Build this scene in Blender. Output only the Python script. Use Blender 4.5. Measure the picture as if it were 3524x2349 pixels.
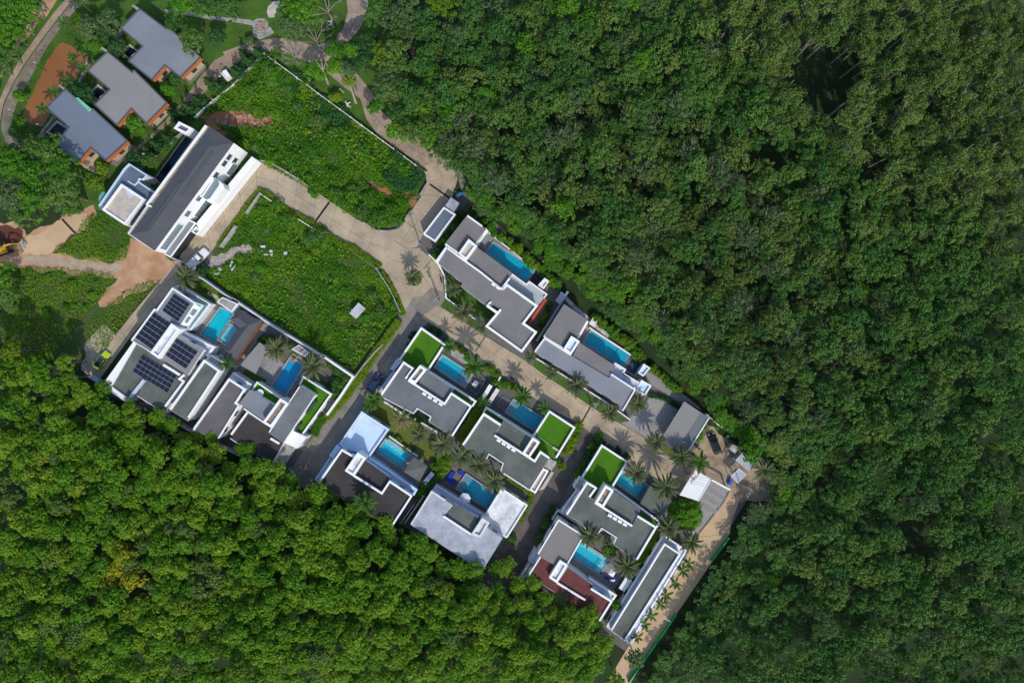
import bpy, bmesh, math, random
import numpy as np
from mathutils import Vector
R = math.radians
random.seed(7)
rng = np.random.default_rng(7)
for o in list(bpy.data.objects):
    bpy.data.objects.remove(o)
SC = bpy.context.scene
COL = SC.collection

# ------------------------------------------------------------------ camera, sky, sun, exposure
CAMZ = 156.0
cd = bpy.data.cameras.new('camera'); cam = bpy.data.objects.new('camera', cd); COL.objects.link(cam)
cam.location = (0, 0, CAMZ); cam.rotation_euler = (0, 0, 0)
cd.sensor_width = 36; cd.lens = 36 * CAMZ / (3524 / 15.0)
cd.clip_start = 1; cd.clip_end = 3000
SC.camera = cam
SUN_EL, SUN_AZ = 43, 161
w = bpy.data.worlds.new('World'); SC.world = w; w.use_nodes = True
nt = w.node_tree
sky = nt.nodes.new('ShaderNodeTexSky'); sky.sky_type = 'NISHITA'; sky.sun_disc = False
sky.sun_elevation = R(SUN_EL); sky.sun_rotation = R(SUN_AZ)
nt.links.new(sky.outputs[0], nt.nodes['Background'].inputs[0])
nt.nodes['Background'].inputs[1].default_value = 0.15
sl = bpy.data.lights.new('sun', 'SUN'); sl.energy = 2.35; sl.angle = R(0.9); sl.color = (1.0, 0.93, 0.83)
so = bpy.data.objects.new('sun', sl); COL.objects.link(so)
ce = math.cos(R(SUN_EL))
sund = Vector((math.sin(R(SUN_AZ)) * ce, math.cos(R(SUN_AZ)) * ce, math.sin(R(SUN_EL))))
so.rotation_euler = sund.to_track_quat('Z', 'Y').to_euler(); so.location = (40, -60, 200)
SC.view_settings.view_transform = 'Standard'; SC.view_settings.look = 'None'
SC.view_settings.exposure = 0.48; SC.view_settings.gamma = 1.0
SC.view_settings.use_curve_mapping = False
SC.cycles.max_bounces = 8; SC.cycles.transparent_max_bounces = 16

# ------------------------------------------------------------------ survey: points of the site plan
a9, a7 = 900 / 2352, 750 / 2352
TS = {'A': (0, 0, a9), 'B': (800, 0, a9), 'C': (0, 500, a9), 'D': (800, 500, a9),
      'E': (300, 950, a7), 'J': (550, 1150, a7), 'F': (1050, 1100, a7), 'G': (1400, 650, a7),
      'V': (1700, 950, a7), 'I': (1350, 1350, a7), 'K': (1800, 1450, a7), 'L': (1750, 1750, a7),
      'M': (1000, 1350, a7), 'N': (1500, 1850, 900 / 2353), 'P': (2300, 1300, 500 / 2353),
      'Q': (2420, 1480, 300 / 2352), 'R': (0, 780, 240 / 2352), 'S': (600, 840, 300 / 2352),
      'T': (340, 530, 600 / 2352), 'X': (850, 600, 600 / 2352), 'Y': (2050, 1350, 500 / 2353),
      'Z': (850, 0, 600 / 2352), 'O': (2100, 1850, 500 / 1571), 'H': (0, 0, 3524 / 2352.0), '': (0, 0, 1)}

def W(t, x, y, z=0.0):
    ox, oy, k = TS[t]
    f = (CAMZ - z) / CAMZ / 15.0
    return ((ox + x * k - 1762) * f, (1174.5 - oy - y * k) * f, z)

def P(t, l, z=0.0):
    return [W(t, l[i], l[i + 1], z)[:2] for i in range(0, len(l), 2)]

# ------------------------------------------------------------------ materials
MATS = {}
def mat(name, col, rough=0.8, var=0.25, scale=0.6, col2=None, spec=0.3, bump=0.0, bscale=6.0, metal=0.0, fine=0.0, stretch=None):
    if name in MATS: return MATS[name]
    m = bpy.data.materials.new(name); m.use_nodes = True; MATS[name] = m
    n = m.node_tree; b = n.nodes['Principled BSDF']
    b.inputs['Roughness'].default_value = rough; b.inputs['Specular IOR Level'].default_value = spec
    b.inputs['Metallic'].default_value = metal
    if col2 is None: col2 = tuple(c * (1 - var) for c in col)
    geo = n.nodes.new('ShaderNodeNewGeometry')
    vec = geo.outputs['Position']
    if stretch:
        mp = n.nodes.new('ShaderNodeMapping'); mp.inputs['Rotation'].default_value = (0, 0, R(stretch[0]))
        mp.inputs['Scale'].default_value = (stretch[1], 1, 1); n.links.new(vec, mp.inputs[0]); vec = mp.outputs[0]
    no = n.nodes.new('ShaderNodeTexNoise'); no.inputs['Scale'].default_value = scale
    no.inputs['Detail'].default_value = 6; no.inputs['Roughness'].default_value = 0.65
    n.links.new(vec, no.inputs['Vector'])
    cr = n.nodes.new('ShaderNodeValToRGB')
    cr.color_ramp.elements[0].position = 0.36; cr.color_ramp.elements[1].position = 0.64
    cr.color_ramp.elements[0].color = (*col2, 1); cr.color_ramp.elements[1].color = (*col, 1)
    n.links.new(no.outputs[0], cr.inputs[0]); out = cr.outputs[0]
    if fine > 0:
        n2 = n.nodes.new('ShaderNodeTexNoise'); n2.inputs['Scale'].default_value = bscale; n2.inputs['Detail'].default_value = 3
        n.links.new(geo.outputs['Position'], n2.inputs['Vector'])
        mr = n.nodes.new('ShaderNodeMapRange'); mr.inputs[1].default_value = 0.3; mr.inputs[2].default_value = 0.7
        mr.inputs[3].default_value = 1 - fine; mr.inputs[4].default_value = 1 + fine
        n.links.new(n2.outputs[0], mr.inputs[0])
        mx = n.nodes.new('ShaderNodeMix'); mx.data_type = 'RGBA'; mx.blend_type = 'MULTIPLY'; mx.inputs[0].default_value = 1
        n.links.new(out, mx.inputs[6]); n.links.new(mr.outputs[0], mx.inputs[7]); out = mx.outputs[2]
    n.links.new(out, b.inputs['Base Color'])
    if bump > 0:
        n3 = n.nodes.new('ShaderNodeTexNoise'); n3.inputs['Scale'].default_value = bscale; n3.inputs['Detail'].default_value = 5
        n.links.new(geo.outputs['Position'], n3.inputs['Vector'])
        bp = n.nodes.new('ShaderNodeBump'); bp.inputs['Strength'].default_value = bump; bp.inputs['Distance'].default_value = 0.1
        n.links.new(n3.outputs[0], bp.inputs['Height']); n.links.new(bp.outputs[0], b.inputs['Normal'])
    return m

def leafmat(name, cols, trans=0.25, rough=0.55):
    """foliage: colour varies from plant to plant (object random) and from leaf to leaf (tint attribute)"""
    m = bpy.data.materials.new(name); m.use_nodes = True; MATS[name] = m
    n = m.node_tree; b = n.nodes['Principled BSDF']; outn = n.nodes['Material Output']
    b.inputs['Roughness'].default_value = rough; b.inputs['Specular IOR Level'].default_value = 0.12
    oi = n.nodes.new('ShaderNodeObjectInfo'); at = n.nodes.new('ShaderNodeAttribute'); at.attribute_name = 'tint'
    ad = n.nodes.new('ShaderNodeMath'); ad.operation = 'MULTIPLY_ADD'; ad.inputs[1].default_value = 0.55
    mu = n.nodes.new('ShaderNodeMath'); mu.operation = 'MULTIPLY'; mu.inputs[1].default_value = 0.45
    n.links.new(oi.outputs['Random'], ad.inputs[0]); n.links.new(at.outputs['Fac'], mu.inputs[0]); n.links.new(mu.outputs[0], ad.inputs[2])
    cr = n.nodes.new('ShaderNodeValToRGB'); e = cr.color_ramp.elements
    while len(e) < len(cols): e.new(0.5)
    for i, c in enumerate(cols):
        e[i].position = i / (len(cols) - 1); e[i].color = (*c, 1)
    n.links.new(ad.outputs[0], cr.inputs[0]); n.links.new(cr.outputs[0], b.inputs['Base Color'])
    tr = n.nodes.new('ShaderNodeBsdfTranslucent'); n.links.new(cr.outputs[0], tr.inputs[0])
    mx = n.nodes.new('ShaderNodeMixShader'); mx.inputs[0].default_value = trans
    n.links.new(b.outputs[0], mx.inputs[1]); n.links.new(tr.outputs[0], mx.inputs[2]); n.links.new(mx.outputs[0], outn.inputs[0])
    return m

WHITE = mat('white_paint', (0.78, 0.78, 0.77), 0.6, 0.06, 0.9, bump=0.05, fine=0.03)
OFFWHITE = mat('weathered_white_paint', (0.66, 0.66, 0.65), 0.7, 0.22, 0.8, fine=0.08)
DIRTYWHITE = mat('stained_white_roof', (0.74, 0.76, 0.77), 0.65, 0.0, 0.5, col2=(0.42, 0.44, 0.45), fine=0.1)
LAV = mat('pale_lavender_paint', (0.50, 0.53, 0.62), 0.6, 0.12, 0.5, fine=0.05)
BLUEP = mat('pale_blue_paint', (0.52, 0.66, 0.80), 0.55, 0.10, 0.5, fine=0.06)
BLUEP2 = mat('blue_wall_paint', (0.36, 0.50, 0.70), 0.6, 0.12, 0.5)
RGREY = mat('grey_gravel_roof', (0.150, 0.160, 0.167), 0.9, 0.0, 0.22, col2=(0.105, 0.113, 0.12), bump=0.3, bscale=9, fine=0.2)
RGREEN = mat('green_grey_gravel_roof', (0.122, 0.135, 0.118), 0.9, 0.0, 0.25, col2=(0.08, 0.09, 0.08), bump=0.3, bscale=8, fine=0.22)
RBROWNGREY = mat('warm_grey_sheet_roof', (0.185, 0.175, 0.172), 0.75, 0.0, 0.2, col2=(0.155, 0.147, 0.145), fine=0.08, spec=0.2)
RBROWN = mat('dark_brown_membrane', (0.05, 0.044, 0.04), 0.85, 0.0, 0.25, col2=(0.032, 0.03, 0.03), fine=0.15)
RPURPLE = mat('purple_grey_membrane', (0.135, 0.12, 0.13), 0.8, 0.0, 0.18, col2=(0.095, 0.09, 0.095), fine=0.1)
RMAROON = mat('maroon_tile_roof', (0.14, 0.035, 0.032), 0.7, 0.3, 0.6, fine=0.12)
RDARK = mat('charcoal_shingle_roof', (0.075, 0.08, 0.09), 0.8, 0.15, 0.3, fine=0.12)
RSLATE = mat('slate_grey_flat_roof', (0.20, 0.215, 0.235), 0.6, 0.0, 0.16, col2=(0.165, 0.18, 0.205), fine=0.07, spec=0.4)
RSLATEW = mat('warm_grey_flat_roof', (0.225, 0.22, 0.21), 0.65, 0.1, 0.12, fine=0.04, spec=0.35)
RBLUE = mat('blue_grey_roof', (0.12, 0.15, 0.20), 0.4, 0.25, 0.25, spec=0.5)
METAL = mat('corrugated_metal', (0.42, 0.45, 0.50), 0.5, 0.0, 0.35, col2=(0.26, 0.28, 0.32), fine=0.14, spec=0.5)
RIBBED = mat('grey_ribbed_metal', (0.21, 0.20, 0.185), 0.6, 0.08, 0.4)
CONC = mat('raw_concrete', (0.36, 0.345, 0.32), 0.9, 0.0, 0.7, col2=(0.21, 0.20, 0.185), fine=0.15)
BEIGEC = mat('beige_concrete', (0.50, 0.44, 0.36), 0.9, 0.0, 0.5, col2=(0.36, 0.33, 0.28), fine=0.12)
GUTTER = mat('mossy_gutter', (0.30, 0.27, 0.20), 0.9, 0.0, 0.8, col2=(0.16, 0.14, 0.10), fine=0.2)
DIRTF = mat('dirty_tank_floor', (0.34, 0.28, 0.20), 0.95, 0.0, 0.9, col2=(0.15, 0.12, 0.09), fine=0.2)
TURF = mat('artificial_turf', (0.058, 0.165, 0.010), 0.95, 0.0, 0.35, col2=(0.045, 0.135, 0.010), spec=0.08, bump=0.3, bscale=14, fine=0.12)
DECK = mat('dark_pool_deck', (0.10, 0.105, 0.11), 0.8, 0.15, 0.5, fine=0.08)
DECKL = mat('grey_stone_deck', (0.25, 0.245, 0.235), 0.85, 0.2, 0.6, fine=0.1)
BROWND = mat('brown_timber_deck', (0.15, 0.125, 0.11), 0.8, 0.2, 0.6, fine=0.1)
COPE = mat('stone_coping', (0.33, 0.33, 0.33), 0.8, 0.2, 1.2, fine=0.12)
TILE = mat('turquoise_pool_tile', (0.015, 0.60, 0.74), 0.4, 0.1, 0.8, fine=0.06, bscale=3)
TILEG = mat('teal_pool_tile', (0.010, 0.50, 0.62), 0.4, 0.1, 0.8, fine=0.08, bscale=3)
TILEL = mat('pale_pool_tile', (0.38, 0.74, 0.78), 0.4, 0.15, 0.8, fine=0.06, bscale=3)
TILEGREY = mat('grey_pool_ledge_tile', (0.34, 0.40, 0.46), 0.5, 0.2, 1.0, fine=0.1)
TILENAVY = mat('navy_pool_tile', (0.006, 0.016, 0.035), 0.3, 0.2, 0.4)
TILEBLUE = mat('cobalt_pool_tile', (0.006, 0.035, 0.17), 0.3, 0.1, 0.8)
ORANGE = mat('orange_fascia_paint', (0.47, 0.13, 0.035), 0.7, 0.15, 0.8)
RED = mat('red_awning_cloth', (0.42, 0.06, 0.03), 0.8, 0.12, 0.8)
BLUEC = mat('blue_cushion_cloth', (0.01, 0.035, 0.33), 0.8, 0.15, 3)
CREAM = mat('cream_tile_paving', (0.46, 0.36, 0.25), 0.8, 0.12, 0.6, fine=0.06)
DRIVE = mat('driveway_concrete', (0.19, 0.17, 0.15), 0.9, 0.25, 0.4, fine=0.12)
ROADC = mat('road_concrete', (0.43, 0.345, 0.235), 0.9, 0.0, 0.22, col2=(0.29, 0.235, 0.17), bump=0.1, fine=0.12)
ROADG = mat('grey_road_concrete', (0.26, 0.235, 0.20), 0.9, 0.0, 0.2, col2=(0.165, 0.148, 0.125), bump=0.1, fine=0.15)
ROADT = mat('tan_road_concrete', (0.52, 0.37, 0.22), 0.9, 0.0, 0.15, col2=(0.43, 0.30, 0.18), bump=0.1, fine=0.08)
ROADD = mat('weathered_lane_concrete', (0.125, 0.11, 0.095), 0.9, 0.0, 0.3, col2=(0.07, 0.062, 0.053), bump=0.2, fine=0.25)
ROADW = mat('worn_park_road_concrete', (0.36, 0.275, 0.20), 0.9, 0.0, 0.3, col2=(0.23, 0.18, 0.14), bump=0.1, fine=0.2)
JOINT = mat('road_joint_filler', (0.09, 0.075, 0.06), 0.95, 0.2, 1)
PAVER = mat('grey_pavers', (0.31, 0.305, 0.295), 0.9, 0.3, 2.2, fine=0.15, bump=0.2)
GRATE = mat('drain_grate_iron', (0.035, 0.025, 0.02), 0.8, 0.2, 2)
SOIL = mat('forest_floor', (0.022, 0.050, 0.012), 1.0, 0.0, 0.3, col2=(0.018, 0.026, 0.010), bump=0.5, fine=0.3)
LAWN = mat('mown_lawn', (0.055, 0.14, 0.012), 1.0, 0.0, 0.25, col2=(0.04, 0.075, 0.014), bump=0.6, bscale=5, fine=0.3)
LAWNY = mat('dry_lawn', (0.115, 0.13, 0.022), 1.0, 0.0, 0.25, col2=(0.07, 0.10, 0.02), bump=0.5, bscale=5, fine=0.25)
REDSOIL = mat('red_laterite_soil', (0.34, 0.15, 0.07), 1.0, 0.0, 0.5, col2=(0.22, 0.10, 0.055), bump=0.6, bscale=3, fine=0.25)
DARKSOIL = mat('dark_dug_soil', (0.12, 0.045, 0.025), 1.0, 0.3, 0.8, bump=0.8, bscale=3, fine=0.3)
PINKSOIL = mat('pale_dusty_track', (0.46, 0.29, 0.175), 1.0, 0.0, 0.3, col2=(0.34, 0.185, 0.10), bump=0.4, fine=0.15)
YARD = mat('dirt_yard', (0.38, 0.30, 0.205), 1.0, 0.0, 0.35, col2=(0.20, 0.15, 0.105), bump=0.5, fine=0.25)
MUD = mat('muddy_pond_water', (0.25, 0.105, 0.035), 0.35, 0.12, 0.12, spec=0.4, fine=0.04)
GLASS = mat('dark_glass', (0.03, 0.05, 0.055), 0.06, 0.2, 0.5, spec=0.9)
GLASSB = mat('pale_skylight_glass', (0.17, 0.23, 0.25), 0.08, 0.2, 0.5, spec=0.9)
TEALG = mat('teal_glass', (0.16, 0.42, 0.40), 0.1, 0.15, 0.6, spec=0.8)
SOLAR = mat('solar_cells', (0.008, 0.010, 0.022), 0.12, 0.2, 0.5, spec=0.8)
ALU = mat('aluminium_frame', (0.50, 0.52, 0.54), 0.4, 0.1, 1, metal=0.4)
BLACK = mat('black_plastic', (0.015, 0.015, 0.017), 0.5, 0.2, 1)
TYRE = mat('tyre_rubber', (0.018, 0.018, 0.018), 0.9, 0.2, 2)
WOOD = mat('tan_timber', (0.38, 0.21, 0.08), 0.7, 0.2, 1.5)
BARK = mat('grey_bark', (0.21, 0.19, 0.165), 0.9, 0.3, 1.5, bump=0.4)
BARKP = mat('pale_bark', (0.33, 0.29, 0.24), 0.9, 0.3, 1.5, bump=0.4)
BARKD = mat('brown_palm_trunk', (0.13, 0.095, 0.065), 0.95, 0.3, 2, bump=0.5)
STONE = mat('pale_rubble_stone', (0.52, 0.51, 0.49), 0.9, 0.0, 1.2, col2=(0.26, 0.25, 0.24), fine=0.2)
ROCK = mat('reddish_rock', (0.42, 0.25, 0.17), 0.9, 0.4, 1.0, fine=0.2)
MINT = mat('mint_netting', (0.16, 0.52, 0.36), 0.8, 0.2, 1.0)
GREENN = mat('green_plastic_net', (0.02, 0.32, 0.09), 0.8, 0.2, 1.0)
PINK = mat('pink_vinyl', (0.62, 0.06, 0.25), 0.5, 0.1, 1)
LIME = mat('lime_vinyl', (0.18, 0.5, 0.06), 0.5, 0.1, 1)
CLOTHW = mat('white_canvas', (0.74, 0.75, 0.76), 0.9, 0.08, 1)

def watermat():
    m = bpy.data.materials.new('clear_pool_water'); m.use_nodes = True; n = m.node_tree
    n.nodes.remove(n.nodes['Principled BSDF'])
    t = n.nodes.new('ShaderNodeBsdfTransparent'); t.inputs[0].default_value = (0.72, 0.94, 0.97, 1)
    g = n.nodes.new('ShaderNodeBsdfGlossy'); g.inputs['Roughness'].default_value = 0.04
    fr = n.nodes.new('ShaderNodeFresnel'); fr.inputs[0].default_value = 1.33
    no = n.nodes.new('ShaderNodeTexNoise'); no.inputs['Scale'].default_value = 2.2; no.inputs['Detail'].default_value = 3
    geo = n.nodes.new('ShaderNodeNewGeometry'); n.links.new(geo.outputs['Position'], no.inputs['Vector'])
    bp = n.nodes.new('ShaderNodeBump'); bp.inputs['Strength'].default_value = 0.25; bp.inputs['Distance'].default_value = 0.1
    n.links.new(no.outputs[0], bp.inputs['Height']); n.links.new(bp.outputs[0], g.inputs['Normal']); n.links.new(bp.outputs[0], fr.inputs['Normal'])
    mx = n.nodes.new('ShaderNodeMixShader')
    n.links.new(fr.outputs[0], mx.inputs[0]); n.links.new(t.outputs[0], mx.inputs[1]); n.links.new(g.outputs[0], mx.inputs[2])
    n.links.new(mx.outputs[0], n.nodes['Material Output'].inputs[0])
    return m
WATER = watermat()

# ------------------------------------------------------------------ object helpers
def tag(o, label=None, cat=None, group=None, kind=None):
    if label: o['label'] = label
    if cat: o['category'] = cat
    if group: o['group'] = group
    if kind: o['kind'] = kind
    return o

def empty(name, loc, label=None, cat=None, group=None, rz=0.0):
    o = bpy.data.objects.new(name, None); COL.objects.link(o)
    o.location = loc; o.rotation_euler = (0, 0, rz); o.empty_display_size = 0.5
    return tag(o, label, cat, group)

def link(name, me, parent=None, loc=(0, 0, 0), rot=(0, 0, 0), scale=(1, 1, 1)):
    o = bpy.data.objects.new(name, me); COL.objects.link(o)
    o.location = loc; o.rotation_euler = rot; o.scale = scale
    if parent: o.parent = parent
    return o

def root_of(parent):
    v = Vector((0, 0, 0))
    while parent is not None:
        v += parent.location; parent = parent.parent
    return v

class MB:
    """collects verts and faces in site coordinates, builds ONE mesh object"""
    def __init__(s): s.v = []; s.f = []
    def face(s, pts):
        i = len(s.v); s.v += [tuple(p) for p in pts]; s.f.append(tuple(range(i, i + len(pts))))
    def prism(s, poly, z0, z1, top=True, bottom=True):
        if area(poly) < 0: poly = poly[::-1]
        n = len(poly); i = len(s.v)
        s.v += [(x, y, z0) for x, y in poly] + [(x, y, z1) for x, y in poly]
        for k in range(n):
            j = (k + 1) % n
            s.f.append((i + k, i + j, i + n + j, i + n + k))
        if top: s.f.append(tuple(i + n + k for k in range(n)))
        if bottom: s.f.append(tuple(i + k for k in reversed(range(n))))
        return s
    def box(s, c, d, u=(1, 0)):
        """c centre xyz, d sizes, u direction of the first size in plan"""
        l = math.hypot(*u); ux, uy = u[0] / l, u[1] / l
        p = []
        for sx, sy in ((-1, -1), (1, -1), (1, 1), (-1, 1)):
            p.append((c[0] + ux * sx * d[0] / 2 - uy * sy * d[1] / 2, c[1] + uy * sx * d[0] / 2 + ux * sy * d[1] / 2))
        return s.prism(p, c[2] - d[2] / 2, c[2] + d[2] / 2)
    def tube(s, pts, rads, n=6):
        pts = [Vector(p) for p in pts]; rings = []
        for k, p in enumerate(pts):
            d = (pts[min(k + 1, len(pts) - 1)] - pts[max(k - 1, 0)]).normalized()
            a = d.orthogonal().normalized(); b = d.cross(a)
            i = len(s.v); r = rads[k] if hasattr(rads, '__len__') else rads
            s.v += [tuple(p + (a * math.cos(6.2832 * q / n) + b * math.sin(6.2832 * q / n)) * r) for q in range(n)]
            rings.append(i)
        for a0, b0 in zip(rings, rings[1:]):
            for q in range(n):
                s.f.append((a0 + q, a0 + (q + 1) % n, b0 + (q + 1) % n, b0 + q))
        s.f.append(tuple(rings[0] + q for q in reversed(range(n)))); s.f.append(tuple(rings[-1] + q for q in range(n)))
        return s
    def disc(s, c, r, z0, z1, n=16):
        return s.prism([(c[0] + r * math.cos(6.2832 * k / n), c[1] + r * math.sin(6.2832 * k / n)) for k in range(n)], z0, z1)
    def mesh(s, name, m, off=(0, 0, 0)):
        me = bpy.data.meshes.new(name)
        me.from_pydata([(x - off[0], y - off[1], z - off[2]) for x, y, z in s.v], [], s.f)
        if m: me.materials.append(m)
        return me
    def build(s, name, m, parent=None):
        return link(name, s.mesh(name, m, root_of(parent)), parent)

def area(p):
    return 0.5 * sum(p[i][0] * p[(i + 1) % len(p)][1] - p[(i + 1) % len(p)][0] * p[i][1] for i in range(len(p)))

def cen(p):
    return (sum(q[0] for q in p) / len(p), sum(q[1] for q in p) / len(p))

def offset_line(pts, w, closed=False):
    n = len(pts); L = []; Rr = []
    for i in range(n):
        p = Vector(pts[i])
        if closed: a, b = Vector(pts[i - 1]), Vector(pts[(i + 1) % n])
        else: a, b = Vector(pts[max(i - 1, 0)]), Vector(pts[min(i + 1, n - 1)])
        d1 = (p - a).normalized() if (p - a).length > 1e-6 else None
        d2 = (b - p).normalized() if (b - p).length > 1e-6 else None
        d1 = d1 or d2; d2 = d2 or d1
        n1 = Vector((-d1.y, d1.x)); n2 = Vector((-d2.y, d2.x)); m = (n1 + n2)
        if m.length < 1e-3: m = n1
        m.normalize(); k = 1 / max(0.45, m.dot(n1))
        L.append(tuple(p + m * k * w / 2)); Rr.append(tuple(p - m * k * w / 2))
    return L, Rr

def ribbon(mb, pts, w, z0, z1, closed=False):
    """a solid band of width w along pts"""
    L, Rr = offset_line(pts, w, closed); n = len(pts); i = len(mb.v)
    for l, r in zip(L, Rr):
        mb.v += [(l[0], l[1], z0), (l[0], l[1], z1), (r[0], r[1], z1), (r[0], r[1], z0)]
    for k in range(n if closed else n - 1):
        a = i + 4 * k; b = i + 4 * ((k + 1) % n)
        for q in range(4): mb.f.append((a + q, b + q, b + (q + 1) % 4, a + (q + 1) % 4))
    if not closed:
        mb.f.append((i + 3, i + 2, i + 1, i)); e = i + 4 * (n - 1); mb.f.append((e, e + 1, e + 2, e + 3))
    return mb

def inset(poly, d):
    if area(poly) < 0: poly = poly[::-1]
    L, _ = offset_line(poly, 2 * d, True)
    return L

def inpoly(px, py, poly):
    px = np.asarray(px); py = np.asarray(py); c = np.zeros(px.shape, bool); n = len(poly)
    for i in range(n):
        x1, y1 = poly[i]; x2, y2 = poly[(i + 1) % n]
        if y1 == y2: continue
        t = ((y1 > py) != (y2 > py)) & (px < (x2 - x1) * (py - y1) / (y2 - y1) + x1)
        c ^= t
    return c

def sheet(name, t, l, z, m, kind='structure', label=None, cat=None, pts=None):
    mb = MB(); p = pts or P(t, l, z)
    if name in ('dirt_patch', 'bare_slope', 'track', 'concrete_track', 'laterite_ground', 'dug_earth', 'pond', 'road_shoulder', 'dirt_yard', 'meadow', 'dry_garden', 'lawn'):
        rr = random.Random(len(p) * 7 + int(abs(p[0][0]) * 10)); q = []; ph = rr.uniform(0, 6)
        am = .22 if name in ('pond', 'concrete_track') else .5
        for i in range(len(p)):
            a, b = p[i], p[(i + 1) % len(p)]; L = math.dist(a, b); n = max(1, int(L / .9)); nx, ny = (b[1] - a[1]) / max(L, .01), (a[0] - b[0]) / max(L, .01)
            for k in range(n):
                f = k / n; d = am * (rr.uniform(-.6, .6) + math.sin(f * L * .9 + ph)) * min(1, 4 * f * (1 - f) + .2); q.append((a[0] + (b[0] - a[0]) * f + nx * d, a[1] + (b[1] - a[1]) * f + ny * d))
        p = q
    if area(p) < 0: p = p[::-1]
    mb.face([(x, y, z) for x, y in p])
    o = mb.build(name, m); return tag(o, label, cat, None, kind)

def bar(mb, a, b, w, z0, z1):
    return ribbon(mb, [a, b], w, z0, z1)
# ------------------------------------------------------------------ ground, lots, roads
g = MB(); g.face([(-900, -900, 0), (900, -900, 0), (900, 900, 0), (-900, 900, 0)])
tag(g.build('ground', SOIL), kind='structure')
LOTG = mat('lot_soil_under_weeds', (0.035, 0.085, 0.015), 1.0, 0.0, 0.2, col2=(0.065, 0.075, 0.025), bump=0.6, bscale=4, fine=0.3)
YARDB = mat('estate_base_ground', (0.13, 0.125, 0.115), 0.95, 0.2, 0.4, fine=0.2)
E1 = 0.004
# broad beds, each a few millimetres above the one below
sheet('lawn', 'H', [0, 0, 860, 0, 960, 300, 1040, 350, 1040, 420, 960, 530, 900, 530, 600, 380, 560, 380, 420, 600, 360, 600, 220, 560, 180, 470, 0, 330], E1, LAWN)
sheet('estate_ground', 'H', [600, 370, 700, 430, 850, 540, 960, 470, 1070, 440, 1300, 680, 1500, 850, 1640, 990, 1770, 1060, 1640, 1270, 1460, 1510, 1400, 1470, 1240, 1350, 1080, 1292, 850, 1165, 620, 1078, 420, 978, 230, 900, 420, 600], 2 * E1, YARDB)
sheet('overgrown_lot', 'H', [605, 122, 975, 388, 980, 420, 930, 500, 880, 528, 830, 510, 600, 375, 565, 355, 530, 320, 430, 265], 3 * E1, LOTG)
sheet('overgrown_lot', 'H', [598, 440, 725, 515, 885, 640, 920, 715, 815, 858, 700, 785, 470, 640, 490, 575, 550, 490], 3 * E1, LOTG)
sheet('meadow', 'H', [0, 600, 60, 615, 370, 640, 360, 660, 200, 790, 180, 850, 60, 790, 0, 760], 3 * E1, LOTG)
sheet('meadow', 'H', [125, 580, 215, 480, 300, 530, 310, 580, 260, 608], 3 * E1, LOTG)
# earth
sheet('laterite_ground', 'H', [0, 510, 40, 515, 60, 540, 215, 470, 218, 500, 120, 580, 260, 606, 300, 545, 345, 570, 410, 610, 360, 650, 260, 700, 225, 695, 270, 640, 30, 615, 0, 610], 4 * E1, PINKSOIL)
sheet('dug_earth', 'R', [-60, 0, 640, 0, 760, 300, 700, 470, 560, 560, 0, 640, -60, 640], 5 * E1, DARKSOIL)
sheet('track', 'R', [780, 450, 1740, -20, 2352, -340, 2900, -480, 2860, 60, 2260, 350, 1980, 530, 1820, 780, 1420, 920, 1000, 870, 640, 790, 560, 620], 5 * E1, ROADT)
sheet('concrete_track', 'C', [490, 990, 700, 1020, 880, 1060, 1140, 1080, 1060, 1150, 760, 1130, 520, 1085, 250, 1060, 180, 1010], 5 * E1, mat('dusty_track', (0.40, 0.32, 0.23), 1.0, 0.0, 0.5, col2=(0.30, 0.21, 0.14), fine=0.15))
sheet('bare_slope', 'C', [1190, 850, 1400, 940, 1500, 1010, 1590, 1040, 1500, 1120, 1400, 1200, 1260, 1260, 1100, 1330, 1020, 1330, 1140, 1190, 1060, 1150, 1140, 1060], 6 * E1, PINKSOIL)
sheet('dirt_patch', 'C', [880, 1400, 1110, 1310, 1160, 1290, 1060, 1380, 890, 1450], 6 * E1, PINKSOIL)
sheet('dirt_patch', 'E', [60, 640, 160, 530, 230, 560, 300, 640, 220, 730, 260, 800, 90, 1000, 20, 1060, -60, 1000, -30, 780], 6 * E1, mat('pale_sand', (0.43, 0.37, 0.28), 1, 0.0, 0.4, col2=(0.25, 0.20, 0.15), fine=0.25, bump=0.4))
sheet('dirt_patch', 'A', [1800, 1060, 1960, 980, 2160, 1000, 2352, 1080, 2560, 1020, 2480, 1150, 2300, 1170, 2100, 1160, 1960, 1140, 2050, 1210, 1960, 1200], 6 * E1, REDSOIL)
for l in ([1010, 130, 1100, 190, 1000, 230], [1150, 290, 1260, 320, 1480, 450, 1400, 460, 1260, 390], [1530, 420, 1690, 450, 1640, 480, 1560, 470], [1590, 480, 1660, 500, 1610, 560]):
    sheet('dirt_patch', 'D', l, 6 * E1, REDSOIL)
sheet('dirt_patch', 'S', [1000, 300, 1250, 230, 1650, 60, 2000, 0, 2200, 130, 2100, 260, 1650, 270, 1600, 420, 1400, 500, 1300, 700, 1000, 640, 880, 560], 6 * E1, mat('sandy_spill', (0.40, 0.34, 0.27), 1, 0.0, 0.8, col2=(0.27, 0.24, 0.20), fine=0.25, bump=0.5))
# pond and its bank
pond = [560, 380, 800, 510, 700, 700, 640, 740, 560, 780, 440, 990, 430, 1060, 360, 1145, 215, 1080, 225, 980, 300, 840, 390, 620, 480, 470]
tag(sheet('pond', 'A', pond, 5 * E1, MUD), kind='structure')
# park road in the top-left corner, in two ribbons with a dark gutter
def strip_poly(t, a, b): return a + [v for i in range(len(b) - 2, -1, -2) for v in (b[i], b[i + 1])]

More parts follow.
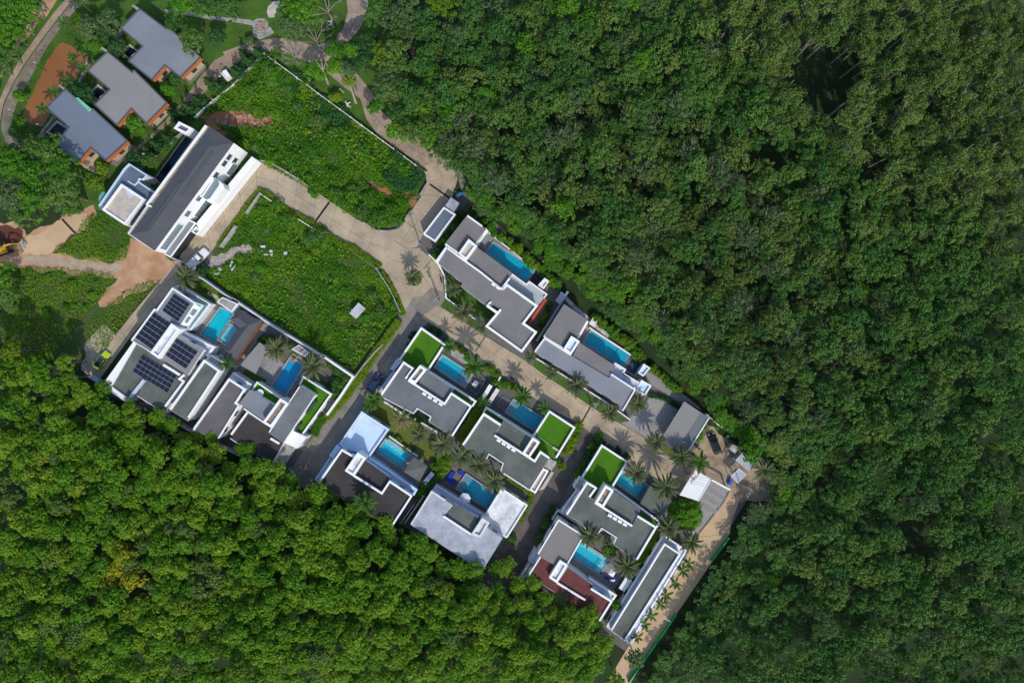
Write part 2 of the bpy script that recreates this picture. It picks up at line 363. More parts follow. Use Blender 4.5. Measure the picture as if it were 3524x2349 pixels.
def resample(pts, n):
    d = [0]
    for a, b in zip(pts, pts[1:]): d.append(d[-1] + math.dist(a, b))
    out = []
    for k in range(n + 1):
        s = d[-1] * k / n; i = max(j for j in range(len(d)) if d[j] <= s + 1e-9); i = min(i, len(pts) - 2)
        f = (s - d[i]) / max(1e-9, d[i + 1] - d[i])
        out.append((pts[i][0] + (pts[i + 1][0] - pts[i][0]) * f, pts[i][1] + (pts[i + 1][1] - pts[i][1]) * f))
    return out

def slab_road(name, la, lb, m, z=0.03, step=5.0, lanes=2, base=JOINT, jit=0.0, gap=0.05):
    """la, lb: the two edges in source pixels; concrete slabs with open joints over a dark bed"""
    a = P('', la); b = P('', lb)
    ln = max(sum(math.dist(p, q) for p, q in zip(a, a[1:])), sum(math.dist(p, q) for p, q in zip(b, b[1:])))
    n = max(1, round(ln / step)); A = resample(a, n); B = resample(b, n)
    mb = MB()
    for k in range(n): mb.face([(*A[k], z), (*A[k + 1], z), (*B[k + 1], z), (*B[k], z)])
    road = tag(mb.build(name, base), kind='structure')
    for k in range(n):
        for j in range(lanes):
            def q(i, f): return (A[i][0] + (B[i][0] - A[i][0]) * f, A[i][1] + (B[i][1] - A[i][1]) * f)
            c = [q(k, j / lanes), q(k + 1, j / lanes), q(k + 1, (j + 1) / lanes), q(k, (j + 1) / lanes)]
            if abs(area(c)) < 0.3: continue
            s = MB(); s.prism(inset(c, gap / 2), z + 0.002, z + 0.055 + random.random() * 0.01)
            s.build('slab', m, road)
    return road

def H2(l): return [v * 3524 / 2352 for v in l]
def Tl(t, l):
    ox, oy, k = TS[t]; return [(ox if i % 2 == 0 else oy) + v * k for i, v in enumerate(l)]

sheet('road_shoulder', 'A', [0, 700, 120, 520, 260, 320, 470, 60, 560, -80, 420, -80, 300, 80, 150, 380, 60, 560, 0, 640], 5 * E1, PINKSOIL)
slab_road('park_road', Tl('A', [640, -60, 560, 20, 400, 230, 230, 470, 110, 640, 20, 840, -40, 1000, -60, 1150]), Tl('A', [700, -60, 640, 20, 480, 220, 310, 450, 190, 620, 90, 800, 20, 960, -5, 1120]), mat('worn_tan_concrete', (0.36, 0.265, 0.185), 0.9, 0.0, 0.3, col2=(0.22, 0.165, 0.12), fine=0.15), lanes=1)
slab_road('park_road', Tl('A', [712, -60, 652, 20, 492, 220, 322, 450, 202, 620, 102, 800, 32, 960, 8, 1120, 10, 1230, 70, 1330]), Tl('A', [830, -60, 720, 50, 600, 180, 440, 400, 320, 620, 200, 850, 120, 1000, 90, 1150, 120, 1240, 190, 1320]), mat('mossy_concrete', (0.23, 0.185, 0.145), 0.9, 0.0, 0.4, col2=(0.13, 0.11, 0.085), fine=0.2), lanes=1)
# access road behind the three grey bungalows, running up to the park gate
slab_road('estate_lane', Tl('A', [1200, 1350, 1310, 1260, 1570, 1010, 1740, 780, 1880, 590, 1980, 500, 2240, 400, 2430, 348]), Tl('A', [1050, 1500, 1130, 1450, 1420, 1200, 1700, 960, 1830, 850, 1980, 690, 2090, 590, 2370, 430]), mat('pinkish_lane_concrete', (0.31, 0.225, 0.165), 0.9, 0.0, 0.3, col2=(0.22, 0.165, 0.125), fine=0.12))
slab_road('park_lane', Tl('B', [-90, 470, 100, 400, 300, 350, 420, 340, 540, 345, 620, 385, 720, 412, 830, 405, 920, 355, 1000, 260, 1040, 130, 1020, -60]), Tl('B', [0, 590, 130, 500, 300, 465, 470, 470, 660, 560, 740, 580, 860, 560, 960, 480, 1050, 350, 1160, 260, 1220, 150, 1215, -60]), ROADW)
slab_road('park_lane', Tl('B', [700, 570, 830, 650, 930, 690, 960, 760, 1050, 810, 1150, 890, 1190, 990, 1215, 1140, 1400, 1290, 1720, 1500, 1745, 1560]), Tl('B', [860, 560, 1000, 520, 1080, 640, 1180, 720, 1260, 840, 1330, 960, 1370, 1060, 1520, 1160, 1650, 1240, 1880, 1400, 1960, 1420]), ROADW)
NE = slab_road('road', Tl('D', [1722, 190, 1752, 240, 1775, 350, 1690, 470, 1600, 600, 1545, 680]), Tl('D', [1940, 100, 1990, 220, 2070, 380, 1960, 480, 1900, 555, 1715, 795]), ROADC)
slab_road('road', Tl('D', [2000, 220, 2060, 250]), Tl('D', [2060, 400, 2110, 330]), ROADG, lanes=1)
# loop past the long white house and down to the junction
slab_road('road', Tl('D', [210, 135, 330, 150, 460, 225, 640, 335, 870, 500, 1010, 590, 1180, 705, 1300, 765, 1400, 772, 1500, 760]), Tl('D', [225, 425, 350, 470, 440, 495, 600, 630, 740, 695, 860, 800, 1080, 930, 1200, 1010, 1290, 1080, 1340, 1110]), ROADC, step=5.5)
slab_road('road', [879, 552, 688, 793, 650, 825, 605, 900, 549, 969, 440, 1097, 386, 1170, 300, 1280], [886, 663, 800, 766, 746, 844, 744, 848, 676, 915, 597, 985, 453, 1154, 340, 1310], ROADC, step=6)
sheet('road_fill', 'D', [200, 140, 60, 330, 225, 425, 330, 470, 440, 300, 330, 150], 0.026, ROADC)
sheet('road_fill', 'H', [592, 372, 690, 420, 640, 450, 596, 440, 560, 470, 530, 470, 560, 430], 0.022, ROADC)
# junction apron: irregular concrete fields
def field(l, m, t='D', z=0.05):
    s = MB(); s.prism(inset(P(t, l), 0.03), 0.028, z + random.random() * 0.01); return s.build('slab', m, JUN)
s = MB(); s.face([(x, y, 0.027) for x, y in P('D', [1500, 760, 1545, 680, 1715, 795, 1660, 920, 1850, 1060, 1905, 1180, 1920, 1370, 1780, 1600, 1650, 1700, 1540, 1480, 1470, 1300, 1390, 1160, 1340, 1110, 1310, 940])][::-1])
JUN = tag(s.build('road_junction', JOINT), kind='structure')
field([1310, 945, 1415, 830, 1510, 890, 1570, 930, 1690, 920, 1690, 985, 1560, 1060, 1450, 1030], ROADC)
field([1415, 830, 1500, 762, 1545, 682, 1612, 728, 1510, 888], ROADC)
field([1612, 728, 1715, 797, 1662, 916, 1575, 932, 1510, 888], ROADC)
field([1340, 1108, 1310, 945, 1450, 1030, 1560, 1060, 1660, 1120, 1560, 1250, 1400, 1160], ROADC)
field([1690, 985, 1690, 935, 1850, 1060, 1905, 1180, 1915, 1330, 1790, 1280, 1720, 1180, 1660, 1120, 1560, 1060], ROADC)
field([1400, 1160, 1560, 1250, 1720, 1180, 1790, 1280, 1720, 1350, 1650, 1450, 1560, 1470, 1540, 1480, 1470, 1300], ROADC)
field([1720, 1350, 1790, 1280, 1915, 1330, 1918, 1375, 1860, 1460, 1760, 1600, 1650, 1520, 1650, 1450], ROADG)
field([1540, 1480, 1560, 1470, 1620, 1370, 1720, 1350, 1650, 1450, 1650, 1520, 1760, 1600, 1640, 1690], ROADG)
slab_road('road', [1505, 1048, 1594, 1105, 1655, 1147, 1700, 1176, 1796, 1231, 1843, 1269, 1939, 1333, 2089, 1435, 2137, 1454, 2237, 1516, 2309, 1577, 2380, 1640],
          [1448, 1090, 1506, 1126, 1547, 1161, 1634, 1212, 1716, 1282, 1800, 1342, 1892, 1404, 1988, 1455, 2087, 1530, 2164, 1587, 2240, 1632, 2336, 1699], ROADC, step=6)
slab_road('side_lane', [1389, 1066, 1321, 1180, 1209, 1323, 1101, 1476, 1076, 1504, 1012, 1596, 985, 1640], [1465, 1105, 1375, 1237, 1302, 1345, 1248, 1412, 1169, 1525, 1084, 1648, 1060, 1690], ROADG, step=5)
slab_road('back_lane', [1990, 1455, 1911, 1580, 1844, 1701, 1749, 1850, 1691, 1926, 1640, 2010], [2080, 1525, 1975, 1637, 1902, 1774, 1817, 1934, 1775, 1991, 1710, 2080], ROADD, step=12, lanes=1)
YB = sheet('dirt_yard', 'K', [1640, 640, 1700, 420, 1820, 320, 1900, 190, 2010, 50, 2060, 60, 2230, 230, 2352, 330, 2900, 700, 2750, 900, 2500, 860, 2352, 880, 2240, 760, 2040, 630], 0.02, YARD)
for l, m in (([2030, 640, 2240, 740, 2200, 760, 2150, 860, 1900, 1180, 1870, 1250, 1750, 1180, 1900, 860], PAVER),
             ([2240, 740, 2330, 860, 2240, 1120, 2230, 1210, 2060, 1460, 1990, 1400, 1870, 1250, 2000, 1090, 2170, 870], ROADT)):
    sheet('paved_apron', 'K', l, 0.03 if m is PAVER else 0.034, m)
for l in ([2005, 700, 2190, 810, 2165, 850, 1985, 745], [1965, 775, 2140, 880, 2115, 925, 1940, 820], [1920, 860, 2095, 960, 2070, 1000, 1900, 900]):
    sheet('paved_apron', 'K', l, 0.036, DECKL)
slab_road('perimeter_road', [2396, 1849, 2375, 1890, 2340, 1945, 2165, 2216, 2080, 2360], [2511, 1833, 2455, 1925, 2372, 2047, 2211, 2280, 2150, 2380], ROADT, step=9, lanes=1)
sheet('driveway', 'Y', [870, 70, 960, 70, 1100, 110, 1340, 260, 1090, 690, 880, 770, 410, 490, 530, 470, 600, 340, 780, 250], 0.04, PAVER)
sheet('footpath', 'V', [1620, 1040, 1690, 1040, 2010, 1250, 2170, 1370, 2260, 1460, 2060, 1345, 1985, 1345, 1700, 1170], 0.04, RSLATEW)
# iron drain grates across the roads
def grate(t, x0, y0, x1, y1, wd, lab):
    mb = MB(); a = W(t, x0, y0)[:2]; b = W(t, x1, y1)[:2]
    r = empty('drain_grate', ((a[0] + b[0]) / 2, (a[1] + b[1]) / 2, 0), lab, 'drain grate', 'drain grates across the roads')
    bar(mb, a, b, wd, 0.05, 0.10).build('channel', GRATE, r)
    n = max(3, int(math.dist(a, b) / 0.6)); bb = MB(); L = math.dist(a, b); u = ((b[0] - a[0]) / L, (b[1] - a[1]) / L)
    for k in range(n):
        f = (k + 0.5) / n; bb.box((a[0] + (b[0] - a[0]) * f, a[1] + (b[1] - a[1]) * f, 0.11), (0.08, wd * 0.9, 0.02), u)
    tag(bb.build('bars', BLACK, r), kind='stuff')
grate('D', 872, 512, 740, 695, 0.5, 'dark iron drain grate across the road between the two overgrown lots')
grate('D', 1775, 350, 1955, 476, 0.45, 'dark drain grate across the road beside the small metal shed')
grate('C', 1630, 1062, 1715, 1112, 0.55, 'dark drain grate in the road beside the white pickup')
grate('C', 560, 665, 697, 812, 0.45, 'dark drain grate across the sandy track on the left')
grate('I', 2030, 345, 2140, 150, 0.35, 'dark drain grate crossing the main road at the dark back lane')
grate('F', 1948, 172, 1835, 345, 0.2, 'thin dark drain slot across the road by the dark green palm')

# ------------------------------------------------------------------ houses
def ring_mesh(w_, h_, t_, d_):
    mb = MB()
    for sx in (-1, 1): mb.box((sx * (w_ / 2 - t_ / 2), 0, 0), (t_, d_, h_))
    for sz in (-1, 1): mb.box((0, 0, sz * (h_ / 2 - t_ / 2)), (w_ - 2 * t_ - 0.002, d_, t_))
    return mb
WINM = MB().box((0, 0, 0), (1.30, 0.06, 1.50)).mesh('window', GLASS)
WINF = ring_mesh(1.46, 1.66, 0.09, 0.10).mesh('window_frame', ALU)
DOORM = MB().box((0, 0, 0), (1.0, 0.07, 2.1)).mesh('door', mat('brown_door_timber', (0.16, 0.09, 0.05), 0.6, 0.2, 2))
DOORH = MB().box((0.38, -0.07, 0), (0.05, 0.08, 0.2)).mesh('handle', ALU)

class House:
    def __init__(s, name, label, cat, t, x, y, group=None):
        c = W(t, x, y); s.t = t; s.r = empty(name, (c[0], c[1], 0), label, cat, group); s.bodies = []; s.doored = False
    def poly(s, l, z, t=None): return P(t or s.t, l, z)
    def block(s, l, z, m=None, roof=None, z0=0.0, win=(), name='wall', rname='roof', t=None, ins=0.0):
        p = s.poly(l, z, t); mb = MB(); mb.prism(p, z0, z); mb.build(name, m or WHITE, s.r)
        s.bodies.append((p, z0, z, win))
        if roof:
            MB().prism(inset(p, ins) if ins else p, z + 0.003, z + 0.06).build(rname, roof, s.r)
        return p
    def slab(s, l, z, m, th=0.05, name='roof', t=None):
        p = s.poly(l, z, t); return MB().prism(p, z, z + th).build(name, m, s.r)
    def par(s, l, z, h=0.55, wd=0.42, closed=False, m=None, name='parapet', t=None):
        mb = MB(); ribbon(mb, s.poly(l, z + h, t), wd, z, z + h, closed); return mb.build(name, m or WHITE, s.r)
    def tower(s, l, z1, floor=DIRTF, z0=2.0, wd=0.5, m=None, t=None, depth=0.5):
        p = s.poly(l, z1, t); q = inset(p, wd / 2)
        mb = MB(); mb.prism(inset(p, 0.01), z0, z1 - depth); ribbon(mb, q, wd, z1 - depth + 0.002, z1, True)
        o = mb.build('stair_tower', m or WHITE, s.r)
        f = MB().prism(inset(p, wd + 0.02), z1 - depth + 0.002, z1 - depth + 0.05)
        link('tower_floor', f.mesh('tower_floor', floor, root_of(o)), o)
        s.bodies.append((p, 0, z1 - depth, ()))
    def blocks(s, a, b, z, n, t=None, size=(0.95, 0.55, 0.4), off=0.25):
        A = W(t or s.t, *a, z)[:2]; B = W(t or s.t, *b, z)[:2]; L = math.dist(A, B); u = ((B[0] - A[0]) / L, (B[1] - A[1]) / L)
        me = MB().box((0, 0, 0), size).mesh('parapet_block', WHITE); ro = root_of(s.r)
        for k in range(n):
            f = (k + 0.5) / n
            link('parapet_block', me, s.r, (A[0] + (B[0] - A[0]) * f + u[1] * off - ro.x, A[1] + (B[1] - A[1]) * f - u[0] * off - ro.y, z + size[2] / 2 - 0.02), (0, 0, math.atan2(u[1], u[0])))
    def ridges(s, l, z, step, m, t=None, ang=None, h=0.05, w_=0.09, name='roof_ribs'):
        """raised ribs of a metal sheet roof, clipped to the outline"""
        p = s.poly(l, z, t); a = math.atan2(p[1][1] - p[0][1], p[1][0] - p[0][0]) if ang is None else ang
        ribs(p, z, step, m, s.r, a, h, w_, name)
    def done(s):
        ro = root_of(s.r)
        for bi, (p, z0, z1, win) in enumerate(s.bodies):
            if not win: continue
            q = p if area(p) > 0 else p[::-1]; n = len(q)
            for i in range(n):
                a, b = q[i], q[(i + 1) % n]; L = math.dist(a, b)
                if L < 2.6: continue
                u = ((b[0] - a[0]) / L, (b[1] - a[1]) / L); no = (u[1], -u[0]); k = max(1, int(L / 3.4))
                for j in range(k):
                    f = (j + 0.5) / k; cx, cy = a[0] + (b[0] - a[0]) * f, a[1] + (b[1] - a[1]) * f
                    for zc in win:
                        if any(o != bi and B[2] > zc and inpoly([cx + no[0] * 0.3], [cy + no[1] * 0.3], B[0])[0] for o, B in enumerate(s.bodies)): continue
                        rz = math.atan2(u[1], u[0])
                        if not s.doored and zc < 2.2:
                            s.doored = True
                            d = link('door', DOORM, s.r, (cx + no[0] * 0.04 - ro.x, cy + no[1] * 0.04 - ro.y, 1.06), (0, 0, rz)); link('handle', DOORH, d)
                            continue
                        wn = link('window', WINM, s.r, (cx + no[0] * 0.025 - ro.x, cy + no[1] * 0.025 - ro.y, zc), (0, 0, rz)); link('window_frame', WINF, wn)
        return s

def ribs(p, z, step, m, parent, a, h=0.05, w_=0.09, name='roof_ribs'):
    ca, sa = math.cos(a), math.sin(a); rp = [(x * ca + y * sa, -x * sa + y * ca) for x, y in p]
    y = min(q[1] for q in rp) + step / 2; mb = MB()
    while y < max(q[1] for q in rp):
        xs = []
        for i in range(len(rp)):
            (x1, y1), (x2, y2) = rp[i], rp[(i + 1) % len(rp)]
            if (y1 > y) != (y2 > y): xs.append(x1 + (y - y1) * (x2 - x1) / (y2 - y1))
        xs.sort()
        for x0, x1 in zip(xs[::2], xs[1::2]):
            cx = (x0 + x1) / 2; mb.box((cx * ca - y * sa, cx * sa + y * ca, z + h / 2), (x1 - x0 - 0.03, w_, h), (ca, sa))
        y += step
    if mb.v: mb.build(name, m, parent)

def pool(t, outer, label, tile=TILE, z=0.12, depth=1.3, ledges=(), cope=0.35, copem=COPE):
    """outer = water outline; a basin of tiled walls and floor, a coping and a water surface"""
    p = P(t, outer, z)
    if area(p) < 0: p = p[::-1]
    c = cen(p); r = empty('swimming_pool', (c[0], c[1], 0), label, 'pool')
    b = MB(); n = len(p); i0 = 0
    # the basin stands in a raised terrace so that its floor lies above the ground sheet
    H0 = z
    b.v = [(x, y, H0 - 0.0) for x, y in p] + [(x, y, 0.075) for x, y in p]
    for k in range(n): b.f.append((k, n + k, n + (k + 1) % n, (k + 1) % n))
    b.f.append(tuple(range(n, 2 * n)))
    b.build('basin', tile, r)
    o = inset(p, -cope / 2); cp = MB(); ribbon(cp, o, cope, 0.03, z + 0.07, True); cp.build('coping', copem, r)
    for li, (l, m) in enumerate(ledges):
        q = P(t, l, z); MB().prism(inset(q, .012), 0.076, z - 0.06 - .03 * li).build('pool_step', m, r)
    wv = MB(); wv.face([(x, y, z) for x, y in inset(p, 0.01)]); wv.build('water', WATER, r)
    return r
def patio(name, t, l, m, z=0.06):
    return sheet(name, t, l, z, m)
TZ, MZ, BZ, TW = 3.1, 5.7, 5.2, 7.0      # terrace, main roof, set-back roof, stair tower

# --- villa with turf terrace at the corner of the lane and the main road
h = House('villa', 'grey roofed villa with bright turf terrace at the corner beside the parked blue car', 'villa', 'F', 1300, 700)
h.block([1255, 80, 1512, 262, 1328, 545, 1240, 490, 1115, 657, 1080, 632, 1168, 525, 1062, 455, 1022, 428], TZ, rname='roof_turf', roof=TURF, win=(1.7,), ins=0.1)
h.par([1024, 426, 1253, 92, 1502, 266, 1326, 540], TZ, 0.7)
h.block([820, 810, 1062, 455, 1168, 525, 1080, 632, 1120, 662, 1505, 910, 1580, 790, 1795, 935, 1585, 1255, 1335, 1100, 1360, 1045, 1210, 950, 1172, 1010, 850, 840], MZ, roof=RGREY, win=(1.7, 4.3), ins=0.05)
h.par([824, 806, 1064, 462, 1162, 527, 1085, 632], MZ); h.par([1115, 655, 1200, 708, 1506, 906, 1578, 795, 1790, 935, 1587, 1250], MZ)
h.par([1172, 1008, 1210, 952, 1358, 1046, 1338, 1090], MZ, 0.3, 0.25, m=OFFWHITE); h.par([850, 845, 1172, 1012], MZ, 0.15, 0.2, m=OFFWHITE)
h.blocks((1265, 770), (1500, 915), MZ + .3, 4)
h.tower([1238, 487, 1312, 535, 1190, 688, 1112, 645], TW)
h.block([1308, 556, 1603, 752, 1503, 898, 1205, 698], BZ, roof=RGREY)
h.block([1320, 545, 1845, 880, 1800, 938, 1590, 800, 1603, 750, 1310, 562], 3.0, rname='balcony', roof=DECK)
h.par([1325, 548, 1840, 880, 1802, 934], 3.0, 0.55)
h.slab([1618, 758, 1815, 882, 1790, 922, 1592, 790], 3.06, TURF, 0.04, 'roof_turf')
h.block([998, 410, 1050, 440, 958, 550, 916, 528], 3.0, rname='canopy', roof=LAV)
h.block([955, 550, 985, 562, 822, 806, 790, 770], 2.4, m=LAV, roof=LAV, rname='canopy'); h.par([950, 555, 796, 770], 2.4, 0.3, 0.3, m=LAV)
h.done()
patio('patio', 'F', [1345, 540, 1470, 370, 1560, 370, 1980, 650, 1870, 850, 1780, 845, 1600, 740, 1330, 560], DECK)
patio('gravel_bed', 'F', [1560, 330, 1660, 330, 1760, 420, 1750, 500, 1560, 375], CONC, .05)
pool('F', [1487, 387, 1792, 590, 1722, 718, 1408, 507], 'turquoise pool behind the corner villa with the turf terrace', z=.35, ledges=[([1700, 535, 1792, 592, 1722, 716, 1640, 660], TILEGREY), ([1487, 388, 1560, 436, 1555, 446, 1482, 398], TILEL)])
r = empty('sunken_lounge', W('F', 1850, 690), 'dark sunken lounge with square pale table beside the corner villa pool', 'lounge')
mb = MB(); ribbon(mb, P('F', [1890, 590, 1945, 655, 1855, 800, 1762, 728]), .5, 0.06, .45); mb.build('bench', DECK, r)
MB().prism(P('F', [1833, 648, 1878, 680, 1843, 735, 1798, 700], .7), .62, .7).build('tabletop', LAV, r)
MB().prism(inset(P('F', [1833, 648, 1878, 680, 1843, 735, 1798, 700], .7), .5), .06, .62).build('leg', BLACK, r)

# --- blue villa
h = House('villa', 'pale blue villa with dark brown roof and big blue roof terrace', 'villa', 'M', 800, 800)
h.block([765, 205, 1060, 395, 850, 690, 700, 640, 555, 600, 528, 558], TZ, m=BLUEP2, roof=BLUEP, rname='terrace', win=(1.7,), ins=.08)
h.par([530, 560, 768, 214, 1050, 398, 846, 690], TZ, .6, .4, m=BLUEP); h.par([560, 560, 770, 250, 1010, 400], TZ + .06, .06, .2, m=DIRTYWHITE, name='gutter')
h.block([500, 560, 548, 592, 460, 710, 416, 680], 3.3, m=BLUEP2, roof=BLUEP, rname='canopy')
h.block([455, 705, 500, 690, 545, 612, 300, 980, 262, 940], 2.6, m=BLUEP2, roof=BLUEP, rname='canopy'); h.par([430, 700, 268, 938], 2.6, .4, .35, m=BLUEP)
h.block([300, 980, 552, 612, 690, 692, 590, 842, 680, 903, 985, 1095, 1072, 958, 1310, 1115, 1080, 1460], MZ, m=BLUEP, roof=RBROWN, win=(1.7, 4.3), ins=.05)
h.par([304, 976, 553, 620, 690, 700], MZ); h.par([682, 896, 985, 1088, 1070, 960, 1304, 1117, 1084, 1452], MZ)
h.tower([722, 645, 812, 705, 680, 905, 584, 845], TW, floor=DIRTYWHITE)
h.block([803, 725, 1068, 915, 988, 1062, 692, 888], BZ, m=BLUEP, roof=RBROWN)
h.block([860, 690, 1360, 1048, 1325, 1112, 1065, 940, 1075, 915, 805, 735], 3.0, m=BLUEP2, roof=LAV, rname='balcony')
h.par([830, 695, 1000, 800, 1356, 1050, 1325, 1105], 3.0, .55, .5, m=BLUEP)
MB().disc(W('M', 1293, 1072, 3.1), .4, 3.06, 3.25).build('roof_drum', BLUEC, h.r)
h.done()
patio('patio', 'M', [1050, 465, 1375, 690, 1490, 800, 1385, 1010, 1340, 1030, 860, 690], DECKL)
pool('M', [1036, 500, 1305, 683, 1212, 812, 942, 637], 'turquoise pool with pale entry ledge behind the blue villa', z=.35, ledges=[([1036, 500, 1222, 625, 1192, 668, 1004, 545], TILEL), ([1305, 683, 1212, 812, 1195, 800, 1288, 672], TILEGREY)])
mb = MB(); ribbon(mb, P('M', [1062, 470, 1372, 690], .9), .35, 0, .9); tag(mb.build('garden_wall', OFFWHITE), 'low grey garden wall along the blue villa pool', 'wall')
def pavilion(t, l, z, rise, m, label, apex=None, wallm=DECKL, posts=True):
    p = P(t, l, z); c = cen(p); r = empty('pavilion', (c[0], c[1], 0), label, 'pavilion')
    if area(p) < 0: p = p[::-1]
    if rise > 0:
        mb = MB(); ap = (*(W(t, *apex, z + rise)[:2] if apex else c), z + rise)
        for i in range(len(p)): mb.face([(*p[i], z), (*p[(i + 1) % len(p)], z), ap])
        mb.face([(*q, z) for q in reversed(p)]); mb.build('roof', m, r)
    else: MB().prism(p, z - .18, z).build('roof', m, r)
    if posts:
        for q in inset(p, .45): MB().box((q[0], q[1], (z - .2) / 2), (.22, .22, z - .2)).build('post', wallm, r)
    return r
pavilion('M', [1328, 690, 1478, 792, 1392, 962, 1218, 852], 2.9, .7, RGREEN, 'grey green hipped pavilion roof at the end of the blue villa pool', (1345, 830))
for x, y, a, lb in ((965, 750, -34, 'dark teal sun lounger nearest the blue villa terrace corner'), (1095, 830, -40, 'dark teal sun lounger nearer the hipped pavilion by the blue villa pool')):
    r = empty('sun_lounger', W('M', x, y), lb, 'sun lounger', None, R(a))
    MB().box((0, 0, .3), (1.3, .65, .1)).build('seat', DECK, None).parent = r
    b = MB().box((0, 0, 0), (.7, .65, .1)).build('backrest', mat('teal_cloth', (.03, .12, .13)), None); b.parent = r; b.location = (.93, 0, .48); b.rotation_euler = (0, R(-35), 0)
    for sx in (-.5, .5): MB().box((sx, 0, .15), (.08, .6, .2)).build('leg', BLACK, None).parent = r

# --- central villa, turf terrace on its right
h = House('villa', 'grey roofed villa with turf terrace on its right facing the main road', 'villa', 'I', 1350, 600)
h.block([1695, 195, 1975, 378, 1770, 712, 1690, 700, 1600, 632, 1532, 748, 1480, 712, 1590, 540, 1512, 480], TZ, rname='roof_turf', roof=TURF, win=(1.7,), ins=.1)
h.par([1520, 480, 1697, 206, 1965, 380, 1770, 700], TZ, .7)
MB().prism(P('I', [1738, 580, 1800, 620, 1788, 638, 1726, 598], TZ + .5), TZ + .06, TZ + .5).build('bench', BEIGEC, h.r)
mb = MB(); bar(mb, W('I', 1562, 462, 3.6)[:2], W('I', 1735, 588, 3.6)[:2], .06, 3.5, 3.58); mb.build('rail', ALU, h.r)
h.block([760, 570, 985, 225, 1175, 350, 1100, 460, 1400, 660, 1540, 752, 1600, 637, 1700, 705, 1480, 1055, 1170, 850, 1200, 762, 1040, 660, 1008, 740], MZ, roof=RGREEN, win=(1.7, 4.3), ins=.05)
h.par([765, 566, 988, 233, 1168, 350], MZ, wd=.5); h.par([1102, 462, 1406, 656, 1538, 742, 1600, 643, 1694, 707], MZ); h.par([1008, 735, 1042, 663, 1197, 764, 1172, 845], MZ, .3, .25, m=OFFWHITE)
h.par([1200, 870, 1478, 1050], MZ, .25, .3, m=OFFWHITE); h.blocks((1130, 490), (1340, 625), MZ + .3, 4)
h.tower([1515, 484, 1594, 535, 1476, 712, 1403, 657], TW)
h.block([1206, 300, 1503, 492, 1398, 648, 1106, 455], BZ, roof=RGREEN)
h.block([1010, 155, 1530, 480, 1503, 512, 1175, 350, 985, 225], 3.0, rname='balcony', roof=DECK); h.par([988, 212, 1012, 164, 1524, 488], 3.0, .6)
h.slab([1012, 186, 1203, 305, 1172, 346, 988, 222], 3.07, TURF, .04, 'roof_turf')
h.block([1700, 710, 1776, 752, 1722, 846, 1644, 800], 3.8, m=CONC, roof=CONC, rname='chimney_cap')
h.tower([1625, 812, 1690, 846, 1545, 1092, 1475, 1048], 3.4, floor=BEIGEC, z0=0, wd=.4)
h.block([1720, 850, 1745, 865, 1640, 1035, 1590, 1060], 2.2, m=OFFWHITE, roof=BEIGEC, rname='canopy')
h.done()
patio('patio', 'I', [1040, 110, 1180, -10, 1330, 70, 1640, 280, 1540, 450, 1000, 150], DECK)
mb = MB(); ribbon(mb, P('I', [1130, 130, 1190, 40, 1290, 95, 1220, 195, 1130, 135], .3), .12, .06, .3, False); tag(mb.build('sunken_lounge', DECKL), 'square grey sunken lounge at the end of the central villa pool', 'lounge')
pool('I', [1310, 80, 1645, 288, 1545, 418, 1225, 207], 'teal pool with grey ledge beside the central turf terrace villa', TILEG, z=.35, ledges=[([1310, 80, 1368, 117, 1296, 250, 1225, 207], TILEGREY)], cope=.25)

# --- silver metal roofed villa
h = House('villa', 'villa with silver corrugated roof and stained white roof terrace by the trees', 'villa', 'I', 800, 1350)
mr = [425, 1065, 655, 1215, 553, 1335, 850, 1530, 1015, 1455, 1190, 1570, 968, 1926, 200, 1425]
h.block(mr, MZ, m=OFFWHITE, roof=METAL, win=(1.7, 4.3)); 
pp = P('I', [425, 1065, 655, 1215], MZ); ang = math.atan2(pp[1][1] - pp[0][1], pp[1][0] - pp[0][0])
h.ridges(mr, MZ + .06, .45, METAL, ang=ang + R(90))
h.par([204, 1420, 425, 1068, 575, 1165], MZ, .3, .35, m=OFFWHITE); h.par([553, 1335, 850, 1530], MZ, .5, .4)
h.block([655, 1200, 928, 1355, 852, 1525, 575, 1330], BZ + .2, m=OFFWHITE, roof=RGREEN)
h.tower([970, 1350, 1052, 1405, 952, 1568, 850, 1532], TW, floor=DIRTYWHITE, m=OFFWHITE)
h.block([1180, 1030, 1462, 1215, 1235, 1572, 1060, 1470, 1045, 1400, 975, 1350, 1010, 1310], TZ, roof=DIRTYWHITE, rname='terrace', win=(1.7,)); h.par([1012, 1312, 1182, 1040, 1452, 1217, 1236, 1560], TZ, .45, .35)
h.block([470, 995, 1005, 1330, 975, 1362, 655, 1200, 428, 1060], 3.0, m=LAV, roof=LAV, rname='balcony'); h.par([470, 998, 1003, 1330], 3.0, .5, .35, m=LAV)
h.done()
patio('patio', 'I', [540, 935, 640, 800, 730, 790, 820, 860, 1110, 1100, 1000, 1320, 520, 990], BROWND)
pool('I', [800, 885, 1112, 1100, 1025, 1248, 695, 1032], 'turquoise pool with blue cushioned seats beside the silver roofed villa', TILEG, z=.35, ledges=[([800, 885, 852, 921, 765, 1078, 695, 1032], TILEGREY)], cope=.3)
r = empty('corner_sofa', W('I', 640, 920), 'cobalt blue L shaped corner sofa at the end of the pool', 'sofa')
mb = MB(); ribbon(mb, P('I', [662, 858, 605, 935, 680, 985], .5), 1.0, .06, .45); mb.build('seat', BLUEC, r)
r = empty('bench_sofa', W('I', 745, 868), 'short cobalt blue bench sofa under the palms', 'sofa')
mb = MB(); ribbon(mb, P('I', [715, 848, 775, 888], .5), .9, .06, .45); mb.build('seat', BLUEC, r)
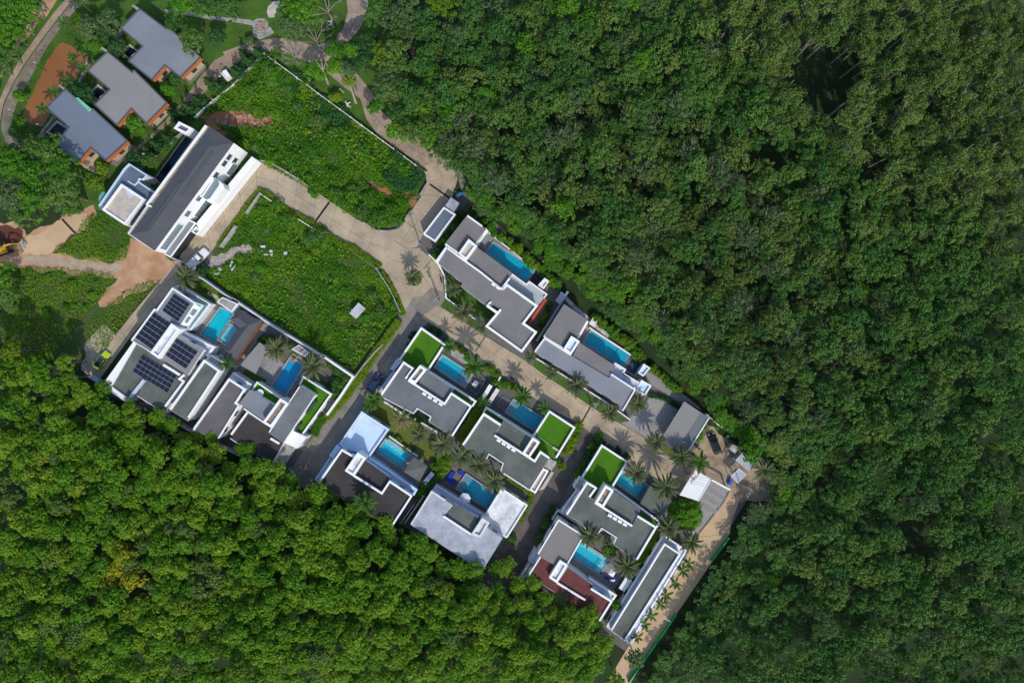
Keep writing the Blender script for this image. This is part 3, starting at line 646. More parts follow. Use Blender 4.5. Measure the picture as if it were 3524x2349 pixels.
def parasol(t, x, y, rad, z, m, label, sides=8):
    c = W(t, x, y, z); r = empty('parasol', (c[0], c[1], 0), label, 'parasol')
    mb = MB(); q = [(c[0] + rad * math.cos(6.2832 * k / sides + .2), c[1] + rad * math.sin(6.2832 * k / sides + .2), z) for k in range(sides)]
    for k in range(sides): mb.face([q[k], q[(k + 1) % sides], (c[0], c[1], z + rad * .35)])
    mb.build('canopy', m, r); mp = MB(); mp.tube([(c[0], c[1], 0), (c[0], c[1], z + rad * .36)], .04); mp.build('pole', ALU, r)
    mr_ = MB()
    for k in range(sides): mr_.tube([(c[0], c[1], z + rad * .3), (q[k][0], q[k][1], z - .02)], .015, 4)
    mr_.build('ribs', ALU, r); return r
parasol('I', 782, 1145, 1.35, 2.5, CLOTHW, 'white octagonal parasol beside the silver villa pool')

# --- villa with turf terrace, lower right
h = House('villa', 'grey roofed villa with turf terrace between the dark back lane and round tree', 'villa', 'K', 900, 850)
h.block([850, 250, 1135, 435, 968, 705, 890, 690, 785, 842, 712, 812, 795, 715, 690, 648, 638, 600], TZ, rname='roof_turf', roof=TURF, win=(1.7,), ins=.1)
h.par([642, 600, 852, 260, 1125, 437, 965, 700], TZ, .7)
h.block([470, 1005, 690, 652, 795, 715, 715, 815, 860, 925, 1180, 1128, 1240, 1018, 1438, 1143, 1225, 1492, 980, 1330, 1010, 1250, 848, 1148, 810, 1210], MZ, roof=RGREEN, win=(1.7, 4.3), ins=.05)
h.par([474, 1000, 692, 660, 788, 717, 718, 812], MZ); h.par([776, 872, 1178, 1126], MZ); h.par([1236, 1020, 1434, 1143, 1228, 1488], MZ); h.blocks((915, 985), (1130, 1112), MZ + .3, 4)
h.par([812, 1205, 850, 1150, 1008, 1250, 982, 1310], MZ, .3, .25, m=OFFWHITE)
h.tower([890, 684, 980, 740, 866, 932, 777, 876], TW)
h.block([978, 757, 1268, 955, 1182, 1108, 880, 912], BZ, roof=RGREEN)
h.block([962, 705, 1485, 1080, 1440, 1145, 1240, 1018, 1268, 952, 978, 752], 3.0, rname='balcony', roof=DECK); h.par([965, 712, 1478, 1082, 1440, 1140], 3.0, .55)
h.slab([1268, 975, 1452, 1085, 1428, 1130, 1245, 1012], 3.07, TURF, .04, 'roof_turf')
h.tower([610, 590, 684, 640, 605, 750, 543, 710], 3.2, floor=BEIGEC, z0=0, wd=.2, depth=.1)
h.block([600, 735, 690, 655, 474, 1005, 410, 972], 2.5, m=OFFWHITE, roof=LAV, rname='canopy'); h.par([590, 720, 416, 972], 2.5, .4, .3)
h.done()
patio('patio', 'K', [960, 700, 1060, 520, 1180, 560, 1380, 690, 1600, 850, 1500, 1060, 1440, 1050], DECK)
pool('K', [1068, 535, 1345, 695, 1262, 838, 1003, 655], 'turquoise pool beside the turf terrace villa under the two large palms', z=.35, ledges=[([1345, 695, 1262, 838, 1235, 820, 1318, 680], TILEGREY), ([1075, 530, 1130, 565, 1120, 585, 1065, 550], TILEL)])
pavilion('K', [1372, 690, 1602, 852, 1477, 1028, 1258, 890], 3.0, 0, RGREEN, 'flat grey green pavilion roof at the end of the pool by the round tree')
mb = MB(); ribbon(mb, P('K', [1605, 880, 1525, 1020], 2), .55, 0, 2.0); tag(mb.build('screen_wall', OFFWHITE), 'short white screen wall between flat pavilion and the round tree', 'wall')
mb = MB(); ribbon(mb, P('K', [315, 1055, 372, 955, 740, 1200, 860, 1170], 1.6), .4, 0, 1.6); tag(mb.build('boundary_wall', OFFWHITE), 'grey boundary wall between maroon roofed villa and its turf terrace neighbour', 'wall')

# --- maroon villa
h = House('villa', 'villa with maroon tiled roof and grey ribbed roof at the forest edge', 'villa', 'L', 650, 700)
gr = [540, 115, 815, 290, 635, 582, 545, 528, 490, 602, 318, 490]
h.block(gr, MZ + .2, m=OFFWHITE, roof=RIBBED, win=(1.7, 4.4)); pp = P('L', gr, MZ); ang = math.atan2(pp[2][1] - pp[1][1], pp[2][0] - pp[1][0])
h.ridges(gr, MZ + .26, .38, RIBBED, ang=ang); h.par([320, 486, 541, 122, 808, 292, 640, 588], MZ + .2, .3, .28)
mm = [345, 515, 495, 605, 440, 740, 522, 802, 830, 992, 895, 858, 1118, 1000, 980, 1215, 212, 716]
h.block(mm, 5.2, roof=RMAROON, win=(1.7, 4.2), ins=.05); pp = P('L', [522, 802, 830, 992], 5); am = math.atan2(pp[1][1] - pp[0][1], pp[1][0] - pp[0][0])
h.ridges(mm, 5.26, .5, RMAROON, ang=am, h=.06, w_=.2, name='tile_courses')
h.par([218, 718, 345, 520], 5.2, .35, .3); h.par([525, 798, 830, 986], 5.2, .5); h.par([890, 862, 1112, 1000, 982, 1208], 5.2, .5)
h.tower([555, 550, 642, 606, 523, 802, 436, 742], 6.8, floor=DIRTYWHITE)
um = [640, 632, 912, 825, 830, 976, 536, 790]
h.block(um, 5.0, roof=RMAROON); h.ridges(um, 5.06, .5, RMAROON, ang=am, h=.06, w_=.2, name='tile_courses')
h.block([870, 742, 1165, 932, 1118, 1000, 880, 850, 905, 815], 3.0, m=LAV, roof=LAV, rname='balcony'); h.par([868, 748, 1158, 934, 1122, 985], 3.0, .5)
h.block([285, 432, 350, 480, 272, 602, 213, 560], 3.0, m=OFFWHITE, roof=LAV, rname='canopy')
h.block([225, 580, 268, 600, 160, 772, 105, 772], 2.2, m=OFFWHITE, roof=CONC, rname='canopy'); h.par([230, 585, 110, 765], 2.2, .3, .3)
h.done()
patio('patio', 'L', [640, 560, 690, 510, 985, 700, 1090, 580, 1240, 700, 1130, 890, 860, 740], DECKL)
pool('L', [770, 352, 1082, 556, 985, 700, 692, 508], 'turquoise pool with pale steps behind the maroon roofed villa', z=.35, ledges=[([770, 352, 1030, 522, 1012, 548, 752, 378], TILEL), ([1030, 522, 1082, 556, 985, 700, 932, 660], TILEL), ([995, 510, 1030, 535, 935, 662, 900, 640], TILEG)])
r = empty('corner_sofa', W('L', 1110, 730), 'blue corner sofa set around white cushions behind the maroon villa', 'sofa')
mb = MB(); ribbon(mb, P('L', [1045, 735, 1085, 765, 1120, 770, 1155, 700], .5), .45, .06, .45); mb.build('seat', BLUEC, r)
mb = MB(); ribbon(mb, P('L', [1092, 768, 1132, 775, 1150, 765], .6), .4, .46, .6); mb.build('cushion', CLOTHW, r)
r = empty('bench_sofa', W('L', 1000, 695), 'small blue pool seat at the pool corner behind the maroon villa', 'sofa'); MB().prism(P('L', [995, 680, 1012, 690, 1000, 712, 984, 702], .5), .06, .45).build('seat', BLUEC, r)
parasol('L', 1118, 692, .95, 2.3, CLOTHW, 'small white square parasol beside the blue corner sofa', 4)
pavilion('L', [1265, 735, 1332, 772, 1250, 895, 1190, 855], 2.6, 0, CLOTHW, 'plain white rectangular canopy between palm and the long grey roofed block')

# --- long block
h = House('long_block', 'long narrow block with dark gravel roof beside the row of small palms', 'building', 'L', 1480, 880)
h.block([1675, 278, 1925, 452, 1300, 1462, 1058, 1275], 3.0, m=OFFWHITE, roof=LAV, rname='terrace', win=(1.6,)); h.par([1062, 1270, 1677, 286, 1918, 453, 1305, 1455], 3.0, .4, .35)
h.block([1685, 375, 1855, 487, 1262, 1418, 1108, 1312], 4.4, roof=RGREEN, win=(), ins=.05); h.par([1112, 1308, 1687, 382, 1848, 488, 1262, 1410], 4.4, .5, .35)
MB().prism(P('L', [1795, 380, 1860, 425, 1832, 470], 3.1), 3.06, 3.1).build('white_floor_patch', WHITE, h.r)
h.done()
mb = MB(); ribbon(mb, P('L', [1930, 490, 1318, 1462], 2.2), .35, 0, 2.2); tag(mb.build('boundary_wall', OFFWHITE), 'white boundary wall behind the row of small palms on the tan road', 'wall')

# --- upper right villas
h = House('villa', 'large warm grey roofed villa with long pool next to the palm island junction', 'villa', 'G', 800, 900)
h.block([655, 282, 855, 432, 740, 592, 668, 542, 552, 692, 412, 590], MZ, roof=RBROWNGREY, win=(1.7, 4.3)); h.par([653, 288, 812, 402], MZ, .3, .35); h.par([415, 594, 556, 694], MZ, .3, .4)
mainp = [345, 808, 440, 660, 550, 735, 640, 785, 1035, 1088, 1082, 1038, 1405, 1262, 1250, 1450, 1400, 1545, 1240, 1760, 855, 1480, 1022, 1300, 935, 1245, 862, 1262, 578, 1045, 604, 1018]
h.block(mainp, MZ, roof=RBROWNGREY, win=(1.7, 4.3)); h.par([440, 640, 560, 728, 800, 900, 1022, 1080, 1110, 962], MZ, .5, .38); h.par([1035, 1080, 1082, 1035, 1400, 1262, 1255, 1450, 1392, 1545, 1240, 1750, 862, 1480, 1015, 1300], MZ, .5, .5); h.par([865, 1258, 975, 1335], MZ, .6, .55); h.par([862, 1262, 910, 1215], MZ, .5, .35)
h.block([312, 772, 428, 612, 470, 650, 345, 815], MZ - .4, roof=WHITE, rname='parapet_cap')
h.blocks((920, 1005), (1015, 1075), MZ + .3, 2)
h.tower([668, 538, 758, 612, 640, 772, 553, 698], TW, floor=BEIGEC)
h.block([758, 628, 1142, 912, 1022, 1068, 640, 782], BZ, roof=RBROWNGREY)
h.block([1135, 915, 1292, 1038, 1322, 995, 1520, 1135, 1412, 1258, 1078, 1030, 1112, 960], 3.2, roof=mat('light_grey_terrace', (.38, .41, .43), .7, .1, .5), rname='terrace', win=(1.7,)); h.par([1138, 922, 1290, 1032, 1322, 1000, 1510, 1137, 1480, 1175], 3.2, .55, .3)
h.block([1488, 958, 1538, 995, 1475, 1085, 1412, 1040], 3.0, roof=WHITE, rname='chimney_cap'); h.slab([1495, 1000, 1512, 1010, 1475, 1058, 1460, 1048], 3.07, CONC, .03, 'vent')
h.slab([1492, 1178, 1512, 1200, 1350, 1435, 1312, 1455, 1340, 1395], 3.0, RED, .08, 'awning')
h.block([855, 420, 880, 455, 760, 610, 735, 595], 3.0, rname='canopy', roof=WHITE)
MB().prism(P('G', [880, 482, 905, 530, 842, 606, 803, 562], 2.4), 2.3, 2.4).build('skylight', GLASSB, h.r)
h.done()
patio('patio', 'G', [830, 400, 1040, 570, 1380, 855, 1290, 1000, 760, 610], DECKL)
pool('G', [940, 585, 1372, 868, 1288, 1000, 864, 682], 'longest turquoise pool with round steps beside the upper right villa', TILEG, z=.35, cope=.4, ledges=[([1372, 868, 1288, 1000, 1195, 935, 1230, 905, 1300, 910, 1330, 870], TILE), ([1310, 930, 1345, 915, 1290, 998, 1240, 962, 1265, 935], TILEL)])
patio('stone_terrace', 'G', [1360, 890, 1475, 968, 1412, 1045, 1288, 1000], mat('dark_slate_paving', (.045, .05, .065), .7, .2, 1))
h = House('villa', 'warm grey villa with long grey roof along the main road and dark blue tub', 'villa', 'V', 900, 900)
h.block([760, 302, 1000, 465, 895, 672, 832, 618, 742, 757, 535, 652], MZ, roof=RBROWNGREY, win=(1.7, 4.3)); h.par([540, 640, 555, 662, 745, 775], MZ, .3, .3)
h.block([438, 822, 545, 668, 755, 785, 835, 855, 1242, 1098, 1262, 1052, 1530, 1225, 1388, 1462, 1375, 1400], MZ, roof=RSLATE, win=(1.7, 4.3)); h.par([442, 815, 547, 672, 830, 850], MZ, .4, .3); h.par([1264, 1056, 1522, 1225, 1390, 1450], MZ, .45, .3)
h.tower([835, 642, 928, 702, 832, 852, 748, 786], 6.8, floor=BLUEP)
h.block([930, 718, 1312, 965, 1242, 1098, 850, 870], BZ + .2, roof=RBROWNGREY)
h.block([1308, 932, 1422, 1005, 1385, 1062, 1568, 1150, 1528, 1222, 1262, 1052], 3.2, roof=LAV, rname='terrace', win=(1.7,)); h.par([1303, 938, 1415, 1007, 1388, 1055], 3.2, .5, .4); h.par([1392, 1045, 1565, 1150], 3.2, .5, .3)
h.blocks((1410, 1130), (1530, 1205), 3.3, 3, size=(.85, .5, .5))
h.tower([1618, 942, 1690, 990, 1612, 1082, 1556, 1044], 3.2, floor=BLUEP, z0=0, wd=.3); h.tower([1592, 1115, 1702, 1180, 1628, 1296, 1533, 1225], 3.4, floor=BLUEP, z0=0, wd=.35)
h.block([1000, 480, 1022, 490, 920, 670, 895, 672], 3.0, rname='canopy', roof=WHITE)
h.done()
patio('patio', 'V', [990, 500, 1040, 540, 1490, 860, 1580, 950, 1610, 1090, 1560, 1140, 1400, 1000, 900, 680], DECKL)
pool('V', [1050, 595, 1478, 862, 1400, 985, 962, 712], 'long turquoise pool with grey shallow end beside the dark blue tub', TILEG, z=.35, ledges=[([1345, 780, 1455, 848, 1378, 970, 1262, 898], TILEG), ([1375, 800, 1478, 862, 1400, 985, 1300, 922], TILEGREY)])
pool('V', [1488, 882, 1582, 950, 1515, 1068, 1420, 1006], 'dark blue tub pool between long pool and square white boxes', TILEBLUE, z=.35, ledges=[([1490, 920, 1540, 955, 1490, 1030, 1432, 995], DECK)])
mb = MB(); ribbon(mb, P('V', [448, 880, 1200, 1352, 1470, 1548], 1.9), .22, 0, 1.9); tag(mb.build('boundary_wall', WHITE), 'white street wall along the main road with palms before it', 'wall')
for (t, l, lb, m) in (('G', [800, 400, 1370, 860], 'white wall edge on the forest side of the longest pool', OFFWHITE), ('V', [1030, 555, 1480, 850], 'white wall edge on the forest side of the long pool with grey shallow end', WHITE)):
    mb = MB(); q = P(t, l, 1.0); ribbon(mb, q, .3, 0, 1.0); tag(mb.build('pool_wall', m), lb, 'wall')
mb = MB(); ribbon(mb, P('G', [1740, 1105, 1560, 1400, 1400, 1640], 2.2), .5, 0, 2.2); tag(mb.build('divider_wall', mat('grey_wall_paint', (.26, .28, .30))), 'dark grey divider wall between the two upper right villas', 'wall')
r = pavilion('G', [1665, 1110, 1722, 1150, 1655, 1246, 1603, 1205], 2.6, 0, METAL, 'small pale grey garden shed by the divider wall')
for (x, y, lb) in ((1075, 485, 'white pump box beside the rock edging of the long pool'),):
    c = W('V', x, y); r = empty('pump_box', c, lb, 'box'); MB().prism(P('V', [1068, 445, 1120, 480, 1085, 550, 1028, 510], 1.6), 0, 1.6).build('cabinet', OFFWHITE, r); MB().prism(P('V', [1075, 460, 1110, 484, 1098, 500, 1064, 478], 1.63), 1.602, 1.66).build('lid', CONC, r)
# carport on the right
h = House('carport', 'flat grey carport roof with palm shadow between driveway and dirt yard', 'carport', 'Y', 1450, 550)
h.slab([1435, 142, 1700, 320, 1300, 955, 1092, 690], 3.2, RSLATEW, .12); h.slab([1702, 320, 1845, 402, 1505, 945, 1310, 955], 3.2, mat('blue_grey_sheet', (.13, .15, .165), .7, .1, .3), .12)
h.par([1840, 405, 1505, 940], 3.2, .3, .25); h.block([1845, 400, 1820, 440, 1490, 935, 1510, 945], 3.1, m=OFFWHITE)
for x, y in ((1440, 180), (1120, 690), (1300, 430), (1330, 900)): c = W('Y', x, y, 3); MB().box((c[0] + .2, c[1], 1.6), (.3, .3, 3.2)).build('post', OFFWHITE, h.r)
h.done()
# guard hut and its small shed
h = House('guard_hut', 'white edged flat blue grey hut at the road junction', 'hut', 'D', 1860, 710)
h.tower([1900, 552, 2008, 620, 1822, 868, 1713, 796], 3.2, floor=RBLUE, z0=0, wd=.35, depth=.3); h.bodies[-1] = (h.bodies[-1][0], 0, 2.9, (1.6,)); h.done()
h = House('metal_shed', 'small silver ribbed shed beside the guard hut', 'shed', 'D', 1975, 535)
q = [1965, 468, 2038, 517, 1988, 602, 1912, 545]; h.block(q, 2.6, m=METAL, roof=METAL); h.ridges(q, 2.66, .3, METAL); h.done()

# --- solar villa
h = House('villa', 'white villa with solar panels on its grey roofs beside the lime green car', 'villa', 'E', 750, 700)
h.block([920, 122, 1160, 285, 1005, 528, 905, 495, 735, 365], MZ, roof=RSLATE, win=(1.7, 4.3)); h.block([725, 350, 735, 368, 908, 495, 692, 825, 474, 688], MZ + .005, roof=RSLATE, win=(1.7, 4.3))
h.par([478, 690, 726, 357, 748, 368, 921, 130, 1160, 292], MZ, .35, .3); h.par([478, 690, 690, 818], MZ, .3, .25, m=OFFWHITE)
h.block([1162, 275, 1245, 310, 1085, 540, 985, 530], 4.6, roof=WHITE, rname='terrace')
for q in ([1170, 283, 1232, 318, 1218, 335, 1162, 300], [1140, 345, 1190, 368, 1145, 430, 1092, 405], [1080, 425, 1122, 445, 1078, 508, 1035, 488]): MB().prism(P('E', q, 4.7), 4.665, 4.72).build('skylight', TEALG if q[0] == 1170 else GLASSB, h.r)
h.block([975, 88, 1328, 298, 1112, 585, 1000, 560, 1085, 545, 1245, 308, 1160, 280, 925, 120], 3.2, m=OFFWHITE, roof=LAV, rname='balcony')
h.par([980, 95, 1320, 300, 1110, 578], 3.2, .5, .25); h.par([985, 125, 1290, 305, 1090, 570], 3.26, .8, .06, m=TEALG, name='glass_rail')
h.slab([1185, 365, 1222, 382, 1165, 455, 1135, 440], 3.3, WOOD, .4, 'wooden_bench')
h.tower([908, 508, 998, 570, 772, 892, 678, 826], 6.9, floor=DIRTYWHITE, wd=.55)
h.block([980, 628, 1255, 800, 1085, 1068, 788, 884], MZ - .2, roof=RSLATEW, win=(1.7, 4.2)); h.blocks((840, 945), (1010, 1050), 5.0, 4, size=(1.1, .5, .5))
h.block([1000, 578, 1290, 730, 1370, 762, 1290, 870, 1250, 815, 1262, 795, 1015, 640], 3.3, m=WHITE, roof=LAV, rname='balcony'); h.par([1005, 582, 1290, 735, 1362, 765, 1290, 862], 3.3, .6, .45)
h.block([512, 725, 690, 832, 780, 898, 1082, 1072, 1030, 1145, 838, 1482, 545, 1290, 622, 1118, 430, 1320, 250, 1190], 4.4, roof=RGREEN, win=(1.7,))
h.block([155, 1185, 500, 708, 528, 722, 262, 1185, 432, 1312, 420, 1358], 4.9, roof=WHITE, rname='parapet_cap'); h.par([612, 1118, 432, 1345], 4.4, .6, .65, m=LAV); h.par([1045, 1062, 995, 1108, 1040, 1135, 838, 1405], 4.4, .6, .45)
h.par([540, 1290, 838, 1478], 4.4, .2, .2, m=OFFWHITE)
h.done()
def solar(q, z, nu, nv, label, pair=True):
    c = [W('E', q[i], q[i + 1], z) for i in range(0, 8, 2)]; m0 = [sum(p[k] for p in c) / 4 for k in range(3)]
    r = empty('solar_array', (m0[0], m0[1], z), label, 'solar panels', 'solar arrays on the white villa')
    A, B, C, D = [Vector(p) for p in c]
    def pt(u, v): return A.lerp(B, u).lerp(D.lerp(C, u), v)
    for i in range(nu):
        for j in range(nv):
            e = .035 / nu * (1 + .8 * (i % 2 == 0)) ; f = .05 / nv
            u0, u1, v0, v1 = i / nu + e * .5, (i + 1) / nu - e * .5, j / nv + f, (j + 1) / nv - f
            p = [pt(u, v) for u, v in ((u0, v0), (u1, v0), (u1, v1), (u0, v1))]
            MB().prism([(k.x, k.y) for k in p], z, z + .05).build('solar_panel', SOLAR, r)
    mb = MB(); mb.prism([(k.x, k.y) for k in (A, B, C, D)], z - .03, z - .005); mb.build('rack', ALU, r)
solar([940, 190, 1110, 300, 980, 492, 810, 372], MZ + .2, 4, 5, 'solar array nearest the big palm on the topmost roof of the villa')
solar([720, 388, 896, 505, 692, 788, 520, 665], MZ + .2, 4, 6, 'tallest solar array along the lane side of the villa roof')
solar([965, 665, 1197, 815, 1065, 1002, 840, 852], MZ + .0, 5, 4, 'solar array on the pool side grey roof with light grey border')
solar([600, 845, 972, 1070, 868, 1262, 492, 1030], 4.65, 8, 4, 'widest solar array on the dark lower roof of the villa')
patio('patio', 'E', [1140, 560, 1330, 340, 1400, 370, 1450, 330, 1700, 400, 1560, 1000, 1330, 850, 1290, 870], DECKL)
pool('E', [1440, 345, 1578, 400, 1382, 712, 1232, 622], 'bright turquoise pool behind the solar panel villa', mat('bright_pool_tile', (.012, .66, .76), .4, .1, .8), z=.35)
pool('E', [1535, 512, 1620, 575, 1505, 738, 1425, 682], 'small pale plunge pool beside the bright turquoise pool', TILEL, z=.35, cope=.25)
b = House('pool_house', 'small white block with concrete roof at the head of the turquoise pool', 'pool house', 'E', 1510, 300); b.block([1398, 280, 1460, 225, 1625, 300, 1560, 388], 2.8, roof=CONC, ins=.25); b.done()
h = House('pool_lodge', 'L shaped charcoal hip roof lodge wrapping the turquoise pools', 'lodge', 'E', 1680, 600)
z = 3.0; L_ = [(1645, 355), (1872, 492), (1592, 915), (1475, 800), (1640, 560), (1540, 465)]; rl = [(1625, 445), (1735, 530), (1545, 800)]
p = [(*W('E', *q, z)[:2], z) for q in L_]; k = [(*W('E', *q, z + .8)[:2], z + .8) for q in rl]
mb = MB(); mb.face([p[0], p[1], k[1], k[0]]); mb.face([p[1], p[2], k[2], k[1]]); mb.face([p[2], p[3], k[2]]); mb.face([p[3], p[4], k[1], k[2]]); mb.face([p[4], p[5], k[0], k[1]]); mb.face([p[5], p[0], k[0]]); mb.build('roof', RDARK, h.r)
h.block([1660, 370, 1850, 492, 1590, 890, 1500, 800, 1660, 560, 1560, 468], 2.8, m=OFFWHITE, win=(1.5,)); h.done()
mb = MB(); ribbon(mb, P('E', [1868, 505, 1605, 905], 2.2), .12, 0, 2.2); tag(mb.build('side_fence', mat('rust_brown_panel', (.20, .09, .05))), 'thin rust brown fence beside the charcoal hip roof', 'fence')
patio('service_passage', 'E', [1870, 500, 1960, 525, 1600, 1030, 1560, 960], DECKL, .05)
for x, y, a, lb in ((1215, 505, 58, 'white sun lounger on the left side of the turquoise pool'), (1400, 800, 58, 'white sun lounger at the foot of the turquoise pool')):
    r = empty('sun_lounger', W('E', x, y), lb, 'sun lounger', None, R(a))
    MB().box((-.25, 0, .3), (1.4, .7, .12)).build('seat', CLOTHW, None).parent = r
    b = MB().box((0, 0, 0), (.75, .7, .12)).build('backrest', CLOTHW, None); b.parent = r; b.location = (.78, 0, .42); b.rotation_euler = (0, R(-22), 0)
    for sx in (-.8, .3): MB().box((sx, 0, .15), (.07, .6, .2)).build('leg', ALU, None).parent = r
for x, y, lb in ((1455, 865, 'left grey outdoor armchair below the turquoise pool'), (1515, 905, 'right grey outdoor armchair below the turquoise pool')):
    r = empty('armchair', W('E', x, y), lb, 'armchair', None, R(58))
    MB().box((0, 0, .27), (.95, 1.0, .35)).build('seat', LAV, None).parent = r; MB().box((-.5, 0, .5), (.22, 1.0, .5)).build('backrest', DECKL, None).parent = r
# --- narrow villa between the solar villa and the purple roofed one
h = House('villa', 'narrow white walled villa with one long grey green gravel roof', 'villa', 'E', 1200, 1230)
h.block([1262, 905, 1425, 1022, 1085, 1560, 890, 1440], 5.6, roof=RGREEN, win=(), ins=.05); h.par([895, 1436, 1263, 912, 1420, 1022, 1090, 1525], 5.6, .5, .45)
h.block([1332, 848, 1492, 940, 1475, 1020, 1425, 1020, 1270, 905], 3.2, roof=BEIGEC, rname='terrace', win=(1.6,)); h.par([1282, 900, 1334, 855, 1485, 942], 3.2, .5, .35); h.done()
# --- purple and dark roofed villa
h = House('villa', 'villa with purple grey roof, round terrace table and L shaped turf balcony', 'villa', 'J', 1100, 750)
h.block([745, 478, 918, 590, 812, 742, 855, 768, 628, 1125, 352, 1035], 5.5, roof=RPURPLE, win=(4.2,), ins=.05); h.par([358, 1032, 746, 485, 910, 592, 815, 740, 850, 762], 5.5, .5, .42); h.par([850, 765, 630, 1120], 5.5, .5, .3)
h.block([792, 408, 992, 540, 962, 602, 918, 588, 745, 475], 3.4, m=OFFWHITE, roof=LAV, rname='terrace'); h.par([790, 415, 985, 545], 3.4, .4, .3)
h.block([968, 600, 1232, 762, 1125, 932, 858, 742], 4.8, roof=RSLATE, win=(1.7,))
h.block([1045, 512, 1302, 688, 1232, 760, 970, 600], TZ, roof=TURF, rname='roof_turf'); h.par([1002, 590, 1048, 518, 1300, 692], TZ, .6, .3)
h.tower([1300, 688, 1388, 745, 1200, 1008, 1108, 950], 6.8); 
h.block([940, 850, 1120, 960, 1198, 1008, 1172, 1060, 1335, 1170, 1205, 1400, 760, 1118], 4.2, roof=RBROWN, win=(1.7,)); h.par([943, 842, 768, 1080], 4.2, .5, .4); h.par([905, 800, 1115, 945], 4.3, .8, .3); h.par([760, 1122, 940, 1240, 920, 1300], 4.2, .25, .2, m=OFFWHITE)
h.block([1510, 553, 1670, 660, 1335, 1168, 1178, 1060], 5.9, roof=RGREY, win=(), ins=.02); h.par([1180, 1055, 1508, 562], 5.9, .2, .2); h.blocks((1205, 1110), (1300, 1165), 4.3, 2, size=(1.1, .45, .4))
h.block([1545, 452, 1852, 642, 1535, 1090, 1335, 1168, 1670, 660, 1505, 552], TZ, roof=TURF, rname='roof_turf', win=(1.6,)); h.par([1508, 545, 1547, 460, 1845, 645, 1535, 1080], TZ, .6, .35)
for a, b_, n in (((1665, 700), (1575, 850), 3), ((1500, 960), (1450, 1035), 2)):
    A, B = W('J', *a, 4.0), W('J', *b_, 4.0)
for q in ([1672, 715, 1688, 722, 1592, 858, 1570, 855], [1505, 962, 1522, 965, 1472, 1035, 1450, 1030]): MB().prism(P('J', q, 4.6), 3.3, 4.6).build('window', GLASS, h.r)
h.block([1440, 1040, 1582, 1105, 1482, 1232, 1330, 1165], 4.0, roof=WHITE, win=(1.7,), rname='canopy')
h.block([1332, 1172, 1452, 1225, 1275, 1480, 1195, 1402], 2.6, m=OFFWHITE, roof=CONC, rname='canopy')
h.done()
r = empty('roof_table', W('J', 1080, 632, TZ), 'round white table on the small turf terrace of the purple roofed villa', 'table')
c = W('J', 1080, 632, TZ + .75); MB().disc(c, .85, TZ + .72, TZ + .77, 20).build('tabletop', CLOTHW, r); MB().disc(c, .08, TZ + .05, TZ + .72, 8).build('leg', ALU, r); MB().disc(c, .35, TZ + .045, TZ + .08, 12).build('base', ALU, r)
c = W('J', 1040, 618, TZ); r = empty('roof_chair', c, 'white chair beside the round roof terrace table', 'chair', None, R(20))
MB().box((0, 0, .45), (.5, .5, .06)).build('seat', CLOTHW, None).parent = r; MB().box((-.26, 0, .75), (.06, .5, .55)).build('backrest', CLOTHW, None).parent = r
for sx in (-.2, .2):
    for sy in (-.2, .2): MB().box((sx, sy, .22), (.05, .05, .42)).build('leg', ALU, None).parent = r
patio('patio', 'J', [870, 330, 1075, 80, 1160, 150, 1340, 320, 1500, 230, 1600, 330, 1400, 700, 1350, 700, 1150, 560, 900, 430], DECKL)
patio('stone_terrace', 'J', [1160, 290, 1250, 270, 1350, 320, 1230, 490, 1100, 400], PAVER, .072)
patio('lawn_patch', 'J', [915, 370, 1155, 490, 1120, 545, 890, 440], LAWN, .074)
patio('lawn_patch', 'J', [1550, 440, 1700, 470, 1880, 560, 1860, 640, 1840, 630, 1560, 452], LAWN, .074)
patio('lawn_patch', 'J', [1860, 640, 1990, 620, 1850, 850, 1790, 800], DECKL, .07)
pool('J', [1412, 258, 1548, 335, 1362, 645, 1214, 560], 'deep blue pool with pink float behind the purple roofed villa', mat('deep_blue_pool_tile', (.01, .46, .74), .4, .1, .8), z=.35, copem=mat('pinkish_coping', (.36, .32, .32)), cope=.4)
pavilion('J', [1075, 85, 1165, 150, 1035, 425, 868, 330], 2.9, 0, RSLATEW, 'flat warm grey pavilion roof beside the date palm and sheltered terrace')
h = House('planter_block', 'white planter block with stained concrete top by the deep blue pool', 'planter', 'J', 1510, 175); h.block([1500, 112, 1602, 190, 1560, 238, 1420, 160], 1.6, roof=CONC, ins=.2); h.done()
def torus(name, m, c, R_, r_, label):
    mb = MB(); n = 18; mb.tube([(c[0] + R_ * math.cos(6.2832 * k / n), c[1] + R_ * math.sin(6.2832 * k / n), c[2]) for k in range(n + 1)], r_, 6); return tag(mb.build(name, m), label, 'pool float')
c = W('J', 1435, 282, .42); torus('swim_ring', PINK, c, .35, .17, 'pink inflatable ring floating at the corner of the deep blue pool')
c = W('J', 1440, 250, .5); torus('swim_ring', LIME, c, .72, .09, 'lime green inflatable ring on the edge of the deep blue pool')
# --- gate canopy, yard sheds
h = House('gate_canopy', 'white corrugated gate canopy at the lower right entrance', 'canopy', 'K', 1860, 690)
q = [1852, 518, 2035, 622, 1895, 858, 1688, 790]; h.slab(q, 4.0, WHITE, .06); h.ridges(q, 4.06, .42, WHITE, ang=math.atan2(*reversed([b - a for a, b in zip(P('K', q, 4)[1], P('K', q, 4)[2])])), h=.05, w_=.16)
h.par([2030, 626, 1897, 852], 4.0, .2, .2); h.par([1855, 522, 1830, 575], 4.06, .15, .25, m=ORANGE, name='rusty_edge')
for x, y in ((1850, 535), (2020, 630), (1890, 840), (1700, 790)): c = W('K', x, y, 4); MB().box((c[0], c[1], 2), (.3, .3, 3.98)).build('post', OFFWHITE, h.r)
mb = MB(); ribbon(mb, P('K', [2040, 632, 2238, 738], 3.2), .4, 2.9, 3.2); mb.build('gate_beam', WHITE, h.r)
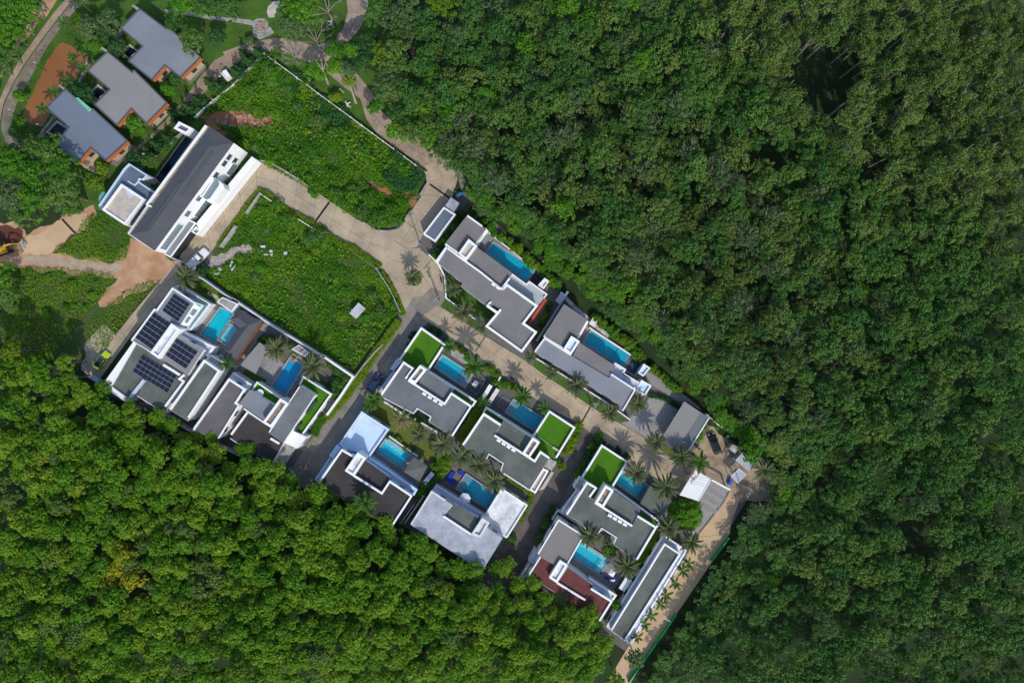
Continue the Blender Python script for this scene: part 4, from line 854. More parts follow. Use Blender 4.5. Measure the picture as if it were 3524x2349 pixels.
c = W('K', 2230, 735, 3.2); MB().box((c[0], c[1], 1.45), (.35, .35, 2.9)).build('post', OFFWHITE, h.r); h.done()
h = House('metal_shed', 'large silver corrugated shed under the trees beside the black car yard', 'shed', 'Q', 1150, 850)
q = [1060, 590, 1490, 800, 1240, 1110, 860, 800]; h.block(q, 3.0, m=METAL, roof=METAL); h.ridges(q, 3.06, .5, DIRTYWHITE, ang=math.atan2(*reversed([b - a for a, b in zip(P('Q', q, 3)[1], P('Q', q, 3)[2])])), h=.07, w_=.1); h.slab([985, 560, 1040, 600, 870, 795, 790, 780], 2.5, CONC, .06); h.done()
h = House('concrete_hut', 'small square grey concrete hut beside the forest by the black car', 'hut', 'Q', 830, 510); q = [795, 372, 975, 470, 860, 630, 692, 490]; h.block(q, 2.4, m=CONC, roof=CONC, win=(1.3,)); h.slab([820, 480, 870, 545, 850, 580, 770, 530], 2.47, LAV, .02, 'roof_patch'); h.done()
h = House('shed_roof_hut', 'silver canopy shelter beside the blue barrel and power pole', 'shelter', 'Q', 950, 1230)
q = [970, 1035, 1160, 1200, 925, 1420, 760, 1225]; h.slab(q, 2.8, METAL, .06); h.ridges(q, 2.86, .4, DIRTYWHITE, ang=math.atan2(*reversed([b - a for a, b in zip(P('Q', q, 3)[1], P('Q', q, 3)[2])]))); h.par(q, 2.8, .15, .15, True, m=OFFWHITE); h.slab([860, 1030, 960, 1040, 850, 1150, 780, 1140], 2.2, METAL, .05)
for i in range(0, 8, 2): c = W('Q', q[i], q[i + 1], 2.8); MB().box((c[0], c[1], 1.4), (.12, .12, 2.78)).build('post', ALU, h.r)
h.done()
r = empty('barrel_stack', W('Q', 715, 1390), 'bright blue plastic drum lying beside the silver shelter', 'barrel')
mb = MB(); a = W('Q', 740, 1310, .5); b_ = W('Q', 695, 1460, .5); mb.tube([a, b_], .45, 12); mb.build('drum', mat('blue_plastic', (.01, .10, .55), .5), r); mb = MB(); mb.tube([tuple(Vector(a).lerp(Vector(b_), .3)), tuple(Vector(a).lerp(Vector(b_), .36))], .49, 12); mb.build('rim', mat('dark_blue_plastic', (.005, .05, .3), .5), r)
h = House('sheet_roof', 'lone silver metal sheet roof standing in the overgrown lot', 'shelter', 'D', 1125, 1485); q = [1133, 1412, 1197, 1466, 1112, 1558, 1052, 1510]; h.slab(q, 2.0, METAL, .05); h.ridges(q, 2.05, .28, OFFWHITE, ang=math.atan2(*reversed([b - a for a, b in zip(P('D', q, 2)[1], P('D', q, 2)[2])])))
for i in range(0, 8, 2): c = W('D', q[i], q[i + 1], 2); MB().box((c[0], c[1], 1), (.08, .08, 1.98)).build('post', ALU, h.r)
h.done()
# --- three grey flat roofed bungalows, top left
def bungalow(label, roof, fasc, top, pads, z=4.6, notch=None):
    h = House('bungalow', label, 'bungalow', 'A', sum(roof[::2]) / (len(roof) / 2), sum(roof[1::2]) / (len(roof) / 2), None)
    p = h.poly(roof, z); h.slab(roof, z - .25, top, .25)
    h.par(roof, z, .12, .28, True, m=RDARK, name='roof_edge')
    MB().prism(inset(p, .7), 0, z - .26).build('wall', CREAM, h.r); h.bodies.append((inset(p, .7), 0, z - .26, (1.7,)))
    for f in fasc:
        mb = MB(); q = P('A', f, z); a, b = Vector(q[0]), Vector(q[1]); d = (b - a).normalized(); n = Vector((d.y, -d.x))
        if n.dot(Vector((1, -1))) < 0: n = -n
        a += n * .16; b += n * .16
        ribbon(mb, [tuple(a), tuple(b)], .12, z - 1.0, z - .02); mb.build('fascia', ORANGE, h.r)
    h.done()
    for l, m in pads: patio('carport_floor', 'A', l, m)
    return h
h1 = bungalow('flat grey bungalow furthest from the muddy pond, partly under trees', [1255, 80, 1490, 258, 1500, 240, 1600, 322, 1800, 515, 1622, 695, 1480, 585, 1365, 718, 1155, 550, 1280, 418, 1085, 255], ([1802, 517, 1624, 697], [1482, 587, 1367, 720]), RSLATE,
    [([1640, 690, 1800, 520, 1855, 610, 1710, 760], DRIVE), ([1380, 700, 1490, 590, 1560, 640, 1440, 760], CREAM)])
h2 = bungalow('middle flat grey bungalow with the spotless light roof', [965, 465, 1187, 650, 1205, 632, 1500, 925, 1315, 1112, 1180, 975, 1050, 1127, 848, 940, 985, 805, 785, 635], ([1502, 927, 1317, 1114], [1182, 977, 1052, 1129]), RSLATEW,
    [([1330, 1100, 1500, 930, 1560, 980, 1390, 1160], DRIVE), ([1060, 1115, 1190, 985, 1240, 1020, 1120, 1160], CREAM)])
h3 = bungalow('blue grey bungalow under tree shadow with mint green netting', [585, 800, 818, 1000, 835, 980, 1143, 1265, 950, 1442, 815, 1325, 685, 1468, 497, 1285, 617, 1145, 415, 970], ([1145, 1267, 952, 1444], [817, 1327, 687, 1470]), mat('blue_grey_flat_roof', (.15, .175, .22), .5, .12, .1, fine=.05, spec=.5),
    [([960, 1450, 1150, 1280, 1235, 1320, 1050, 1500], DRIVE), ([700, 1470, 820, 1340, 890, 1400, 840, 1460, 880, 1525, 850, 1560], CREAM)])
h3.slab([680, 880, 705, 880, 830, 985, 805, 1010], 4.75, MINT, .12, 'netting')
for l, lb in (([1170, 420, 1228, 465, 1160, 520, 1105, 470], 'small dark plunge pool beside the furthest grey bungalow'), ([882, 780, 945, 830, 880, 890, 815, 845], 'small dark plunge pool beside the middle grey bungalow'), ([515, 1105, 600, 1160, 530, 1240, 438, 1185], 'small dark plunge pool beside the blue grey bungalow')):
    pool('A', l, lb, TILENAVY, z=.35, cope=.45, copem=BEIGEC)
for l, lb in (([1085, 270, 1005, 385], 'grey garden wall beside the furthest bungalow'), ([1485, 90, 1560, 120, 1640, 100], 'curved dark path kerb behind the furthest bungalow'), ([480, 1050, 340, 1230], 'grey garden wall beside the blue grey bungalow'), ([790, 540, 710, 740], 'grey garden wall beside the middle bungalow')):
    mb = MB(); ribbon(mb, P('A', l, 1), .4, 0, 1.0); tag(mb.build('garden_wall', CONC), lb, 'wall')
for x, y, lb in ((1215, 65, 'white chimney post at the furthest bungalow corner'), (935, 445, 'white chimney post at the middle bungalow corner'), (555, 785, 'white chimney post at the blue grey bungalow corner')):
    c = W('A', x, y, 4.8); r = empty('corner_post', (c[0], c[1], 0), lb, 'post'); MB().box((c[0], c[1], 2.4), (1.2, .4, 4.8), (1, -.7)).build('shaft', OFFWHITE, r); MB().box((c[0], c[1], 4.85), (1.3, .5, .08), (1, -.7)).build('cap', CONC, r)
c = W('A', 2020, 670, 1.2); r = empty('meter_box', (c[0], c[1], 0), 'white utility box with sloped lid beside the estate lane', 'box'); MB().prism(P('A', [2035, 628, 2068, 680, 2025, 712, 1985, 660], 1.6), 0, 1.6).build('cabinet', OFFWHITE, r); MB().prism(P('A', [2030, 625, 2072, 682, 2045, 695, 1998, 640], 1.7), 1.602, 1.68).build('lid', WHITE, r)

# --- the long white house
h = House('long_house', 'long white house with charcoal hip roof and rounded glass bay', 'house', 'T', 1000, 450)
EV = 8.2
def tp(l, z): return [(*W('T', l[i], l[i + 1], z)[:2], z) for i in range(0, len(l), 2)]
ev = tp([430, 1083, 755, 1307, 1822, -148, 1495, -370], EV); rg = tp([680, 1028, 1490, -98], EV + .9)
MB().prism([q[:2] for q in ev], 0, EV - .02).build('wall', WHITE, h.r)
for f in ([ev[0], ev[1], rg[0]], [ev[1], ev[2], rg[1], rg[0]], [ev[2], ev[3], rg[1]], [ev[3], ev[0], rg[0], rg[1]]):
    mb = MB(); mb.face(f); mb.build('roof', RDARK, h.r)
rd = Vector(rg[1]) - Vector(rg[0]); dn = (Vector(ev[1]) - Vector(ev[0])); 
for f0, f1, side, wd in ((.45, .98, .28, .9), (.02, .55, -.18, .55)):
    a = Vector(rg[0]) + rd * f0 + dn * side * .5; b = Vector(rg[0]) + rd * f1 + dn * side * .5
    zz = EV + .9 * (1 - abs(side)) ; mb = MB(); ribbon(mb, [tuple(a.xy), tuple(b.xy)], wd, zz - .35, zz + .10); mb.build('roof_vent', RDARK, h.r)
h.block([388, 1068, 432, 1083, 700, 715, 645, 680], EV - .3, m=OFFWHITE, roof=GUTTER, rname='gutter'); h.block([640, 682, 705, 712, 1497, -365, 1445, -395], EV - .25, m=OFFWHITE, roof=GUTTER, rname='gutter')
h.par([392, 1068, 655, 690], EV - .25, .5, .2, m=OFFWHITE); h.par([705, 708, 646, 678, 1442, -388], EV - .2, .6, .35); h.par([392, 1070, 755, 1310], EV - .3, .25, .2, m=OFFWHITE)
# facade towards the loop road: windows by position along the wall and height
A = Vector(ev[1][:2]); B = Vector(ev[2][:2]); ud = (B - A).normalized(); nn = Vector((ud.y, -ud.x)); Lw = (B - A).length; ro = root_of(h.r)
for al, zc in ((1604, 6.3), (1497, 6.3), (1300, 6.3), (910, 6.3), (649, 6.3), (1605, 3.2)):
    q = A + ud * (Lw * al / 1800) + nn * .03
    wn = link('window', WINM, h.r, (q.x - ro.x, q.y - ro.y, zc), (0, 0, math.atan2(ud.y, ud.x)), (1, 1, 1.05)); link('window_frame', WINF, wn)
    wi = MB().box((0, 0, 0), (1.7, .12, .1)).mesh('window_sill', OFFWHITE); link('window_sill', wi, wn, (0, -.03, -.9))
# rounded bay
bay = [1500, 288, 1560, 320, 1640, 375, 1686, 420, 1692, 460, 1560, 640, 1525, 662, 1490, 655, 1385, 580, 1322, 545]
h.block(bay, 6.2, z0=0, roof=WHITE, rname='bay_roof')
MB().prism(P('T', [1552, 335, 1600, 355, 1622, 385, 1618, 420, 1500, 590, 1465, 612, 1440, 608, 1388, 570], 6.4), 6.262, 6.4).build('skylight', GLASSB, h.r)
mb = MB()
for k in range(7):
    a, b = W('T', 1545 - k * 22, 350 + k * 33, 6.45)[:2], W('T', 1612 - k * 22, 400 + k * 33, 6.45)[:2]; bar(mb, a, b, .07, 6.4, 6.44)
mb.build('glazing_bars', ALU, h.r)
MB().prism(P('T', [1478, 300, 1520, 305, 1535, 345, 1395, 552, 1350, 560, 1318, 528], 6.3), 6.262, 6.3).build('stained_floor', DIRTF, h.r); h.par([1482, 296, 1530, 306, 1540, 350, 1398, 562, 1345, 570], 6.2, .4, .25)
# lower ground floor, conservatory and garage roofs
def glazing(a0, a1, z0, z1, n):
    c = A + ud * (Lw * (a0 + a1) / 3600) + nn * .04; L_ = Lw * (a1 - a0) / 1800; rz = math.atan2(ud.y, ud.x)
    wn = link('window', MB().box((0, 0, 0), (L_, .08, z1 - z0)).mesh('window', GLASSB), h.r, (c.x - ro.x, c.y - ro.y, (z0 + z1) / 2), (0, 0, rz))
    fr = ring_mesh(L_ + .2, z1 - z0 + .2, .14, .14)
    link('window_frame', fr.mesh('window_frame', WHITE), wn)
    for k in range(1, n): link('glazing_bar', MB().box((0, 0, 0), (.07, .12, z1 - z0 - .1)).mesh('glazing_bar', ALU), wn, ((k / n - .5) * L_, -.02, 0))
glazing(55, 470, 4.5, 7.3, 9); glazing(655, 950, 1.0, 3.5, 5); glazing(1390, 1575, .8, 3.2, 3)
h.block([1225, 888, 1305, 932, 965, 1392, 882, 1345], 3.6, m=mat('painted_garage_shade', (.03, .03, .034), .6), roof=RSLATE, rname='garage_roof'); h.par([1222, 893, 1300, 932, 966, 1386, 886, 1345], 3.6, .25, .28)  # near-black body colour paints the shade inside the open garage
h.tower([1310, 970, 1370, 1030, 1325, 1092, 1243, 1048], 3.0, floor=CONC, z0=0, wd=.3)
h.block([2062, 32, 2132, 78, 1368, 1034, 1308, 940], 3.0, roof=WHITE, rname='canopy', ins=.1)
h.block([965, 1395, 985, 1390, 1062, 1425, 1055, 1440], 2.4, m=OFFWHITE)
# rear annex
an = [405, 128, 652, 285, 590, 345, 545, 328, 528, 375, 748, 520, 640, 655, 460, 975, 345, 955, 0, 735, 0, 680, 340, 190]
h.block(an, 5.2, m=OFFWHITE, roof=RBLUE, rname='terrace', win=(1.7, 4.0)); h.par([0, 700, 342, 200, 407, 135, 645, 287, 590, 345, 545, 330, 528, 375, 745, 520], 5.2, .5, .28, m=BLUEP); h.par([390, 362, 480, 418, 530, 372], 5.2, .35, .22, m=BLUEP)
h.tower([302, 398, 618, 605, 352, 960, 42, 752], 6.4, floor=BEIGEC, wd=.5, depth=.35)
h.slab([600, 655, 665, 690, 465, 968, 408, 915], 5.27, RDARK, .05, 'court_floor'); h.slab([365, 505, 425, 455, 480, 560, 420, 600], 6.12, LAV, .02, 'floor_patch')
MB().prism(P('T', [45, 505, 90, 525, 45, 600, 0, 640, 0, 575], 4.0), 3.9, 4.0).build('glass_canopy', TEALG, h.r)
h.tower([int(x) for x in [1080, -440, 1270, -345, 1180, -265, 1010, -345]], 6.0, floor=RBLUE, z0=0, wd=.5)
h.done()
pool('T', [765, 330, 835, 395, 1275, -215, 1200, -270], 'long dark navy lap pool behind the long white house', TILENAVY, z=.35, cope=.3, copem=DECKL)
sheet('shade_painted_paving', 'T', [985, 1390, 1240, 1050, 1320, 1095, 1060, 1430], .036, mat('carport_shade_black', (.03, .03, .033)))  # black sheet paints the shade of the carport opening onto the driveway floor
sheet('planting_bed', 'T', [1880, 200, 2000, 60, 2060, 40, 1345, 940, 1310, 935, 1480, 660], .03, SOIL)

# ------------------------------------------------------------------ boundary walls and fences
def wall(name, t, l, hgt, wd, m, label, cat='wall', z0=0, posts=0, postm=None):
    q = P(t, l, hgt)
    if not posts:
        mb = MB(); ribbon(mb, q, wd, z0, hgt); return tag(mb.build(name, m), label, cat)
    r = empty(name, (*q[0], 0), label, cat); mb = MB(); ribbon(mb, q, wd, z0, hgt); mb.build('panel', m, r)
    L = sum(math.dist(a, b) for a, b in zip(q, q[1:])); n = max(2, int(L / posts)); pm = MB().box((0, 0, hgt / 2 + .05), (.28, .28, hgt + .1)).mesh('post', postm or m); ro = root_of(r)
    for p in resample(q, n): link('post', pm, r, (p[0] - ro.x, p[1] - ro.y, 0))
    return r
wall('lot_fence', 'B', [285, 482, 1740, 1552], 1.4, .12, OFFWHITE, 'long pale concrete fence between weedy lot and park lane', 'fence', posts=3.0)
wall('lot_fence', 'B', [275, 478, -30, 790], 1.2, .10, CONC, 'short pale fence along the conifers by the estate lane', 'fence', posts=3.0)
wall('lot_fence', 'A', [2100, 760, 1880, 930, 1750, 1050], 1.2, .10, OFFWHITE, 'white rail fence above the red earth near the pool house', 'fence', posts=2.6)
wall('lot_fence', 'A', [1640, 1180, 1450, 1330, 1250, 1510], 1.2, .10, CONC, 'pale fence between lap pool and estate lane', 'fence', posts=2.8)
wall('kerb_wall', 'D', [220, 132, 330, 150, 480, 235, 640, 338, 868, 503], .9, .3, CONC, 'low concrete wall on the upper side of the loop road')
wall('kerb_wall', 'D', [1743, 235, 1758, 335, 1690, 445], .9, .5, CONC, 'curved concrete wall end beside the drain grate')
wall('kerb_wall', 'D', [1175, 690, 1290, 765, 1400, 772, 1500, 752, 1600, 590], .7, .35, CONC, 'low kerb wall round the big bushes at the junction')
wall('lot_wall', 'D', [238, 428, 365, 512], 1.2, .2, OFFWHITE, 'short white wall at the top corner of the overgrown lot')
wall('lot_wall', 'D', [585, 660, 740, 756], 1.2, .2, OFFWHITE, 'short white wall beside hedge and drain grate')
wall('lot_fence', 'D', [1293, 1105, 1400, 1270, 1440, 1350, 1505, 1490], 1.5, .15, mat('pale_green_fence', (.35, .42, .40)), 'pale green fence around the right corner of the overgrown lot', 'fence', posts=2.5)
wall('lot_wall', 'F', [840, 265, 760, 340, 640, 480, 570, 570, 520, 640], 1.4, .3, CONC, 'grey concrete wall directly behind the long yellow green hedge')
wall('ruined_wall', 'T', [2165, 545, 1985, 800], 1.3, .6, CONC, 'weathered concrete wall foundation at the top of the overgrown lot')
wall('ruined_wall', 'T', [1845, 965, 1640, 1250], 1.3, .6, CONC, 'weathered concrete wall foundation nearest the white pickup')
wall('boundary_wall', 'S', [570, 830, 800, 960, 1050, 1140, 1300, 1320, 1720, 1580], 2.2, .32, LAV, 'pale grey wall between palm garden and overgrown lot')
wall('boundary_wall', 'E', [1560, 240, 2010, 545, 2352, 750, 2560, 880], 2.2, .4, OFFWHITE, 'pale wall from the turquoise pools along the overgrown lot')
wall('boundary_wall', 'J', [1750, 230, 2085, 458, 1945, 670, 1800, 870], 2.2, .45, WHITE, 'white wall round the shrub corner at the hedged side lane')
wall('street_wall', 'D', [1765, 980, 1850, 1065, 1905, 1170, 1912, 1240, 1920, 1370, 2010, 1440, 2180, 1560], 1.8, .28, WHITE, 'white curved wall from the guard hut round the junction corner')
wall('garden_wall', 'F', [2005, 705, 1918, 850], 2.0, .9, WHITE, 'left of two white wall blocks between corner villa and central villa')
wall('garden_wall', 'F', [2082, 745, 1990, 890], 2.0, .9, OFFWHITE, 'right of two white wall blocks between corner villa and central villa')
wall('street_wall', 'F', [2110, 615, 2060, 700], 1.5, .3, WHITE, 'short white wall end by the motorbikes on the main road')
wall('garden_wall', 'M', [1000, 95, 1060, 130, 1215, 235, 1350, 290, 1620, 450], .9, .4, OFFWHITE, 'low stone wall between dry lawn palms and the corner villa')
wall('side_wall', 'M', [1535, 870, 1440, 980], 2.0, 1.0, DIRTYWHITE, 'broad white wall by the yellow green shrubs near the pavilion')
wall('side_wall', 'M', [1440, 1110, 1230, 1410], 2.0, .35, CONC, 'grey wall in the narrow gap left of the silver roof')
wall('side_wall', 'M', [1330, 1210, 1180, 1420], 1.6, .12, ALU, 'thin metal rail fence in the narrow stepping stone passage', 'fence')
wall('side_wall', 'E', [160, 1170, 20, 1080], 1.8, .5, BLUEP2, 'pale blue wall piece at the bottom of the lane by the lime car')
wall('rear_wall', 'J', [0, 830, 300, 1030, 560, 1160, 900, 1330, 1000, 1370], 1.8, .35, LAV, 'pale rear wall along the rubber trees below the purple roof')
wall('retaining_edge', 'O', [1290, 0, 1100, 255], 1.2, .2, GREENN, 'green netting fence along the upper tan road edge', 'fence')
wall('retaining_edge', 'O', [720, 830, 460, 1200, 200, 1568], 1.2, .2, GREENN, 'green netting fence along the lower tan road edge', 'fence')
wall('road_barrier', 'O', [588, 866, 662, 912], .9, .12, WHITE, 'thin white barrier bar across the tan road', 'barrier', .75)
wall('pool_edge_rocks', 'V', [770, 230, 860, 330, 990, 440, 1100, 540, 1240, 650], .5, .9, STONE, 'pale rock edging on the forest side of the long pool')
wall('rail_fence', 'P', [750, 700, 880, 808], 1.6, .12, WHITE, 'short white fence panel at the forest edge by the carport', 'fence')
wall('rail_fence', 'P', [620, 580, 722, 672], 1.6, .12, OFFWHITE, 'pale fence panel touching the carport corner', 'fence')
sheet('dry_garden', 'M', [985, 110, 1600, 480, 1560, 760, 1060, 450, 1060, 390, 830, 210], .03, LAWNY)
sheet('garden_lawn', 'D', [1920, 1160, 2080, 1240, 2352, 1440, 2352, 1568, 2130, 1520, 1925, 1370], .03, LAWN)
sheet('garden_lawn', 'V', [0, 690, 440, 980, 560, 1040, 1160, 1430, 1230, 1500, 1190, 1500, 430, 980, 0, 700], .026, LAWN)
sheet('verge', 'V', [440, 905, 560, 970, 1200, 1390, 1460, 1560, 1230, 1560, 760, 1210, 420, 990], .028, LAWN)
sheet('verge', 'Y', [1130, 850, 1330, 980, 1220, 1060, 1050, 950], .045, LAWNY)
sheet('verge', 'G', [390, 1180, 480, 1220, 820, 1480, 860, 1560, 740, 1500, 330, 1240], .028, LAWN)
sheet('stone_path', 'A', [1500, 80, 1620, 90, 1900, 145, 2060, 160, 2260, 180, 2270, 230, 2100, 200, 1890, 175, 1620, 130], .03, CONC)
r = tag(sheet('round_plaza', 'B', [165, 200, 230, 165, 290, 170, 320, 200, 320, 240, 370, 285, 330, 320, 250, 345, 195, 340, 190, 270], .04, CONC), kind='structure')
sheet('round_plaza', 'B', [320, 60, 370, 15, 440, 5, 480, 30, 440, 90, 370, 160, 325, 160, 308, 110], .04, BEIGEC)
for k in range(3):
    mb = MB(); ribbon(mb, P('B', [190 - k * 6, 262 + k * 24, 245, 290 + k * 26, 300, 275 + k * 22, 345 + k * 12, 250 + k * 16], .3), .5, .04, .34 - .08 * k); mb.build('step', CONC, r)
mb = MB(); c = W('B', 255, 228, .3); r = empty('fire_pit', (c[0], c[1], 0), 'small brown round table set on the round concrete plaza', 'table'); MB().disc(c, .65, .5, .6, 10).build('tabletop', ROCK, r); MB().disc(c, .15, .042, .5, 8).build('leg', BARKD, r)
for dx, dy in ((-.9, -.3), (.9, .6), (.5, -.9)): MB().disc((c[0] + dx, c[1] + dy), .28, .042, .45, 8).build('stool', ROCK, r)

# ------------------------------------------------------------------ vehicles
def loft(mb, secs):
    """secs: rings of equal length"""
    n = len(secs[0]); b = len(mb.v)
    for s_ in secs: mb.v += s_
    for i in range(len(secs) - 1):
        for k in range(n):
            j = (k + 1) % n; mb.f.append((b + i * n + k, b + i * n + j, b + (i + 1) * n + j, b + (i + 1) * n + k))
    mb.f.append(tuple(b + k for k in reversed(range(n)))); mb.f.append(tuple(b + (len(secs) - 1) * n + k for k in range(n)))
    return mb
WHEELM = {}
def car(label, t, x, y, ang, L, Wd, paint, roofm, cat='car', kind='hatch'):
    c = W(t, x, y); r = empty('parked_car', (c[0], c[1], .05), label, cat, None, ang)
    hw = Wd / 2
    # body: shoulder line by station from tail (-1) to nose (+1)
    st = [(-1.0, .72, .62, .45), (-.96, .86, .80, .35), (-.85, .96, .92, .25), (-.6, 1.0, .95, .22), (0, 1.0, .93, .22), (.45, 1.0, .90, .22), (.7, .98, .84, .22), (.88, .90, .74, .25), (.97, .76, .62, .32), (1.0, .6, .52, .42)]
    if kind == 'pickup': st = [(-1.0, .93, .98, .5), (-.97, .97, 1.0, .45), (-.5, 1, 1.02, .3), (0, 1, 1.02, .3), (.45, 1, 1.0, .3), (.8, .96, .98, .3), (.95, .86, .88, .36), (1, .7, .72, .45)]
    secs = []
    for f, wf, zt, zb in st:
        X = f * L / 2; w_ = hw * wf
        secs.append([(X, -w_, zb), (X, -w_ * 1.0, (zb + zt) / 2), (X, -w_ * .93, zt - .06), (X, -w_ * .7, zt), (X, w_ * .7, zt), (X, w_ * .93, zt - .06), (X, w_, (zb + zt) / 2), (X, w_, zb)])
    b = loft(MB(), secs).build('body', paint, None); b.parent = r
    top = 1.42 if kind != 'pickup' else 1.72; z0 = .9
    cab = [(-.80, -.62, .22, .42)] if kind == 'hatch' else ([(-.12, -.05, .26, .42)] if kind == 'pickup' else [(-.86, -.66, .20, .42)])
    a0, a1, a2, a3 = cab[0]
    def cs(f, w_, z): return [(f * L / 2, -hw * w_, z), (f * L / 2, hw * w_, z)]
    lo = [(a0, .88), (a3, .90)]; hi = [(a1, .70), (a2, .72)]
    mb = MB(); v = cs(a0, .88, z0) + cs(a3, .90, z0) + cs(a1, .70, top) + cs(a2, .72, top); mb.v = v
    mb.f = [(0, 4, 5, 1), (2, 3, 7, 6), (0, 2, 6, 4), (1, 5, 7, 3), (4, 6, 7, 5)]
    g = mb.build('cabin_glass', GLASS, None); g.parent = r
    mb = MB(); mb.v = [(q[0], q[1] * 1.0, q[2] + .015) for q in v[4:]] + [(q[0], q[1], q[2] + .05) for q in v[4:]]; mb.f = [(0, 1, 5, 4), (1, 3, 7, 5), (3, 2, 6, 7), (2, 0, 4, 6), (4, 5, 7, 6), (0, 2, 3, 1)]
    o = mb.build('roof', roofm, None); o.parent = r
    for sy in (-1, 1):
        mb = MB(); i0 = 0 if sy < 0 else 1; i1 = 2 if sy < 0 else 3
        mb.tube([Vector(v[i0]) + Vector((0, sy * .02, .02)), Vector(v[i0 + 4]) + Vector((0, sy * .02, .02)), Vector(v[i1 + 4]) + Vector((0, sy * .02, .02)), Vector(v[i1]) + Vector((0, sy * .02, .02))], .045, 5); o = mb.build('roof_pillar', paint, None); o.parent = r
        mb = MB().box((a3 * L / 2 - .12, sy * hw * 1.06, .98), (.16, .2, .13)); o = mb.build('mirror', paint, None); o.parent = r
        mb = MB().box((L * .475, sy * hw * .58, .60), (.12, .34, .12)); o = mb.build('headlight', CLOTHW, None); o.parent = r
        mb = MB().box((-L * .492, sy * hw * .62, .68), (.07, .3, .14)); o = mb.build('tail_light', mat('red_lens', (.4, .01, .01), .3), None); o.parent = r
    if not WHEELM:
        m1 = MB(); m1.tube([(0, -.11, 0), (0, .11, 0)], .33, 14); WHEELM['t'] = m1.mesh('wheel', TYRE); m2 = MB(); m2.tube([(0, -.12, 0), (0, .12, 0)], .2, 10); WHEELM['r'] = m2.mesh('rim', ALU)
    for fx in (-.6, .6):
        for sy in (-1, 1):
            wv = link('wheel', WHEELM['t'], r, (fx * L / 2, sy * (hw - .08), .33)); link('rim', WHEELM['r'], wv)
    if kind == 'pickup':
        for sy in (-1, 1): MB().box((-.56 * L / 2, sy * (hw - .08), 1.14), (.82 * L / 2, .1, .25)).build('bed_side', paint, None).parent = r
        MB().box((-.97 * L / 2, 0, 1.14), (.1, Wd - .2, .25)).build('tailgate', paint, None).parent = r
        for k in range(5): MB().box(((-.9 + k * .17) * L / 2, 0, 1.45), (.06, Wd - .1, .05)).build('rack_bar', ALU, None).parent = r
        for sy in (-1, 1): MB().box((-.56 * L / 2, sy * (hw - .1), 1.45), (.8 * L / 2, .05, .05)).build('rack_rail', ALU, None).parent = r
        MB().box((-.55 * L / 2, 0, 1.20), (.75 * L / 2, Wd - .3, .12)).build('bed_cover', CLOTHW, None).parent = r
    return r
def heading(t, x0, y0, x1, y1):
    a, b = W(t, x0, y0), W(t, x1, y1); return math.atan2(b[1] - a[1], b[0] - a[0])
car('lime green car with dark glass roof parked beside the solar villa', 'E', 180, 908, heading('E', 120, 990, 235, 830), 4.7, 1.85, mat('lime_car_paint', (.42, .60, .02), .3, .02, 1, spec=.5), GLASS)
car('dark blue car parked on the side lane below the corner villa', 'F', 758, 685, heading('F', 705, 765, 815, 605), 4.9, 1.9, mat('dark_blue_car_paint', (.02, .035, .09), .25, .02, 1, spec=.5), mat('painted_sky_reflection_roof', (.05, .09, .2), .2, .02, 1, spec=.6))  # roof colour painted bluer than the body to imitate the reflected sky
bc = car('black estate car parked on the dirt yard beside the carport', 'P', 738, 1055, heading('P', 790, 1190, 685, 920), 4.9, 1.85, mat('black_car_paint', (.008, .009, .012), .2, .02, 1, spec=.4), mat('black_car_roof', (.006, .007, .01), .35, .02, 1, spec=.3), kind='wagon')
car('white pickup truck with roof bars parked by the rubble', 'S', 690, 400, heading('S', 480, 620, 880, 190), 5.6, 1.95, mat('white_car_paint', (.68, .7, .72), .3, .02, 1, spec=.5), mat('white_car_roof', (.68, .7, .72), .3, .02, 1), 'pickup', 'pickup')
def bike(label, t, x, y, ang, paint):
    c = W(t, x, y); r = empty('motorbike', (c[0], c[1], .06), label, 'motorbike', None, ang)
    for sx in (-.62, .62):
        mb = MB(); n = 14; mb.tube([(sx + .25 * math.cos(6.2832 * k / n), 0, .3 + .25 * math.sin(6.2832 * k / n)) for k in range(n + 1)], .06, 5); o = mb.build('wheel', TYRE, None); o.parent = r
    mb = MB(); loft(mb, [[(x_, -w_, z0), (x_, w_, z0), (x_, w_ * .7, z1), (x_, -w_ * .7, z1)] for x_, w_, z0, z1 in ((-.75, .06, .5, .62), (-.5, .14, .4, .72), (0, .12, .3, .5), (.3, .16, .35, .7), (.5, .18, .45, .95), (.58, .08, .6, 1.0))]); o = mb.build('body', paint, None); o.parent = r
    MB().box((-.3, 0, .76), (.75, .26, .1)).build('saddle', BLACK, None).parent = r
    mb = MB(); mb.tube([(.42, -.36, 1.02), (.52, 0, 1.0), (.42, .36, 1.02)], .03, 5); mb.build('handlebar', BLACK, None).parent = r
    MB().box((.62, 0, .86), (.08, .16, .14)).build('headlight', CLOTHW, None).parent = r
bike('red motorbike parked on the dirt yard left of the black car', 'K', 1878, 278, R(-35), mat('red_bike_paint', (.4, .02, .015), .3))
bike('dark blue motorbike parked on the main road beside the dark green palm', 'F', 2010, 498, R(-38), mat('blue_bike_paint', (.01, .015, .12), .3))
bike('black motorbike on the main road edge beside the central villa garden', 'V', 200, 1105, R(-40), BLACK)
bike('black motorbike beside the curved white wall at the junction', 'D', 1880, 1215, R(-80), mat('grey_bike_paint', (.05, .05, .05), .4))
bike('black motorbike beside the small silver shed and blue bin', 'D', 2000, 445, R(70), mat('dark_bike_paint', (.02, .02, .02), .4))
